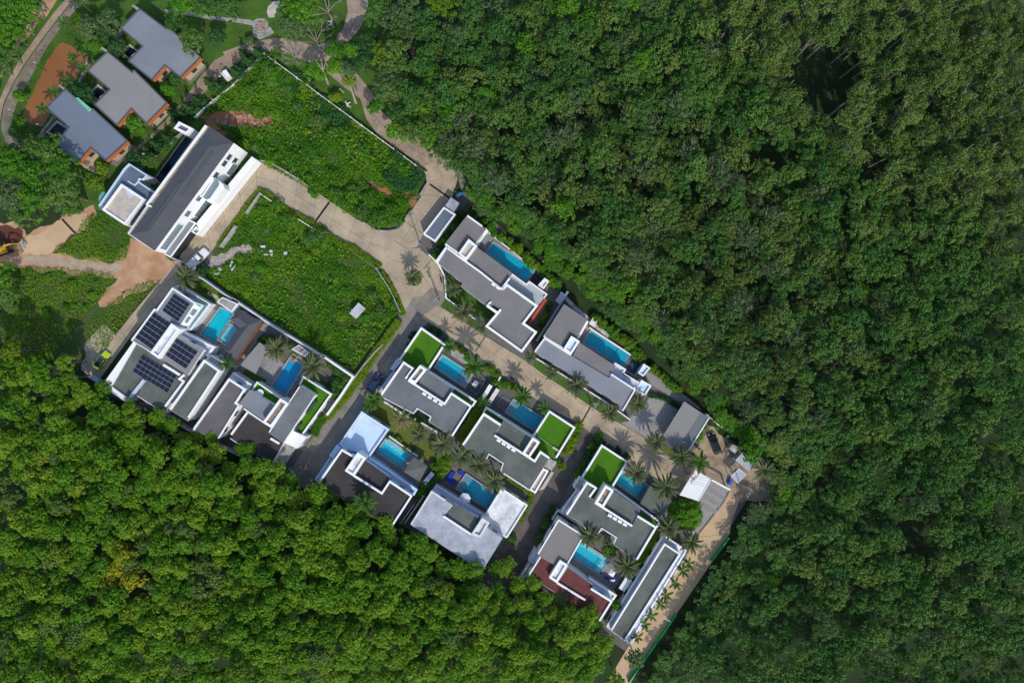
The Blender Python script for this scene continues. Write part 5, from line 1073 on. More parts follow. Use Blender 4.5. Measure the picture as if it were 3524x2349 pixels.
c = W('D', 2045, 440); r = empty('wheelie_bin', c, 'bright blue bin at the end of the drain grate', 'bin'); MB().prism(P('D', [2040, 420, 2062, 430, 2052, 455, 2030, 445], 1), .04, .95).build('bin_body', mat('blue_bin_plastic', (.01, .12, .55), .5), r); MB().prism(P('D', [2038, 418, 2064, 428, 2054, 457, 2028, 447], 1), .955, 1.02).build('lid', mat('blue_bin_lid', (.015, .16, .62), .5), r)
for x0, y0 in ((-.2, -.3), (.2, -.3)): MB().box((c[0] + x0, c[1] + y0, .1), (.08, .2, .2)).build('wheel', TYRE, r)
# excavator at the left edge
YEL = mat('excavator_yellow', (.55, .28, .02), .5, .15, 1.5)
c = W('R', 180, 760); r = empty('excavator', (c[0], c[1], .04), 'yellow excavator digging red earth at the left edge', 'excavator', None, R(18))
for sy in (-1.0, 1.0):
    o = MB(); loft(o, [[(x_, sy - .28, z0), (x_, sy + .28, z0), (x_, sy + .28, z1), (x_, sy - .28, z1)] for x_, z0, z1 in ((-1.9, .3, .55), (-1.7, .08, .78), (1.7, .08, .78), (1.9, .3, .55))]); o = o.build('track', TYRE, None); o.parent = r
MB().box((-.5, 0, 1.15), (3.0, 2.3, .6)).build('chassis', YEL, None).parent = r
MB().box((-1.3, 0, 1.75), (1.3, 2.2, .6)).build('engine_cover', YEL, None).parent = r
o = MB(); loft(o, [[(x_, .15, 1.46), (x_, 1.15, 1.46), (x_, 1.1, z1), (x_, .2, z1)] for x_, z1 in ((-.5, 2.9), (.6, 2.9), (1.0, 2.1))]); o.build('cab', GLASS, None).parent = r
MB().box((.05, .65, 2.94), (1.2, 1.0, .06)).build('cab_roof', BLACK, None).parent = r
mb = MB(); mb.tube([(.8, -.3, 1.4), (2.2, -.3, 3.3), (3.6, -.3, 2.9)], [.22, .24, .16], 6); mb.build('boom', YEL, None).parent = r
mb = MB(); mb.tube([(3.5, -.3, 3.0), (4.6, -.3, 1.1)], [.16, .12], 6); mb.build('dipper_arm', YEL, None).parent = r
o = MB(); loft(o, [[(4.4 + d, -.75, z_), (4.4 + d, .15, z_), (4.9 + d, .15, z_ + .1), (4.9 + d, -.75, z_ + .1)] for d, z_ in ((.1, 1.1), (.0, .7), (.3, .25))]); o.build('bucket', ALU, None).parent = r
# power poles with crossarms, transformers and wires
def power_pole(label, t, x, y, hgt, armdir, stay=None, big=False):
    c = W(t, x, y); r = empty('power_pole', (c[0], c[1], 0), label, 'power pole')
    mb = MB(); mb.tube([(c[0], c[1], 0), (c[0], c[1], hgt)], [.17, .11], 8); mb.build('pole', CONC, r)
    ax = Vector((math.cos(armdir), math.sin(armdir), 0))
    for k, (zz, ln) in enumerate(((hgt - .3, 2.4), (hgt - 1.3, 1.8))):
        MB().box((c[0], c[1], zz), (ln, .12, .14), (ax.x, ax.y)).build('crossarm', CONC, r)
        for f in (-.45, -.2, .2, .45): q = Vector((c[0], c[1], zz)) + ax * ln * f; o = MB().disc(q, .07, zz + .07, zz + .3, 6).build('insulator', BARKD, r)
    if big:
        q = Vector((c[0], c[1], hgt - 2.6)) + Vector((-ax.y, ax.x, 0)) * .5; MB().disc(q, .35, hgt - 3.1, hgt - 2.1, 10).build('transformer', mat('grey_transformer', (.3, .31, .32)), r)
    if stay: o = MB(); o.tube([(c[0], c[1], hgt - .5), (stay[0], stay[1], .1)], .03, 4); o.build('stay_wire', ALU, r)
    return Vector((c[0], c[1], hgt - .05)), ax
PO = [power_pole('power pole with transformer at the junction corner by the white wall', 'D', 1862, 1402, 8.5, R(50), None, True), power_pole('power pole on the grass verge in the middle of the main road', 'V', 1050, 1368, 8.5, R(50)),
      power_pole('power pole with tangled crossarms beside the gate canopy', 'K', 1745, 545, 8.5, R(50), None, True), power_pole('power pole at the lower right yard by the silver shelter', 'K', 2310, 690, 8.5, R(60)),
      power_pole('power pole standing beside the guard hut and grey boulders', 'D', 1690, 890, 8.0, R(30))]
def wires(a, b, label):
    (pa, xa), (pb, xb) = a, b; r = empty('overhead_wires', (pa.x, pa.y, 0), label, 'power lines')
    for f in (-1.0, -.45, .45, 1.0):
        q0, q1 = pa + xa * f, pb + xb * f; pts = [q0.lerp(q1, k / 8) - Vector((0, 0, .6 * (1 - (2 * k / 8 - 1) ** 2))) for k in range(9)]
        mb = MB(); mb.tube(pts, .022, 3); mb.build('wire', BLACK, r)
wires(PO[4], PO[0], 'power lines between the guard hut and the junction corner'); wires(PO[0], PO[1], 'power lines over the main road beside the large upper villa'); wires(PO[1], PO[2], 'power lines over the main road past the driveway palms'); wires(PO[2], PO[3], 'power lines over the white gate canopy')
for x, y, t, lb in ((290, 565, 'A', 'street lamp beside the tan park road by the pond'), (62, 990, 'A', 'street lamp at the bend of the park road'), (315, 1120, 'A', 'street lamp on the grass at the lower pond end'), (1268, 1385, 'A', 'street lamp on the estate lane near the blue grey bungalow'), (1955, 690, 'A', 'street lamp beside the white utility box'),
                    (2150, 125, 'I', 'street lamp on the grass verge of the main road')):
    c = W(t, x, y, 4.5); r = empty('street_lamp', (c[0], c[1], 0), lb, 'street lamp'); mb = MB(); mb.tube([(c[0], c[1], 0), (c[0], c[1], 4.4), (c[0] + .5, c[1], 4.6)], [.07, .05, .04], 6); mb.build('pole', BLACK, r); MB().box((c[0] + .6, c[1], 4.62), (.6, .26, .12)).build('lamp_head', ALU, r)
# boards, bins and loose slabs in the weeds
def slabthing(name, t, l, z0, z1, m, label, cat):
    q = P(t, l, z1); r = MB(); r.prism(q, z0, z1); o = r.build(name, m); return tag(o, label, cat)
slabthing('board', 'S', [1540, 455, 1580, 470, 1510, 640, 1480, 620], .3, .5, CLOTHW, 'longer white board lying beside the rubble heap', 'board')
slabthing('board', 'S', [1630, 545, 1668, 570, 1560, 710, 1522, 690], .3, .48, CLOTHW, 'shorter white board next to a blue strip by the rubble', 'board')
slabthing('strip', 'S', [1555, 590, 1590, 605, 1535, 680, 1515, 650], .5, .56, BLUEC, 'small blue strip between two white boards', 'strip')
for k, (l, lb) in enumerate((([180, 960, 245, 955, 240, 990, 185, 985], 'white slab nearest the ruined walls in the weeds'), ([150, 1015, 210, 1030, 180, 1060, 150, 1045], 'crumpled white sheet right of the rubble heap'), ([300, 1020, 345, 1020, 345, 1055, 305, 1050], 'pale grey slab in the middle of the weeds'), ([490, 1050, 540, 1040, 540, 1080, 500, 1085], 'white slab furthest right in the weedy lot'), ([225, 1072, 280, 1072, 280, 1086, 228, 1086], 'narrow white plank in the weeds'), ([235, 740, 310, 770, 290, 785, 240, 780], 'white debris sheet beside the bushes'), ([262, 690, 290, 700, 290, 730, 268, 725], 'small upper white debris piece by the bushes'), ([312, 1075, 345, 1068, 340, 1095, 318, 1095], 'small white block below the grey slab'))):
    slabthing('debris', 'X', l, .35, .6, mat('debris_white', (.55, .57, .60), .8, .2, 1), lb, 'debris')
c = W('S', 1265, 650, 0); 
slabthing('boulder', 'S', [1180, 640, 1230, 625, 1270, 660, 1255, 720, 1195, 710], 0, .8, STONE, 'pale grey boulder at the foot of the rubble heap', 'boulder')
slabthing('tarpaulin', 'S', [1090, 760, 1180, 740, 1210, 790, 1150, 840, 1080, 810], .2, .6, mat('pale_tarpaulin', (.45, .53, .56)), 'crumpled pale tarpaulin at the lower end of rubble', 'tarpaulin')
for l, lb in (([1640, 50 + 0, 1655, 60, 1645, 70, 1630, 62], 'x'),): pass
for t, l, lb in (('Z', [[1090, 282, 1155, 312], [1140, 268, 1130, 320], [1155, 312, 1105, 345], [1130, 320, 1172, 375]], 'white starfish shaped lawn sculpture in the park below the big tree'), ('Z', [[1330, 1365, 1358, 1445], [1345, 1400, 1392, 1380], [1345, 1400, 1400, 1448]], 'white forked lawn sculpture beside the park lane')):
    a = W(t, l[0][0], l[0][1]); r = empty('lawn_sculpture', (a[0], a[1], 0), lb, 'sculpture')
    for q in l: mb = MB(); mb.tube([W(t, q[0], q[1], .5), W(t, q[2], q[3], .5)], .13, 6); mb.build('arm', OFFWHITE, r)
    mb = MB(); cc = W(t, *l[1][:2], .5); mb.disc(cc, .15, 0, .42, 8); mb.build('foot', CONC, r)
c = W('Z', 1278, 1232); r = empty('park_bench', (c[0], c[1], 0), 'grey stone bench on the lawn beside the park lane', 'bench', None, R(-35)); MB().box((0, 0, .42), (1.3, .5, .1)).build('seat', CONC, None).parent = r
for sx in (-.5, .5): MB().box((sx, 0, .18), (.16, .45, .37)).build('leg', CONC, None).parent = r
for q, lb in (((1003, 1340), 'upper stepping slab near the solar villa gate'),): pass
for k, (x, y) in enumerate(((1040, 1370), (1090, 1395), (1135, 1430), (1180, 1490))):
    c = W('S', x, y); o = MB().box((0, 0, .05), (.75, .5, .1)).build('stepping_stone', BEIGEC, None); o.location = (c[0], c[1], 0.01); o.rotation_euler = (0, 0, R(52)); tag(o, 'beige stepping stone leading from manhole to the turquoise pool', 'stepping stone', 'stepping stones on the palm garden lawn')
sheet('garden_lawn', 'S', [60, 1080, 500, 800, 620, 880, 1500, 1480, 1400, 1568, 900, 1568], .03, LAWN)
c = W('S', 958, 1335); r = empty('manhole', (c[0], c[1], 0), 'square white rimmed manhole beside the stepping stones', 'manhole'); mb = MB(); ribbon(mb, P('S', [940, 1285, 1010, 1330, 970, 1385, 905, 1335], .15), .14, .03, .15, True); mb.build('rim', OFFWHITE, r); MB().prism(P('S', [945, 1295, 1000, 1332, 966, 1372, 918, 1335], .1), .032, .08).build('cover', BLACK, r)
# ------------------------------------------------------------------ vegetation
# species colours (linear), young to old leaf
LPLANT = leafmat('rubber_tree_leaf', [(.044, .138, .008), (.082, .205, .010), (.125, .245, .013), (.20, .29, .02)], .25)
LFOREST = leafmat('forest_leaf', [(.029, .105, .022), (.054, .145, .027), (.085, .178, .032), (.13, .21, .038)], .25)
LGREYF = leafmat('grey_green_leaf', [(.062, .125, .040), (.085, .15, .050), (.115, .17, .058)], .25)
LSLIM = leafmat('slender_tree_leaf', [(.066, .145, .024), (.105, .182, .034), (.155, .22, .048)], .25)
LBRIGHT = leafmat('bright_leaf', [(.040, .15, .010), (.070, .20, .012), (.12, .26, .016)], .25)
LDARK = leafmat('dark_leaf', [(.015, .058, .016), (.026, .082, .022), (.042, .105, .026)], .2)
LYELLOW = leafmat('yellow_leaf', [(.13, .22, .012), (.24, .27, .012), (.40, .33, .015)], .25)
LOLIVE = leafmat('olive_flush_leaf', [(.07, .16, .010), (.11, .20, .012), (.155, .225, .015)], .25)
LHEDGE = leafmat('hedge_leaf', [(.075, .17, .008), (.12, .22, .010), (.17, .26, .012)], .25)
LWEED = leafmat('weed_leaf', [(.024, .11, .006), (.055, .18, .007), (.11, .245, .010), (.19, .29, .018)], .3)
LREED = leafmat('reed_leaf', [(.020, .085, .018), (.036, .115, .024), (.055, .145, .028)], .25)
LPALM = leafmat('date_palm_frond', [(.070, .110, .045), (.105, .135, .055), (.15, .165, .068)], .2)
LPALMG = leafmat('green_palm_frond', [(.028, .095, .014), (.048, .125, .018), (.08, .15, .022)], .2)
LPALMD = leafmat('dry_palm_frond', [(.12, .135, .055), (.17, .165, .07), (.21, .185, .08)], .2)
TWIG = mat('bare_twig', (.27, .23, .20), .9, .25, 2)
TWIGD = mat('purple_grey_twig', (.10, .085, .085), .9, .25, 2)

def quadmesh(name, V, tint, m):
    """V (n,4,3) leaf quads, tint (n,) 0..1 leaf age"""
    n = len(V); me = bpy.data.meshes.new(name)
    me.vertices.add(4 * n); me.vertices.foreach_set('co', V.reshape(-1).astype(np.float32))
    me.loops.add(4 * n); me.loops.foreach_set('vertex_index', np.arange(4 * n, dtype=np.int32))
    me.polygons.add(n); me.polygons.foreach_set('loop_start', np.arange(0, 4 * n, 4, dtype=np.int32))
    try: me.polygons.foreach_set('loop_total', np.full(n, 4, np.int32))
    except Exception: pass
    a = me.attributes.new('tint', 'FLOAT', 'FACE'); a.data.foreach_set('value', np.clip(tint, 0, 1).astype(np.float32))
    me.update(calc_edges=True); me.materials.append(m); return me

def leaves(C, N, size, asp=1.0, rg=rng):
    """leaf quads at C facing N"""
    n = len(C); N = N / np.maximum(1e-6, np.linalg.norm(N, axis=1, keepdims=True))
    t = rg.normal(size=(n, 3)); t -= (t * N).sum(1, keepdims=True) * N; t /= np.maximum(1e-6, np.linalg.norm(t, axis=1, keepdims=True))
    b = np.cross(N, t); s = (size * rg.uniform(.6, 1.25, n))[:, None]
    a = t * s * asp; c = b * s
    lift = N * s * .22
    return np.stack([C - a, C - c * .75 + lift, C + a, C + c * .75 + lift], 1)

def crown(name, lobes, per, size, m, jit=.55, low=-.25, rg=rng, tvar=.3):
    C = []; N = []; T = []
    for (x, y, z, r, tl) in lobes:
        k = max(6, int(per * r * r)); d = rg.normal(size=(k * 2, 3)); d /= np.linalg.norm(d, axis=1, keepdims=True); d = d[d[:, 2] > low][:k]
        C.append(np.array([x, y, z]) + d * r * rg.uniform(.72, 1.08, (len(d), 1)) * np.array([1, 1, .85])); N.append(d * .9 + rg.normal(size=d.shape) * jit * .72 + np.array([0, 0, .5]))
        T.append(tl + rg.normal(size=len(d)) * tvar)
    C = np.concatenate(C); return quadmesh(name, leaves(C, np.concatenate(N), size, 1.0, rg), np.concatenate(T), m)

def lobeset(Rr, Hh, n, rmin, rmax, rg=rng, irr=.3):
    out = []; ph = rg.uniform(0, 6.28, 4)
    for i in range(n):
        f = math.sqrt((i + .5) / n); a = i * 2.39996 + rg.uniform(-.35, .35)
        wob = 1 + irr * (math.sin(2 * a + ph[0]) * .5 + math.sin(3 * a + ph[1]) * .5)
        r = Rr * f * wob * rg.uniform(.9, 1.06)
        z = Hh * math.sqrt(max(0, 1 - f * f * .92)) * rg.uniform(.75, 1.1)
        out.append((r * math.cos(a), r * math.sin(a), z, rg.uniform(rmin, rmax) * (1.05 - .25 * f), rg.uniform(.15, .85)))
    return out

def trunkmesh(name, hgt, r, m, spread, rg, nb=5, lean=.4):
    mb = MB(); tx, ty = rg.uniform(-lean, lean, 2)
    mb.tube([(0, 0, 0), (tx * .4, ty * .4, hgt * .45), (tx, ty, hgt * .8)], [r, r * .8, r * .6], 7)
    for k in range(nb):
        a = 6.2832 * k / nb + rg.uniform(-.4, .4); s = spread * rg.uniform(.6, 1); z0 = hgt * rg.uniform(.5, .8)
        p0 = Vector((tx * z0 / hgt, ty * z0 / hgt, z0)); p2 = Vector((tx + s * math.cos(a), ty + s * math.sin(a), hgt * rg.uniform(.92, 1.12)))
        mid = p0.lerp(p2, .5) + Vector((rg.uniform(-.3, .3), rg.uniform(-.3, .3), hgt * .06)); mb.tube([p0, mid, p2], [r * .5, r * .35, r * .15], 5)
        for q in range(2):
            a2 = a + rg.uniform(-.9, .9); mb.tube([mid, mid + Vector((math.cos(a2) * s * .5, math.sin(a2) * s * .5, hgt * .12))], [r * .25, r * .08], 4)
    return mb.mesh(name, m)

HP, HF = 8.0, 8.5     # height of the crown's base over ground
CP = [crown('crown', [(x, y, z + HP, r, t) for x, y, z, r, t in lobeset(2.5, 2.6, 30, .6, .95)], 85, .25, LPLANT) for _ in range(8)]
CF = [crown('crown', [(x, y, z + HF, r, t) for x, y, z, r, t in lobeset(q[0], q[1], q[2], q[3], q[4], irr=.55)], q[5], q[6], LFOREST, .75) for q in ((2.7, 2.3, 30, .5, .9, 86, .22), (2.3, 2.6, 26, .45, .85, 90, .2), (3.0, 2.0, 34, .5, .9, 80, .23), (2.5, 2.2, 36, .4, .7, 100, .19), (2.9, 2.6, 26, .6, 1.1, 70, .25), (2.2, 1.8, 24, .45, .8, 90, .21), (2.7, 1.9, 38, .4, .75, 96, .2))]
CG = [crown('crown', [(x, y, z + HF, r, t) for x, y, z, r, t in lobeset(2.8, 2.4, 24, .6, 1.0, irr=.6)], 60, .2, LGREYF, .95) for _ in range(4)]
CS = [crown('crown', [(x, y, z + HF, r, t) for x, y, z, r, t in lobeset(2.6, 2.2, 32, .42, .8, irr=.55)], 90, .2, LSLIM, .8) for _ in range(3)]
CB = [crown('crown', [(x, y, z + HF, r, t) for x, y, z, r, t in lobeset(2.5, 2.2, 28, .5, .9, irr=.5)], 80, .22, LBRIGHT, .7) for _ in range(2)]
TP = [trunkmesh('trunk', HP + 1, .2, BARK, 2.0, rng) for _ in range(3)]
TG = [trunkmesh('trunk', HF + 2.3, .15, BARKP, 3.0, rng, 9) for _ in range(3)]
TF = [trunkmesh('trunk', HF + 1.6, .2, BARK, 2.6, rng, 6) for _ in range(3)]
# slender plantation trees: long pale stems, foliage in a loose tuft
def slim(rg):
    lb = []; mb = MB(); h_ = rg.uniform(12, 15); mb.tube([(0, 0, 0), (.1, .1, h_ * .5), (.2, 0, h_ * .7)], [.19, .16, .14], 6)
    for k in range(7):
        a = 6.2832 * k / 7 + rg.uniform(-.4, .4); s = rg.uniform(.8, 2.4); z0 = h_ * rg.uniform(.45, .68); top = Vector((s * math.cos(a), s * math.sin(a), h_ * rg.uniform(.86, 1.05)))
        p0 = Vector((.12, .05, z0)); mb.tube([p0, p0.lerp(top, .5) + Vector((0, 0, .3)), top], [.12, .10, .06], 5)
        for q in range(5):
            c = p0.lerp(top, rg.uniform(.5, 1.04)); lb.append((c.x + rg.uniform(-.9, .9), c.y + rg.uniform(-.9, .9), c.z + rg.uniform(-.3, .4), rg.uniform(.45, .8), rg.uniform(.1, .9)))
    return crown('crown', lb, 95, .17, LSLIM, 1.0, -.6, rg), mb.mesh('trunk', BARKP)
SL = [slim(rng) for _ in range(5)]

def poisson(poly, d, rg=rng, tries=1):
    xs = [p[0] for p in poly]; ys = [p[1] for p in poly]; pts = []; row = 0; y = min(ys)
    while y < max(ys):
        x = min(xs) + (row % 2) * d / 2
        while x < max(xs):
            pts.append((x + rg.uniform(-.28, .28) * d, y + rg.uniform(-.28, .28) * d)); x += d
        y += d * .87; row += 1
    pts = np.array(pts); return pts[inpoly(pts[:, 0], pts[:, 1], poly)]

def plant_tree(name, label, group, x, y, cm, tm, s, rz, cat='tree', zs=1.0):
    r = empty(name, (x, y, 0), label, cat, group, rz); r.scale = (s, s, s * zs)
    link('trunk', tm, r); link('crown', cm, r); return r

def seg_dist(x, y, line):
    best = 1e9
    for a, b in zip(line, line[1:]):
        dx, dy = b[0] - a[0], b[1] - a[1]; f = max(0, min(1, ((x - a[0]) * dx + (y - a[1]) * dy) / (dx * dx + dy * dy))); best = min(best, math.hypot(x - a[0] - f * dx, y - a[1] - f * dy))
    return best
# rubber plantation, lower left
pl = P('H', [-40, 800, 60, 800, 120, 815, 190, 890, 300, 945, 370, 965, 460, 1010, 600, 1066, 700, 1112, 830, 1168, 930, 1238, 1060, 1302, 1180, 1318, 1240, 1352, 1390, 1448, 1432, 1495, 1395, 1540, 1370, 1610, -40, 1610], 11)
pts = poisson(pl, 3.75); plow = pl[3:20]; yel = [P('H', l, 12)[0] for l in ([258, 1310], [290, 1338], [238, 1345], [272, 1282])]
CPG = [crown('crown', [(x, y, z + HP, r, t) for x, y, z, r, t in lobeset(2.5, 2.2, 28, .5, .85)], 85, .22, LSLIM, .7) for _ in range(2)]
CPY = [crown('crown', [(x, y, z + HP, r, t) for x, y, z, r, t in lobeset(2.4, 2.4, 28, .55, .9)], 85, .24, LOLIVE) for _ in range(2)]
pts = np.array([p for p in pts if min(math.dist(p, c) for c in yel) > 2.6])
corner = np.array(W('H', 0, 1568)[:2]); pts = pts[np.argsort(-np.linalg.norm(pts - corner, axis=1))]
for x, y in pts[:296]:
    cd_ = math.dist((x, y), corner); u = random.random(); nm, lb, gp, cm = 'rubber_tree', 'bright green rubber tree of the dense plantation below the villas', 'rubber trees in the lower left plantation', random.choice(CP)
    if u < (.35 if cd_ < 45 else .05): nm, lb, gp, cm = 'pale_rubber_tree', 'pale olive green tree among the bright plantation at the lower left', 'pale trees in the lower left plantation', random.choice(CPG)
    elif u > .93: nm, lb, gp, cm = 'olive_rubber_tree', 'yellowish olive crown among the bright plantation trees below the villas', 'olive crowns in the lower left plantation', random.choice(CPY)
    plant_tree(nm, lb, gp, x, y, cm, random.choice(TP), random.uniform(.74, 1.0), random.uniform(0, 6.28), zs=random.uniform(1.06, 1.3) * min(1, .56 + seg_dist(x, y, plow) / 22))
cy = crown('crown', [(x, y, z + HP, r, t) for x, y, z, r, t in lobeset(2.4, 2.4, 22, .6, .95)], 56, .26, LYELLOW)
for c, lb in zip(yel, ('yellow leaved tree at the left of the yellow clump in the plantation', 'yellow leaved tree at the right of the yellow clump in the plantation', 'lowest yellow leaved tree of the clump in the plantation', 'topmost yellow leaved tree of the clump in the plantation')):
    plant_tree('yellow_tree', lb, None, c[0], c[1], cy, TP[0], random.uniform(1.0, 1.1), random.uniform(0, 6.28))
# forest on the right
fp = P('H', [905, 250, 960, 330, 1040, 372, 1075, 425, 1130, 440, 1215, 495, 1275, 545, 1330, 595, 1390, 645, 1450, 700, 1535, 768, 1612, 840, 1675, 895, 1725, 960, 1775, 1015, 1802, 1062, 1808, 1112, 1754, 1208, 1700, 1296, 1618, 1416, 1518, 1570, 1484, 1630, 2400, 1620, 2400, 640, 2250, 520, 2050, 430, 1850, 280, 1700, 160, 1600, -40, 1130, -40, 1120, 60, 1080, 120, 1040, 60, 900, 60, 880, 160], 10.5)
fpts = poisson(fp, 3.7)
gaps = [(P('H', l, 3)[0], r) for l, r in (([1770, 380], 3.6), ([1850, 205], 6.5), ([1700, 375], 2.6), ([2050, 1220], 4), ([1930, 700], 2.2), ([1560, 880], 2.0), ([1960, 470], 2.5), ([2200, 1000], 2.2), ([1830, 940], 2.4), ([1990, 1395], 2.5), ([1760, 1395], 2.5), ([1300, 560], 2), ([1400, 620], 2))]
fpts = np.array([p for p in fpts if all(math.dist(p, c) > r for c, r in gaps)])
slp = P('H', [1600, -40, 1700, 160, 1850, 280, 2050, 430, 2250, 520, 2400, 640, 2400, -40], 12)
cx0 = np.array(W('H', 1300, 800)[:2]); order = np.argsort(np.linalg.norm(fpts - cx0, axis=1)); near, far = fpts[order[:298]], fpts[order[298:]]
tanr = P('H', [1785, 1062, 1775, 1100, 1725, 1195, 1672, 1282, 1590, 1400, 1490, 1555])
for x, y in near:
    if random.random() < .13: cm = random.choice(CG); nm, lb, gp = 'grey_green_tree', 'twiggy grey green tree among the dense dark forest right of the villas', 'grey green trees of the right forest'
    elif random.random() < max(0, (x + 10) / 130): cm = random.choice(CS); nm, lb, gp = 'olive_forest_tree', 'olive green finely leaved crown mixed into the right forest', 'olive crowns in the right forest'
    elif random.random() < .05: cm = random.choice(CB); nm, lb, gp = 'bright_forest_tree', 'fresh bright green crown standing out of the dark forest right of the villas', 'bright crowns in the right forest'
    else: cm = random.choice(CF); nm, lb, gp = 'forest_tree', 'dense dark green tree in the forest nearest the villas on the right', 'forest trees right of the villas'
    plant_tree(nm, lb, gp, x, y, cm, random.choice(TG if nm == 'grey_green_tree' else TF), random.uniform(.72, 1.06), random.uniform(0, 6.28), zs=random.uniform(.98, 1.3) * min(1, .38 + seg_dist(x, y, tanr) / 26))
def edge(l, step, lo, hi, label, group, jit=.8, cms=None):
    q = P('H', l, 4); Ln = sum(math.dist(a, b) for a, b in zip(q, q[1:]))
    for p in resample(q, int(Ln / step)):
        plant_tree('edge_tree', label, group, p[0] + random.uniform(-jit, jit), p[1] + random.uniform(-jit, jit), random.choice(cms or CF), random.choice(TF), random.uniform(lo, hi), random.uniform(0, 6.28), zs=random.uniform(.45, .6))
edge([1800, 1092, 1766, 1172, 1736, 1222, 1674, 1312, 1604, 1420, 1544, 1508, 1490, 1598], 1.9, .42, .55, 'low leafy tree at the forest edge along the tan perimeter road', 'low edge trees along the tan road')
edge([1822, 1118, 1764, 1240, 1644, 1414, 1524, 1604], 2.2, .55, .7, 'low leafy tree just inside the forest along the tan perimeter road', 'low inner edge trees along the tan road')
EB = [crown('crown', [(x, y, z + HF, r, t) for x, y, z, r, t in lobeset(2.7, 2.3, 26, .6, 1.05, irr=.5)], 74, .26, LBRIGHT, .7) for _ in range(2)]
edge([1085, 440, 1130, 488, 1185, 515, 1232, 548, 1285, 600, 1345, 652, 1398, 692, 1456, 745, 1515, 795, 1580, 858, 1626, 895, 1662, 935], 1.9, .5, .72, 'low bright creeper clad tree at the forest edge behind the upper villas', 'low edge trees behind the upper villas', 1.0, EB + CF[:1])
edge([1095, 425, 1140, 470, 1200, 497, 1250, 530, 1305, 580, 1362, 632, 1412, 672, 1475, 725, 1535, 778, 1600, 840, 1645, 880], 2.3, .62, .82, 'taller creeper clad tree in the second line of the forest edge behind the upper villas', 'second line of edge trees behind the upper villas', 1.2, EB + CF)
edge([1660, 955, 1702, 990, 1735, 1010, 1790, 1050], 2.2, .6, .8, 'low bright tree at the forest edge above the dirt yard', 'low edge trees above the dirt yard', .8, EB)
def scatter_stuff(name, pts, meshes, label, smin, smax, zmin=.8, zmax=1.2, alt=0):
    """one object: geometry nodes put a random whole tree on every point"""
    me = bpy.data.meshes.new(name); me.from_pydata([(x, y, 0) for x, y in pts], [], [])
    n = len(pts)
    for an, ty, va in (('pick', 'INT', np.where(rng.uniform(size=n) < np.clip((np.array([p[0] for p in pts]) - 5) / 130, 0, .75), len(meshes) - 1 - rng.integers(0, max(1, alt), n), rng.integers(0, len(meshes) - alt, n)) if alt else rng.integers(0, len(meshes), n)), ('spin', 'FLOAT_VECTOR', np.stack([np.zeros(n), np.zeros(n), rng.uniform(0, 6.28, n)], 1)), ('size', 'FLOAT_VECTOR', None)):
        if va is None: s = rng.uniform(smin, smax, n); va = np.stack([s, s, s * rng.uniform(zmin, zmax, n) * np.array([min(1, .38 + seg_dist(x, y, tanr) / 26) for x, y in pts])], 1)
        a = me.attributes.new(an, ty, 'POINT'); a.data.foreach_set('value' if ty == 'INT' else 'vector', va.reshape(-1).astype(np.int32 if ty == 'INT' else np.float32))
    o = link(name, me); tag(o, label, 'trees', None, 'stuff')
    ng = bpy.data.node_groups.new(name + '_scatter', 'GeometryNodeTree')
    ng.interface.new_socket('Geometry', in_out='INPUT', socket_type='NodeSocketGeometry'); ng.interface.new_socket('Geometry', in_out='OUTPUT', socket_type='NodeSocketGeometry')
    N = ng.nodes; Lk = ng.links; gi = N.new('NodeGroupInput'); go = N.new('NodeGroupOutput')
    ip = N.new('GeometryNodeInstanceOnPoints'); ip.inputs['Pick Instance'].default_value = True
    g2 = N.new('GeometryNodeGeometryToInstance')
    for ob in meshes:
        oi = N.new('GeometryNodeObjectInfo'); oi.inputs['Object'].default_value = ob; oi.transform_space = 'ORIGINAL'; oi.inputs['As Instance'].default_value = False
        Lk.new(oi.outputs['Geometry'], g2.inputs[0]) if False else None
        gg = N.new('GeometryNodeGeometryToInstance'); Lk.new(oi.outputs['Geometry'], gg.inputs[0]); ob['_gi'] = 0
        if 'jn' not in locals(): jn = N.new('GeometryNodeJoinGeometry')
        Lk.new(gg.outputs[0], jn.inputs[0]); del ob['_gi']
    def attr(nm, ty):
        a = N.new('GeometryNodeInputNamedAttribute'); a.data_type = ty; a.inputs[0].default_value = nm; return a.outputs[0]
    Lk.new(gi.outputs[0], ip.inputs['Points']); Lk.new(jn.outputs[0], ip.inputs['Instance']); Lk.new(attr('pick', 'INT'), ip.inputs['Instance Index'])
    Lk.new(attr('spin', 'FLOAT_VECTOR'), ip.inputs['Rotation']); Lk.new(attr('size', 'FLOAT_VECTOR'), ip.inputs['Scale']); Lk.new(ip.outputs[0], go.inputs[0])
    md = o.modifiers.new('scatter', 'NODES'); md.node_group = ng; return o
src = []
for m in CF + CF + CG[:2] + CB[:1] + CS:
    src.append(next(o for o in bpy.data.objects if o.data is m))
scatter_stuff('far_forest', far, src, 'unbroken dark forest canopy filling the right side beyond the nearest trees', .72, 1.08, .98, 1.28, 3)
spts = poisson(slp, 3.9); spts = np.array([p for p in spts if all(math.dist(p, c) > r for c, r in gaps)])
for x, y in spts:
    cm, tm = random.choice(SL); plant_tree('slender_tree', 'slender pale stemmed tree with loose foliage in the upper right forest', 'slender trees of the upper right forest', x, y, cm, tm, random.uniform(.85, 1.2), random.uniform(0, 6.28), zs=random.uniform(.85, 1.1))

psrc = [next(o for o in bpy.data.objects if o.data is m) for m in CP + CPG + CPY[:1] if any(o.data is m for o in bpy.data.objects)]
scatter_stuff('far_plantation', pts[296:], psrc, 'unbroken rubber plantation canopy in the bottom left corner', .82, 1.06, 1.0, 1.2)
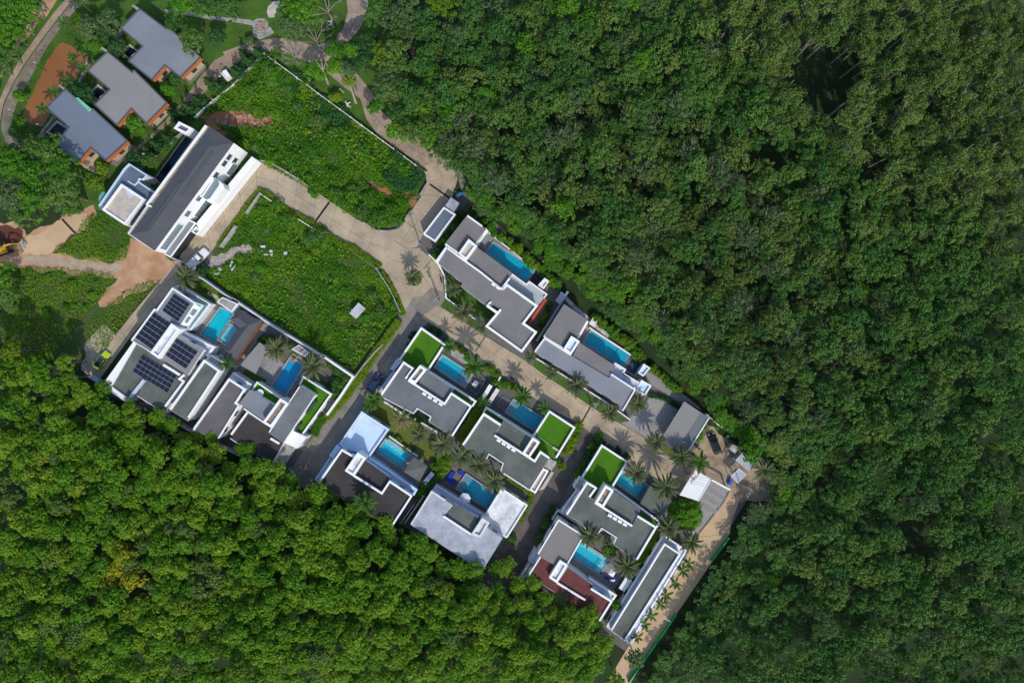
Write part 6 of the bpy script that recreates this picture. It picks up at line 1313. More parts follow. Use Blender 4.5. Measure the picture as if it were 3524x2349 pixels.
# single garden and park trees (H: plan coordinates of the crown), radius m, height, leaf, density
def solo(t, x, y, rad, hgt, m, label, n=None, per=85, size=.24, irr=.35, name='garden_tree', flat=.75, bark=BARK, rmin=.5, rmax=.95, cat='tree', group=None):
    c = W(t, x, y, hgt * .8); n = n or int(10 + rad * rad * 2.2); zb = hgt - rad * flat - rmin
    lb = [(a, b, z + zb, r, q) for a, b, z, r, q in lobeset(max(.3, rad - rmin * .8), rad * flat, n, rmin, rmax, irr=irr)]
    r = empty(name, (c[0], c[1], 0), label, cat, group); link('crown', crown('crown', lb, per, size, m), r); link('trunk', trunkmesh('trunk', hgt * .85, .07 + rad * .035, bark, rad * .7, rng), r); return r
solo('K', 1785, 1005, 4.1, 5.5, LBRIGHT, 'big round bright green tree beside the corrugated gate canopy', 120, 120, .2, .06, 'round_tree', .9)
for t, x, y, rad, hg, m, lb in (
    ('A', 1720, 360, 3.2, 7, LFOREST, 'dark round tree overhanging the furthest grey bungalow roof'), ('A', 1560, 200, 2.2, 6, LPALMG, 'blue green bushy tree behind the furthest grey bungalow'),
    ('A', 1215, 1110, 2.5, 5, LBRIGHT, 'bright bushy tree in front of the middle bungalow'), ('A', 860, 410, 2.0, 5, LBRIGHT, 'lime green tree between the middle and furthest bungalows'), ('A', 1040, 430, 2.4, 5, LDARK, 'dark green bushes beside the furthest plunge pool'), ('A', 730, 830, 2.6, 5, LDARK, 'dark green bushes between the middle and blue grey bungalows'), ('A', 800, 920, 1.7, 4, LDARK, 'small dark bush by the mint green netting'),
    ('A', 1580, 690, 2.0, 4, LPALMG, 'shrub tree on the furthest bungalow front lawn'), ('A', 1500, 800, 1.8, 4, LBRIGHT, 'light shrub tree on the furthest bungalow front corner'), ('A', 800, 250, 3.0, 6, LGREYF, 'olive green bushy tree above the muddy pond'), ('A', 960, 180, 2.8, 6, LGREYF, 'feathery olive tree left of the furthest bungalow'), ('A', 720, 200, 2.2, 5, LOLIVE, 'yellow green bush by the park road'), ('A', 950, 300, 2.3, 5, LDARK, 'dark tree at the furthest bungalow rear corner'),
    ('A', 170, 860, 1.4, 3.5, LBRIGHT, 'small bright tree between pond and park road'), ('A', 185, 1095, 1.1, 3, LBRIGHT, 'little bush at the lower end of the pond'), ('A', 280, 1180, 1.3, 3, LFOREST, 'dark bush below the pond'), ('A', 480, 1270, 1.3, 3.5, LBRIGHT, 'bright plant beside the blue grey bungalow plunge pool'), ('A', 120, 1190, 1.2, 3, LFOREST, 'dark bush by the road bend'),
    ('A', 1950, 330, 2.2, 5, LDARK, 'dark bushy tree on the plaza lawn'), ('A', 2240, 360, 1.1, 2.5, LGREYF, 'round blue green bush by the park lane'),
    ('A', 330, 1330, 3.4, 9, LFOREST, 'dark tree at the top of the left edge grove'), ('A', 90, 1420, 3.2, 9, LFOREST, 'dark tree at the left edge by the road bend'), ('A', 2060, 60, 3.0, 7, LFOREST, 'dark tree over the stone path at the top edge'), ('A', 1640, 40, 2.6, 7, LBRIGHT, 'light green tree at the top edge near bungalow'), ('A', 1850, 60, 2.6, 7, LFOREST, 'dark tree left of the stone path at top'),
    ('A', 120, 100, 4.2, 8, LBRIGHT, 'bright tree in the top left corner'), ('A', 60, 290, 4.0, 8, LBRIGHT, 'bright tree below the top left corner'), ('A', 250, 60, 3.2, 7, LBRIGHT, 'light tree right of the top left corner'), ('A', 150, 210, 3.4, 7, LFOREST, 'darker tree beside the road shoulder top left'), ('A', 40, 480, 3.0, 7, LFOREST, 'dark tree at the left edge by the road shoulder'), ('A', -30, 180, 4, 8, LBRIGHT, 'bright tree cut by the left edge at top'), ('A', -20, 600, 2.5, 6, LFOREST, 'tree cut by the left edge below the road shoulder'),
    ('C', 330, 250, 4.6, 11, LBRIGHT, 'big light green tree left of the rear annex'), ('C', 130, 180, 4.4, 11, LBRIGHT, 'light green tree at the left edge grove top'), ('C', 90, 420, 4.6, 11, LGREYF, 'pale tree at the left edge above the dug earth'), ('C', 300, 470, 4.6, 11, LBRIGHT, 'light green tree above the digging site'), ('C', 560, 420, 4.4, 11, LFOREST, 'tree with pale trunk beside the sandy track'), ('C', 560, 220, 3.6, 10, LBRIGHT, 'light crown below the blue grey bungalow'), ('C', 430, 80, 3.8, 10, LFOREST, 'dark crown left of the blue grey bungalow'), ('C', 180, 640, 2.6, 8, LFOREST, 'lower tree at the edge of the dug earth'), ('C', 630, 560, 2.4, 6, LFOREST, 'bush beside the sandy track'),
    ('C', 10, 1180, 3.2, 7, LBRIGHT, 'bright tree at the left edge below the excavator'), ('C', 40, 1330, 2.6, 6, LFOREST, 'dark tree at the left edge of the meadow'), ('C', 1330, 130, 1.8, 5, LPALMG, 'dark tree over the annex corner by the lane'), ('C', 1200, 110, 2.0, 5, LDARK, 'dark shrub tree above the annex terrace'), ('C', 840, 330, 2.0, 4.5, LOLIVE, 'yellow green bush by the sandy track end'), ('C', 910, 210, 1.7, 4, LOLIVE, 'yellow green bush below the blue grey bungalow'),
    ('Z', 620, 310, 4.2, 8, LGREYF, 'broad olive green tree beside the round plaza'), ('Z', 760, 120, 3.8, 9, LBRIGHT, 'bright tree at the top edge in the park'), ('Z', 560, 70, 3.0, 8, LBRIGHT, 'bright tree above the round plaza'), ('Z', 1610, 585, 3.1, 8, LDARK, 'dark round tree at the park lane bend'), ('Z', 1570, 810, 3.0, 8, LDARK, 'dark tree under the park lane bend'), ('Z', 930, 950, 2.7, 7, LBRIGHT, 'vivid light green tree on the park lawn with thick trunk'), ('Z', 1200, 700, 2.2, 9, LBRIGHT, 'lime green crown hanging over the park lane'), ('Z', 1390, 690, 1.7, 9, LBRIGHT, 'small lime green crown over the park lane bend'), ('Z', 1200, 920, 2.0, 9, LBRIGHT, 'lime green crown left of the lane bend'), ('Z', 1380, 950, 1.7, 9, LGREYF, 'thin olive crown on the pale leaning trunk'), ('Z', 1400, 1090, 1.5, 8, LOLIVE, 'thin yellow crown above the leaning trunk'),
    ('Z', 1840, 760, 3.0, 10, LOLIVE, 'yellow flowering tree at the edge of the right forest'), ('Z', 2000, 900, 3.6, 11, LFOREST, 'tall dark tree right of the yellow flowering tree'), ('Z', 1960, 1120, 4.6, 11, LGREYF, 'broad olive tree right of the park lane'), ('Z', 1720, 1440, 2.0, 6, LBRIGHT, 'light green bush beside the park lane'), ('Z', 1180, 1300, 1.4, 2.5, LOLIVE, 'yellow green bush on the park lawn'), ('Z', 1145, 480, 1.2, 4, LBRIGHT, 'small lime bush by the lane curve'),
    ('B', 1500, 150, 4.6, 11, LGREYF, 'big pale limbed tree right of the park road'), ('B', 1330, 100, 3.6, 10, LFOREST, 'dark tree right of the park road at top'), ('B', 1680, 200, 4.2, 11, LFOREST, 'dark broad tree in the upper park wood'), ('B', 1900, 60, 3.6, 11, LOLIVE, 'yellow green tree with bare trunk at the top edge'), ('B', 1480, 1170, 2.8, 8, LBRIGHT, 'bright tree leaning over the park lane'), ('B', 1700, 1000, 4.6, 11, LBRIGHT, 'bright broad tree at the forest edge'), ('B', 1900, 780, 4.8, 12, LFOREST, 'large dark crown beside the bright forest edge tree'), ('B', 2000, 1000, 4.4, 12, LBRIGHT, 'second bright crown deeper in the forest edge'), ('B', 2260, 900, 3.6, 12, LBRIGHT, 'bright crown at the forest edge toward the right'), ('B', 1800, 1250, 3.4, 10, LBRIGHT, 'low bright crown by the lane wall'),
    ('B', 1640, 1120, 3.0, 9, LFOREST, 'dark crown over the lane wall'), ('B', 2150, 150, 4.0, 11, LFOREST, 'dark crown at the top edge beside grey roof'), ('B', 2080, 330, 4.2, 11, LFOREST, 'dark crown above the purple twiggy tree'), ('B', 2250, 520, 4.4, 11, LFOREST, 'dark crown right of the purple twiggy tree'), ('B', 1750, 330, 3.4, 9, LDARK, 'very dark crown left of the purple twiggy tree'), ('H', 1478, 142, 2.7, 13, LBRIGHT, 'single vivid green round crown inside the right forest'),
    ('Q', 1280, 580, 2.6, 8, LBRIGHT, 'bright leafy tree hanging over the large silver shed'), ('L', 1160, 1030, 1.1, 4, LBRIGHT, 'small vivid green tree beside the maroon villa corner'), ('L', 1090, 440, 2.2, 4.5, LFOREST, 'dark green bushy tree between the maroon villa pool and turf villa'), ('S', 730, 690, 1.6, 2.6, LDARK, 'dark round bush behind the white pickup'), ('O', 270, 1290, 2.4, 8, LGREYF, 'sparse tree at the bottom beside the tan road'), ('O', 60, 1530, 2.2, 8, LPLANT, 'tree at the bottom edge left of the tan road')):
    solo(t, x, y, rad, hg, m, lb)
# bare trees
def bare(t, x, y, hgt, rad, m, label, n=8, seed=1, th=.8):
    rg = np.random.default_rng(seed); c = W(t, x, y, 0); r = empty('bare_tree', (c[0], c[1], 0), label, 'tree'); mb = MB(); mb.tube([(0, 0, 0), (.1, 0, hgt * .4)], [.22, .16], 7); mb2 = MB()
    for k in range(n):
        a = 6.2832 * k / n + rg.uniform(-.3, .3); p0 = Vector((.1, 0, hgt * rg.uniform(.3, .4))); p1 = p0 + Vector((math.cos(a) * rad * .45, math.sin(a) * rad * .45, hgt * .28)); mb.tube([p0, p1], [.12 * th, .08 * th], 5)
        for q in range(3):
            a1 = a + rg.uniform(-.8, .8); p2 = p1 + Vector((math.cos(a1) * rad * .35, math.sin(a1) * rad * .35, hgt * rg.uniform(.08, .22))); mb2.tube([p1, p2], [.07 * th, .045 * th], 4)
            for v in range(4):
                a2 = a1 + rg.uniform(-1.2, 1.2); p3 = p2 + Vector((math.cos(a2), math.sin(a2), rg.uniform(0, .6))) * rad * rg.uniform(.12, .3); mb2.tube([p2, p3], [.04 * th, .02 * th], 3)
    link('trunk', mb.mesh('trunk', m), r); link('branches', mb2.mesh('branches', m), r)
bare('Z', 985, 640, 8, 4.6, TWIG, 'large leafless grey tree over the park lane', 9, 3); bare('Z', 1150, 260, 9, 4.2, BARKP, 'tall bare limbed tree on the park lawn at top', 6, 5)
bare('B', 1880, 560, 9, 3.6, TWIGD, 'purple grey leafless tree inside the dark park wood', 12, 7); bare('B', 1640, 640, 9, 2.6, TWIG, 'thin leafless tree beside the yellow flowering tree', 8, 9); bare('Z', 690, 860, 5, 2.6, TWIG, 'low leafless bush tree by the lot fence corner', 8, 11)
for k, (x, y, lb) in enumerate(((1960, 355, 'pale leafless tree in the middle of the right forest'), (1900, 60, 'grey leafless tree near the top of the right forest'), (2100, 1390, 'pale leafless tree at the lower right of the forest'), (1690, 470, 'grey twiggy dead tree in the central forest'), (1850, 820, 'dead grey tree at the right of the forest middle'), (2260, 480, 'leafless tree by the right edge of forest'), (1480, 420, 'grey dead tree left of the forest middle'))):
    bare('H', x, y, 12.5, 2.6, BARK, lb, 8, 20 + k, .55)
for (x, y, l, a, b, lb) in ((1470, 1390, 'Z', 1390, 1150, 'leaning pale trunk beside the park bench'), (1095, 1130, 'Z', 1025, 950, 'thick pale trunk on the park lawn')):
    c0 = W(l, x, y, 0); c1 = W(l, a, b, 6.5); r = empty('leaning_trunk', (c0[0], c0[1], 0), lb, 'tree'); mb = MB(); mb.tube([c0, tuple(Vector(c0).lerp(Vector(c1), .55)), c1], [.34, .26, .18], 8); mb.build('trunk', BARKP, r)
    mb = MB()
    for da in (-.6, .1, .7): mb.tube([c1, (c1[0] + math.sin(da) * 2.2, c1[1] + 1.6, 8.5)], [.12, .04], 5)
    mb.build('branches', BARKP, r)

# palms
def frond(m, L, droop, lw, npair=15, rg=rng, up=.25):
    Q = []; T = []
    for i in range(npair):
        f0, f1 = .12 + .88 * i / npair, .12 + .88 * (i + .8) / npair
        def P3(f): return np.array([L * f * (1 - .12 * droop * f), 0, up * L * f - droop * L * .55 * f * f])
        w_ = lw * math.sin(math.pi * min(1, .18 + .82 * (f0 * .92))) ** .7 * L * .42
        for s in (-1, 1):
            a, b = P3(f0), P3(f1); tip = (a + b) / 2 + np.array([L * .11, s * w_ * rg.uniform(.8, 1.1), -.10 * w_ - rg.uniform(0, .05)])
            Q.append([a, tip - np.array([.05, 0, 0]), tip + np.array([.06, 0, -.02]), b]); T.append(rg.uniform(.2, .9))
    for i in range(6):
        f0, f1 = i / 6, (i + 1) / 6; a, b = P3(f0), P3(f1); t = .035 * (1 - .6 * f0); Q.append([a + [0, -t, .02], b + [0, -t, .02], b + [0, t, .02], a + [0, t, .02]]); T.append(1)
    return quadmesh('frond', np.array(Q, float), np.array(T), m)
FR = {k: [frond(m, 1.0, d, lw) for d in (.5, .8, 1.1)] for k, m, lw in (('date', LPALM, .19), ('green', LPALMG, .30), ('dry', LPALMD, .19), ('coco', LPALMG, .40))}
PTR = {}
def palm(t, x, y, rpx, hgt, kind, label, nf=30, name='palm_tree', group=None, dead=0):
    """x, y crown centre; rpx crown radius in source pixels"""
    c = W(t, x, y, hgt); rad = rpx / 15 * (CAMZ - hgt) / CAMZ; r = empty(name, (c[0], c[1], 0), label, 'palm', group, random.uniform(0, 6.28)); r.rotation_euler = (random.gauss(0, .05), random.gauss(0, .05), r.rotation_euler[2])
    if kind not in PTR:
        mb = MB(); mb.tube([(0, 0, 0), (.03, 0, .3), (0, .02, .7), (0, 0, 1)], [.24, .19, .18, .23], 9); PTR[kind] = mb.mesh('trunk', BARKD)
    link('trunk', PTR[kind], r, scale=(1 if rad > 1.9 else .6, 1 if rad > 1.9 else .6, hgt))
    L0 = rad * 1.1; n = nf
    for k in range(n):
        f = k / n; el = R(78 - 88 * f ** .85); a = k * 2.39996 + random.uniform(-.2, .2); s = L0 * random.uniform(.78, 1.08) * (.72 + .28 * min(1, f * 2.2))
        mset = FR['dry'] if (kind == 'date' and f > .8) else FR[kind]
        link('frond', random.choice(mset), r, (.08 * math.cos(a), .08 * math.sin(a), hgt + .1), (0, -(el - R(12)), a), (s, s, s))
    return r
DP = [('D', 1630, 1175, 31, 4.0, 'date palm on its own round island in the road junction'), ('C', 1690, 1200, 44, 5, 'large date palm at the end of the lane beside the white pickup'), ('E', 2050, 770, 44, 5, 'large date palm behind the hip roof lodge'), ('J', 1650, 340, 46, 5, 'date palm overhanging the deep blue pool'),
      ('G', 510, 1085, 29, 4, 'smaller date palm inside the curved white wall'), ('G', 608, 1315, 39, 5, 'big date palm on the street verge of the upper villa'), ('G', 800, 1482, 28, 4, 'date palm at the lower corner of the upper villa'), ('V', 380, 858, 24, 4, 'date palm between the two upper villas on the street'), ('V', 625, 1040, 26, 3.5, 'short date palm on the verge left of the tall one'), ('V', 890, 1190, 40, 6, 'tall date palm leaning over the long grey roof'), ('V', 1275, 1480, 32, 4, 'date palm left of the paver driveway by the street wall'), ('V', 1537, 1380, 35, 5, 'date palm at the top left corner of the paver driveway'),
      ('Y', 1000, 805, 35, 5, 'date palm at the left corner of the carport'), ('Y', 1400, 1060, 38, 5.5, 'dark date palm below the carport by the tangled pole'), ('K', 1252, 550, 44, 5.5, 'date palm at the top of the turf villa pool'), ('K', 1540, 708, 48, 6, 'widest date palm right of the turf villa pool'), ('K', 1602, 1135, 40, 5, 'date palm below the big round tree'), ('K', 1832, 1322, 40, 5, 'date palm at the corner of the tan road'), ('K', 742, 1232, 41, 6, 'date palm over the maroon villa pool head'), ('L', 1260, 632, 44, 6, 'date palm above the blue corner sofa by the long block'),
      ('I', 310, 452, 35, 5, 'date palm in the middle of the dry lawn'), ('I', 545, 557, 44, 5.5, 'date palm at the left end of the row of five'), ('I', 760, 692, 45, 5.5, 'second date palm of the row beside the central villa roof'), ('I', 932, 812, 42, 5.5, 'third date palm of the row over the roof notch'), ('I', 1112, 942, 44, 5.5, 'last date palm of the row above the silver villa pool'), ('Q', 1660, 1060, 38, 5, 'date palm behind the large silver shed by the forest')]
for t, x, y, rp, hg, lb in DP: palm(t, x, y, rp, hg, 'date', lb, 46 if rp > 30 else 36, 'date_palm')
palm('I', 95, 262, 40, 5, 'dry', 'wispy dry date palm on the dry lawn by the corner villa', 24, 'date_palm')
for t, x, y, rp, hg, nf, lb in (('F', 1830, 490, 44, 6, 24, 'dark green palm hanging over the corner villa pool'), ('F', 1555, 290, 28, 4, 18, 'small green palm at the turf terrace corner'), ('V', 310, 1282, 34, 5, 22, 'green palm above the grey sunken seat on the street'), ('V', 530, 1402, 26, 4, 18, 'yellowish palm at the head of the central villa pool'), ('Y', 1690, 1140, 36, 6, 24, 'green coconut palm beside the gate canopy'), ('M', 750, 1175, 40, 8, 22, 'dark palm rising among rubber trees beside the brown roof'), ('M', 890, 60, 32, 4, 26, 'orange tinged areca palm clump on the side lane'), ('M', 850, 140, 28, 3.5, 22, 'green areca palm clump at the lane side corner'), ('E', 1520, 945, 27, 4, 16, 'small yellow green palm by the grey armchairs'), ('B', 395, 480, 27, 3.5, 18, 'dark green palm at the corner of the lot fence'), ('M', 2090, 110, 22, 4, 14, 'yellow green palm at the narrow hedge top'), ('L', 1600, 2000, 24, 4, 14, 'hidden palm')):
    if lb != 'hidden palm': palm(t, x, y, rp, hg, 'green', lb, nf)
for k, (t, x, y, rp, lb) in enumerate((('A', 650, 535, 22, 'upper of two palms at the right bank of the pond'), ('A', 732, 610, 20, 'lower of two palms at the right bank of the pond'), ('A', 597, 745, 22, 'palm at the bungalow corner above the pond'), ('A', 490, 800, 20, 'palm in the middle of the pond bank'), ('A', 375, 970, 20, 'palm at the lower right bank of the pond'), ('A', 700, 22, 26, 'coconut palm at the top edge over the park road'), ('A', 585, 188, 24, 'coconut palm with long trunk beside the park road'))):
    palm(t, x, y, rp, 5 if k < 5 else 8, 'coco', lb, 13, 'coconut_palm')
for k, (x, y) in enumerate(((850, 262), (772, 372), (702, 482), (610, 612), (548, 702), (455, 822), (385, 932), (300, 1062))):
    palm('O', x, y, 25, 3.4, 'coco', ('first small palm of the tan road row, next to the date palm', 'second small palm of the tan road row', 'third small palm of the tan road row with upright yellow shoot', 'fourth small palm of the tan road row', 'fifth small palm of the tan road row', 'sixth small palm of the tan road row above the barrier', 'seventh small palm of the tan road row', 'last small palm of the tan road row at the bottom')[k], 9, 'young_palm', 'row of small palms along the tan road')

# shrubs, conifers, hedges
SH = {k: [crown('foliage', [(x, y, z + .35, r, t) for x, y, z, r, t in lobeset(.66, .6, 11, .34, .52)], 260, .15, m) for _ in range(2)] for k, m in (('b', LBRIGHT), ('d', LDARK), ('o', LOLIVE), ('h', LHEDGE), ('f', LFOREST), ('g', LPALMG), ('w', LWEED))}
SHS = MB(); SHS.tube([(0, 0, 0), (0, 0, .6)], [.07, .04], 5); SHS.tube([(0, 0, .2), (.25, .1, .7)], [.04, .02], 4); SHS.tube([(0, 0, .2), (-.2, .15, .7)], [.04, .02], 4); SHS = SHS.mesh('stem', BARK)
def shrub(t, x, y, s, k, label, group, hz=1.0):
    c = W(t, x, y, s * .8); r = empty('shrub', (c[0], c[1], 0), label, 'shrub', group, random.uniform(0, 6.28)); r.scale = (s, s, s * hz); link('stem', SHS, r); link('foliage', random.choice(SH[k]), r)
def row(t, l, step, smin, smax, kinds, label, group, hz=1.2, jit=.5):
    q = P(t, l, 1.0); Ln = sum(math.dist(a, b) for a, b in zip(q, q[1:]))
    for p in resample(q, max(1, int(Ln / step))):
        s = random.uniform(smin, smax); r = empty('shrub', (p[0] + random.uniform(-jit, jit), p[1] + random.uniform(-jit, jit), 0), label, 'shrub', group, random.uniform(0, 6.28)); r.scale = (s, s, s * hz); link('stem', SHS, r); link('foliage', random.choice(SH[random.choice(kinds)]), r)
row('G', [800, 330, 960, 470, 1130, 600, 1300, 745, 1480, 890, 1640, 1040], 1.15, 1.0, 1.5, 'bbo', 'leafy yellow green shrub of the row behind the longest pool', 'shrub row behind the longest pool')
row('V', [1120, 460, 1280, 600, 1440, 740, 1600, 870], 1.15, 1.1, 1.6, 'bbo', 'leafy shrub of the row behind the pool with grey shallow end', 'shrub row behind the pool with grey end')
row('V', [1700, 1000, 1850, 1120, 1990, 1230], 1.2, 1.0, 1.5, 'bbo', 'leafy shrub of the row along the grey footpath', 'shrub row along the footpath')
row('G', [720, 300, 640, 220, 560, 330, 470, 500, 330, 700], 1.2, .9, 1.3, 'dfg', 'dark shrub behind the guard hut and upper villa', 'dark shrubs behind the guard hut')
row('G', [1560, 1250, 1480, 1400, 1400, 1560], 1.2, .7, 1.1, 'dfo', 'garden shrub in the strip by the red awning', 'shrubs beside the red awning')
row('K', [480, 160, 590, 40, 610, 120, 540, 220, 470, 330], 1.1, .9, 1.2, 'bho', 'yellow green shrub at the right edge of the central turf terrace', 'shrubs right of the central turf terrace'); row('K', [400, 420, 430, 460], 1.0, .9, 1.2, 'bh', 'yellow green shrub by the concrete chimney of the central villa', 'shrubs by the concrete chimney')
row('K', [840, 190, 740, 290, 690, 400, 600, 550], 1.2, 1.0, 1.5, 'dgf', 'dark green shrub on the lane side of the turf terrace villa', 'dark shrubs along the dark back lane')
row('K', [880, 250, 1000, 330, 1130, 410], 1.0, .7, 1.0, 'df', 'low dark shrub along the street side of the turf terrace', 'low dark shrubs on the street side')
row('K', [330, 950, 230, 1120, 150, 1280], 1.2, .9, 1.4, 'df', 'dark shrub below the maroon villa boundary on the lane', 'dark shrubs on the maroon villa lane side')
row('M', [1560, 560, 1640, 700, 1560, 820, 1620, 780, 1700, 700, 1700, 790, 1580, 900, 1560, 960], 1.0, 1.0, 1.5, 'bgo', 'yellow green leafy shrub under the row of date palms', 'leafy shrubs under the date palms'); row('M', [1460, 960, 1400, 1080, 1380, 1120], 1.0, 1.0, 1.4, 'bg', 'leafy shrub between blue villa and silver villa', 'leafy shrubs between blue and silver villas')
row('M', [1060, 470, 1180, 550, 1310, 640], .9, .5, .75, 'hg', 'small clipped shrub along the dry lawn wall', 'small shrubs along the dry lawn wall'); row('M', [1260, 240, 1400, 290, 1570, 360], 1.0, .7, 1.0, 'gf', 'trailing shrub along the corner villa roof edge', 'trailing shrubs at the roof edge')
row('J', [1830, 350, 1920, 400, 2010, 470, 1960, 560, 1900, 480, 1860, 560, 1920, 620, 1860, 660], .9, 1.0, 1.4, 'ggf', 'glossy shrub in the white walled garden corner', 'glossy shrubs in the white walled corner'); row('J', [1080, 60, 1200, 60, 1400, 140], 1.2, .9, 1.3, 'bgf', 'shrub behind the flat pavilion and date palm', 'shrubs behind the flat pavilion')
row('F', [1120, 260, 1180, 160], 1.2, .6, 1.0, 'd', 'dark shrub at the left edge of the corner turf terrace', 'dark shrubs left of the corner terrace'); row('F', [1320, 95, 1420, 130, 1500, 200], 1.0, .7, 1.0, 'd', 'dark low shrub on the street side of the corner terrace', 'dark shrubs on the street side of the corner terrace')
row('F', [1640, 300, 1760, 390], .8, .6, .9, 'hb', 'yellow green hedge shrub at the corner villa pool end', 'hedge shrubs at the corner villa pool'); row('F', [1950, 530, 2100, 600, 2020, 680, 2200, 700, 2340, 770], 1.0, .8, 1.2, 'bho', 'garden shrub by the motorbikes on the main road', 'garden shrubs by the motorbikes')
row('N', [700, 20, 690, 10], 1.0, 1.0, 1.3, 'g', 'small palm like shrub at the white roof terrace corner', 'shrubs at the white terrace corner')
row('T', [1990, 120, 1900, 260, 1760, 400, 1700, 440], .9, .6, .95, 'bho', 'tropical shrub in the bed beside the long white canopy', 'tropical shrubs beside the white canopy'); row('T', [1490, 720, 1400, 820, 1330, 900], .9, .6, .9, 'bg', 'tropical shrub below the rounded glass bay', 'tropical shrubs below the glass bay')
row('K', [1950, 80, 1920, 170], 1.1, 1.0, 1.4, 'bo', 'light shrub beside the carport and black car', 'light shrubs beside the carport')
row('D', [2080, 620, 1990, 720, 1880, 890, 1830, 980], 1.2, .8, 1.2, 'dfb', 'dark plant between guard hut and the upper villa', 'plants behind the guard hut')
# conifers along the estate lane
cone = crown('foliage', [(.45 * (1 - k / 9) * math.cos(k * 2.4), .45 * (1 - k / 9) * math.sin(k * 2.4), .35 + k * .19, .42 * (1.05 - k / 11), random.random()) for k in range(10)], 330, .15, LDARK)
for k, (x, y) in enumerate(((2320, 470), (2220, 530), (2130, 600), (1960, 760), (1880, 740), (1760, 880), (1690, 960), (1640, 1020), (1530, 1010), (1570, 1110), (1480, 1220), (1400, 1290), (1330, 1340), (2180, 480), (2110, 640))):
    c = W('A', x, y, 3); r = empty('conifer', (c[0], c[1], 0), 'dark pointed conifer of the row along the estate lane', 'conifer', 'conifers along the estate lane'); s = random.uniform(1.6, 2.3); r.scale = (s, s, s * 1.2); link('foliage', cone, r); link('stem', SHS, r)
def hedge(t, l, wd, hgt, m, label):
    q = P(t, l, hgt); c = cen(q); r = empty('hedge', (q[0][0], q[0][1], 0), label, 'hedge'); Ln = sum(math.dist(a, b) for a, b in zip(q, q[1:])); n = max(4, int(Ln / .42)); lb = []; qq = resample(q, n)
    for i, p in enumerate(qq):
        e = qq[min(i + 1, n)]; s_ = qq[max(i - 1, 0)]; L2 = max(.01, math.dist(e, s_)); nx, ny = -(e[1] - s_[1]) / L2, (e[0] - s_[0]) / L2; k_ = max(1, round(wd / .45))
        for k in range(k_):
            o_ = (k - (k_ - 1) / 2) * .45 + rng.uniform(-.08, .08)
            lb.append((p[0] - q[0][0] + nx * o_, p[1] - q[0][1] + ny * o_, hgt - .4 + rng.uniform(-.1, .1), rng.uniform(.34, .44), rng.uniform(.2, .9)))
    link('foliage', crown('foliage', lb, 330, .13, m), r); mb = MB()
    for p in resample(q, max(2, n // 3)): mb.tube([(p[0] - q[0][0], p[1] - q[0][1], 0), (p[0] - q[0][0], p[1] - q[0][1], hgt - .3)], .05, 4)
    link('stems', mb.mesh('stems', BARK), r)
hedge('F', [1005, 15, 850, 235, 770, 330, 620, 570, 440, 820, 330, 940, 240, 1050], 1.7, 1.3, LHEDGE, 'long yellow green hedge along the left side of the side lane')
hedge('J', [1760, 900, 1700, 980, 1660, 1080], 1.6, 1.0, LBRIGHT, 'short green hedge below the gatehouse wall')
hedge('D', [225, 412, 300, 425, 380, 500], 1.3, .9, LHEDGE, 'hedge at the top corner of the overgrown lot'); hedge('X', [400, 400, 560, 500, 700, 570, 880, 655], 1.5, .9, LHEDGE, 'hedge from bushes to drain grate along the loop road'); hedge('X', [960, 690, 1120, 840, 1300, 950, 1420, 985, 1560, 1090, 1780, 1240], 1.2, .9, LHEDGE, 'hedge below the drain grate along the loop road'); hedge('D', [1340, 1140, 1420, 1260, 1480, 1380, 1530, 1520], 1.0, .8, LHEDGE, 'hedge on the junction side of the overgrown lot')
hedge('T', [2130, 520, 1990, 680, 1880, 850, 1770, 990, 1610, 1220], 1.1, .8, LHEDGE, 'low hedge outside the two ruined wall foundations')
hedge('I', [1000, 60, 900, 220, 860, 300, 780, 420, 720, 510], 1.9, 2.0, LHEDGE, 'tall yellow green hedge between corner villa and central villa'); hedge('K', [1440, 1200, 1370, 1330, 1290, 1480, 1230, 1568], 1.5, 1.8, LHEDGE, 'yellow green hedge between turf terrace villa and long block')
hedge('I', [1510, 1100, 1470, 1220, 1380, 1390], .9, 1.0, LHEDGE, 'green hedge along the stained white roof terrace'); hedge('I', [1240, 930, 1380, 1010, 1490, 1090], 1.0, 1.2, LHEDGE, 'clipped hedge below the central villa wall'); hedge('E', [1240, 60, 1400, 160, 1540, 240], 1.3, .9, LHEDGE, 'yellow green hedge beside the stepping stones')
hedge('Y', [880, 40, 980, 60, 1100, 90, 1180, 130, 1340, 230], 1.0, 1.0, LDARK, 'dark curved hedge at the top of the paver driveway'); hedge('L', [1190, 880, 1165, 940], .8, 1.0, LHEDGE, 'short hedge below the white rectangular canopy')
hedge('B', [300, 500, 700, 790, 1040, 1040, 1400, 1310], .7, .6, LOLIVE, 'thin green strip hedge along the lot fence')
hedge('Z', [880, 1110, 700, 1000, 600, 920], .9, 1.0, LFOREST, 'rough bushes along the upper lot fence')
c = W('D', 1640, 1200); r = empty('planted_island', (c[0], c[1], 0), 'round planted island under the junction palm', 'island'); mb = MB(); mb.disc(c, 1.75, .03, .25, 20); mb.build('kerb', CONC, r); mb = MB(); mb.disc(c, 1.6, .252, .3, 20); mb.build('soil', SOIL, r)
link('foliage', crown('foliage', [(random.uniform(-1.1, 1.1), random.uniform(-1.1, 1.1), .3, .4, random.random()) for _ in range(22)], 300, .13, LHEDGE), r)

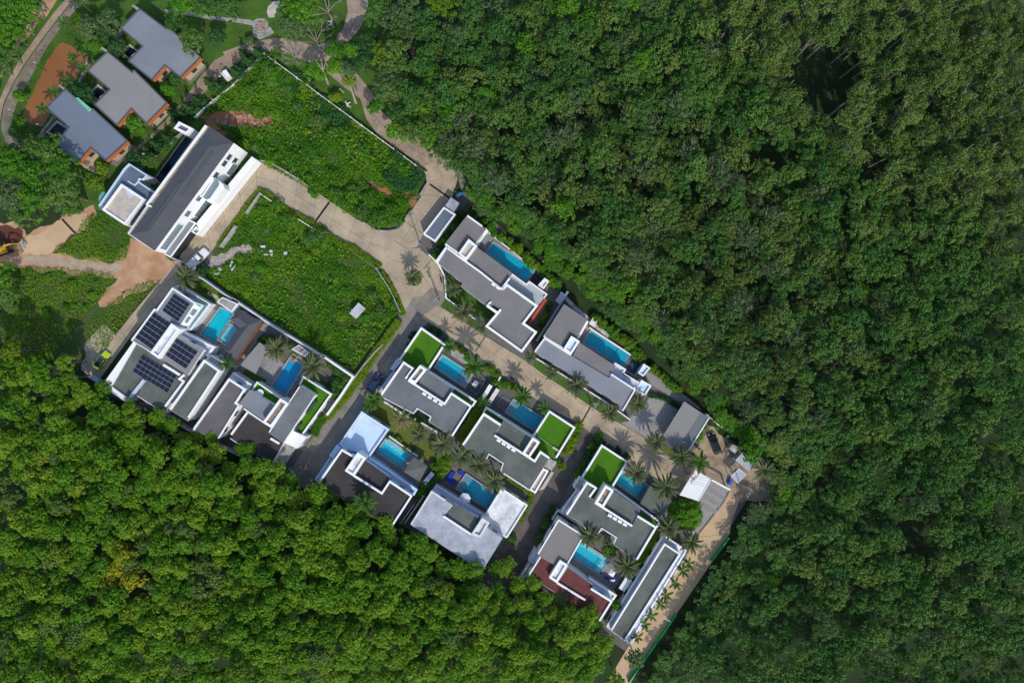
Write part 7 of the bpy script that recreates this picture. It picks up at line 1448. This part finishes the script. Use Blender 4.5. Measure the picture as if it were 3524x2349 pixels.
# weeds on the open lots: countless plants, one object per lot
def weeds(name, poly, dens, size, m, label, mound=1.0, holes=(), seed=0, asp=1.5, hmin=.15, kind='stuff'):
    rg = np.random.default_rng(seed + 11); xs = [p[0] for p in poly]; ys = [p[1] for p in poly]; A = (max(xs) - min(xs)) * (max(ys) - min(ys)); n = int(A * dens)
    x = rg.uniform(min(xs), max(xs), n); y = rg.uniform(min(ys), max(ys), n); ok = inpoly(x, y, poly)
    for h_ in holes: ok &= ~inpoly(x, y, h_)
    fld = np.zeros(n); pt = np.zeros(n)
    for k in range(7):
        a = rg.uniform(0, 6.28); fq = rg.uniform(.25, 1.5); fld += np.sin((x * math.cos(a) + y * math.sin(a)) * fq + rg.uniform(0, 6.28)); a = rg.uniform(0, 6.28); fq = rg.uniform(.06, .38); pt += np.sin((x * math.cos(a) + y * math.sin(a)) * fq + rg.uniform(0, 6.28))
    fld /= 3.2; pt /= 3.2; keep = ok & (rg.uniform(size=n) < np.clip(.95 + fld * .5 + pt * .35, .2, 1)); x, y, fld, pt = x[keep], y[keep], fld[keep], pt[keep]; n = len(x)
    z = hmin + np.clip(.45 + fld * .75, 0, 1.6) * mound * rg.uniform(.45, 1.05, n); N = np.stack([rg.normal(size=n) * .5, rg.normal(size=n) * .5 - .15, np.ones(n)], 1)
    V = leaves(np.stack([x, y, z], 1), N, size, asp, rg); o = link(name, quadmesh(name, V, +.45 + pt * .6 + rg.normal(size=n) * .2, m)); return tag(o, label, 'weeds', None, kind)
lot1 = P('H', [605, 126, 972, 390, 975, 420, 940, 470, 925, 520, 880, 522, 830, 505, 600, 372, 568, 355, 530, 310, 460, 262]); lot2 = P('H', [600, 446, 720, 512, 880, 636, 915, 715, 812, 852, 700, 782, 480, 636, 500, 580, 552, 492])
hol1 = [P('A', [1850, 1060, 1980, 1000, 2160, 1015, 2352, 1090, 2480, 1050, 2440, 1130, 2300, 1150, 2100, 1150, 1960, 1130]), P('D', [1150, 290, 1260, 320, 1480, 450, 1400, 455, 1260, 390]), P('D', [1535, 425, 1690, 450, 1640, 475, 1560, 465])]
hol2 = [P('S', [980, 330, 1250, 250, 1650, 80, 2000, 0, 2180, 120, 2080, 240, 1640, 260, 1560, 420, 1400, 480, 1260, 690, 1000, 640, 880, 560])]
weeds('lot_weeds', lot1, 26, .17, LWEED, 'lush green weeds covering the upper overgrown lot', 1.1, hol1, 1)
weeds('lot_reeds', P('D', [1230, 60, 1420, 20, 1700, 220, 1740, 260, 1730, 330, 1640, 420, 1460, 420, 1330, 260]), 26, .2, LREED, 'dark blue green reeds in the right corner of the lot', 1.5, [], 2, 2.6, .5)
weeds('lot_reeds', P('B', [330, 560, 560, 650, 760, 820, 1000, 960, 1100, 1080, 1000, 1200, 700, 980, 480, 800, 380, 700]), 18, .19, LREED, 'dark reeds along the upper lot fence', 1.4, [], 3, 2.6, .5)
weeds('broad_weeds', lot1, 2.5, .27, LWEED, 'broad leaved weeds standing above the upper lot growth', 1.3, hol1, 21, 1.1)
weeds('broad_weeds', lot2, 2.5, .27, LWEED, 'broad leaved weeds standing above the lower lot growth', 1.0, hol2, 24, 1.1)
weeds('lot_weeds', lot2, 26, .16, LWEED, 'lush green weeds covering the lower overgrown lot', .8, hol2, 4)
weeds('meadow_weeds', P('C', [60, 1100, 500, 1100, 780, 1130, 1050, 1160, 980, 1330, 880, 1410, 700, 1600, 500, 1900, 330, 2150, 200, 2100, 60, 1900, 0, 1500, 0, 1200]), 16, .15, LWEED, 'rough green meadow at the left edge below the track', .6, [], 5)
weeds('meadow_weeds', P('C', [1130, 1330, 1250, 1250, 1430, 1200, 1380, 1270, 1240, 1450, 1080, 1650, 980, 1820, 880, 1850, 800, 1800, 760, 1660, 900, 1470]), 18, .13, LWEED, 'green verge between meadow track and the concrete lane', .35, [], 6)
weeds('meadow_weeds', P('C', [500, 960, 560, 900, 700, 800, 830, 620, 860, 570, 940, 590, 1130, 740, 1180, 800, 1180, 900, 1140, 1040, 900, 1050, 700, 1010]), 24, .15, LWEED, 'green weeds on the triangle between sandy track and long house', .8, [], 7)
weeds('park_grass', P('A', [600, 250, 700, 60, 900, 60, 880, 380, 700, 390, 560, 350, 500, 480, 380, 620, 280, 840, 200, 1000, 220, 1120, 360, 1160, 440, 1050, 480, 1060, 300, 1260, 120, 1240, 90, 1100, 180, 900, 330, 600, 460, 400]), 22, .1, LBRIGHT, 'bright grass bank around the muddy pond', .25, [P('A', pond)], 8, 1.5, .03)
def lot_bushes(poly, n, label, group, holes, seed):
    rr = random.Random(seed); k = 0; xs = [p[0] for p in poly]; ys = [p[1] for p in poly]
    while k < n:
        x, y = rr.uniform(min(xs), max(xs)), rr.uniform(min(ys), max(ys))
        if not inpoly([x], [y], poly)[0] or any(inpoly([x], [y], h_)[0] for h_ in holes): continue
        s = rr.uniform(.7, 1.7); r = empty('weed_bush', (x, y, 0), label, 'bush', group, rr.uniform(0, 6)); r.scale = (s, s, s * .75); link('stem', SHS, r); link('foliage', rr.choice(SH[rr.choice('bbfwwh')]), r); k += 1
lot_bushes(lot1, 34, 'wild leafy bush among the weeds of the upper overgrown lot', 'wild bushes of the upper lot', hol1, 3)
lot_bushes(lot2, 22, 'wild leafy bush among the weeds of the lower overgrown lot', 'wild bushes of the lower lot', hol2, 4)
lot_bushes(P('C', [100, 1120, 500, 1110, 780, 1140, 1020, 1170, 960, 1330, 860, 1410, 650, 1600, 400, 1700, 100, 1600]), 12, 'wild bush on the meadow at the left edge', 'wild bushes of the left meadow', [], 5)
# bushes growing in the lots
k = 0
for t, x, y, rad, m, lb in (('X', 1200, 280, 2.3, LBRIGHT, 'big leafy bush at the left of the junction clump'), ('X', 1420, 260, 2.4, LBRIGHT, 'big leafy bush at the top of the junction clump'), ('X', 1310, 400, 2.0, LBRIGHT, 'big leafy bush on the road side of the junction clump'), ('X', 1650, 340, 2.5, LBRIGHT, 'big leafy bush in the middle of the junction clump'), ('X', 1560, 520, 2.3, LFOREST, 'darker leafy bush above the low kerb wall'), ('X', 1780, 600, 2.6, LBRIGHT, 'big leafy bush over the rounded kerb'), ('X', 1960, 480, 2.3, LBRIGHT, 'big leafy bush at the right of the junction clump'), ('X', 2040, 620, 1.6, LBRIGHT, 'leafy bush at the rounded kerb end'),
    ('X', 400, 430, 1.9, LBRIGHT, 'bright leafy bush near the short white wall'), ('X', 560, 620, 2.2, LBRIGHT, 'bright leafy bush beside the second short wall'), ('X', 180, 460, 1.3, LBRIGHT, 'small bright bush near the upper ruined wall'), ('X', 860, 860, 2.2, LFOREST, 'dark leafy bush below the drain grate'), ('X', 1000, 800, 1.7, LFOREST, 'leafy bush touching the hedge below the drain grate'), ('X', 660, 990, 1.5, LWEED, 'bush in the middle of the lower lot'), ('X', 1100, 950, 1.3, LBRIGHT, 'banana like bush by the road shadow'), ('X', 930, 1030, 1.0, LHEDGE, 'light green banana plant in the lower lot'),
    ('D', 1330, 1480, 1.7, LFOREST, 'dark bush right of the lone metal sheet'), ('D', 1260, 1350, 1.5, LFOREST, 'dark bush above the lone metal sheet'), ('D', 1450, 1420, 1.3, LBRIGHT, 'bright bush at the right fence of the lower lot'), ('B', 760, 1080, 1.9, LFOREST, 'leafy bush in the upper lot middle'), ('B', 580, 960, 1.7, LFOREST, 'leafy bush left of the upper lot middle'), ('B', 900, 1190, 1.8, LBRIGHT, 'bright bush right of the upper lot middle'), ('B', 300, 620, 2.0, LBRIGHT, 'bush under the upper fence corner'), ('B', 640, 770, 1.5, LHEDGE, 'light green banana plant by the upper fence'), ('B', 1180, 1340, 2.0, LBRIGHT, 'bright bush on the park side of the upper lot'), ('B', 180, 800, 1.8, LBRIGHT, 'bush at the left of the upper lot'), ('D', 760, 130, 1.3, LBRIGHT, 'small bush above the loop road wall'), ('D', 680, 280, 1.0, LBRIGHT, 'little round bush above the loop road wall')):
    solo(t, x, y, rad, rad * 1.25, m, lb, int(8 + rad * rad * 3.2), 60, .2, .35, 'bush', .6, BARK, .42, .75, 'bush')
# rubble heap and loose rocks
mb = MB(); rg = np.random.default_rng(5); hp = P('S', [900, 520, 1000, 600, 1260, 640, 1300, 520, 1000, 480, 1380, 260, 1650, 80, 1900, 10, 2100, 100, 1850, 150, 1500, 250, 1350, 420])
for _ in range(420):
    x = rg.uniform(min(p[0] for p in hp), max(p[0] for p in hp)); y = rg.uniform(min(p[1] for p in hp), max(p[1] for p in hp))
    if inpoly([x], [y], hp)[0]: s = rg.uniform(.08, .3); mb.box((x, y, s * .4), (s * rg.uniform(.7, 1.6), s, s * .8), (math.cos(s * 99), math.sin(s * 99)))
tag(mb.build('rubble', STONE), 'heap of pale broken rubble in the lower overgrown lot', 'rubble', None, 'stuff')
mb = MB(); hp = P('A', [1880, 1060, 2160, 1030, 2480, 1070, 2440, 1140, 2100, 1150, 1960, 1130])
for _ in range(90):
    x = rg.uniform(min(p[0] for p in hp), max(p[0] for p in hp)); y = rg.uniform(min(p[1] for p in hp), max(p[1] for p in hp))
    if inpoly([x], [y], hp)[0]: s = rg.uniform(.15, .5); mb.disc((x, y), s, 0, s * .7, 6)
tag(mb.build('loose_rocks', ROCK), 'loose reddish rocks on the red earth slope', 'rocks', None, 'stuff')
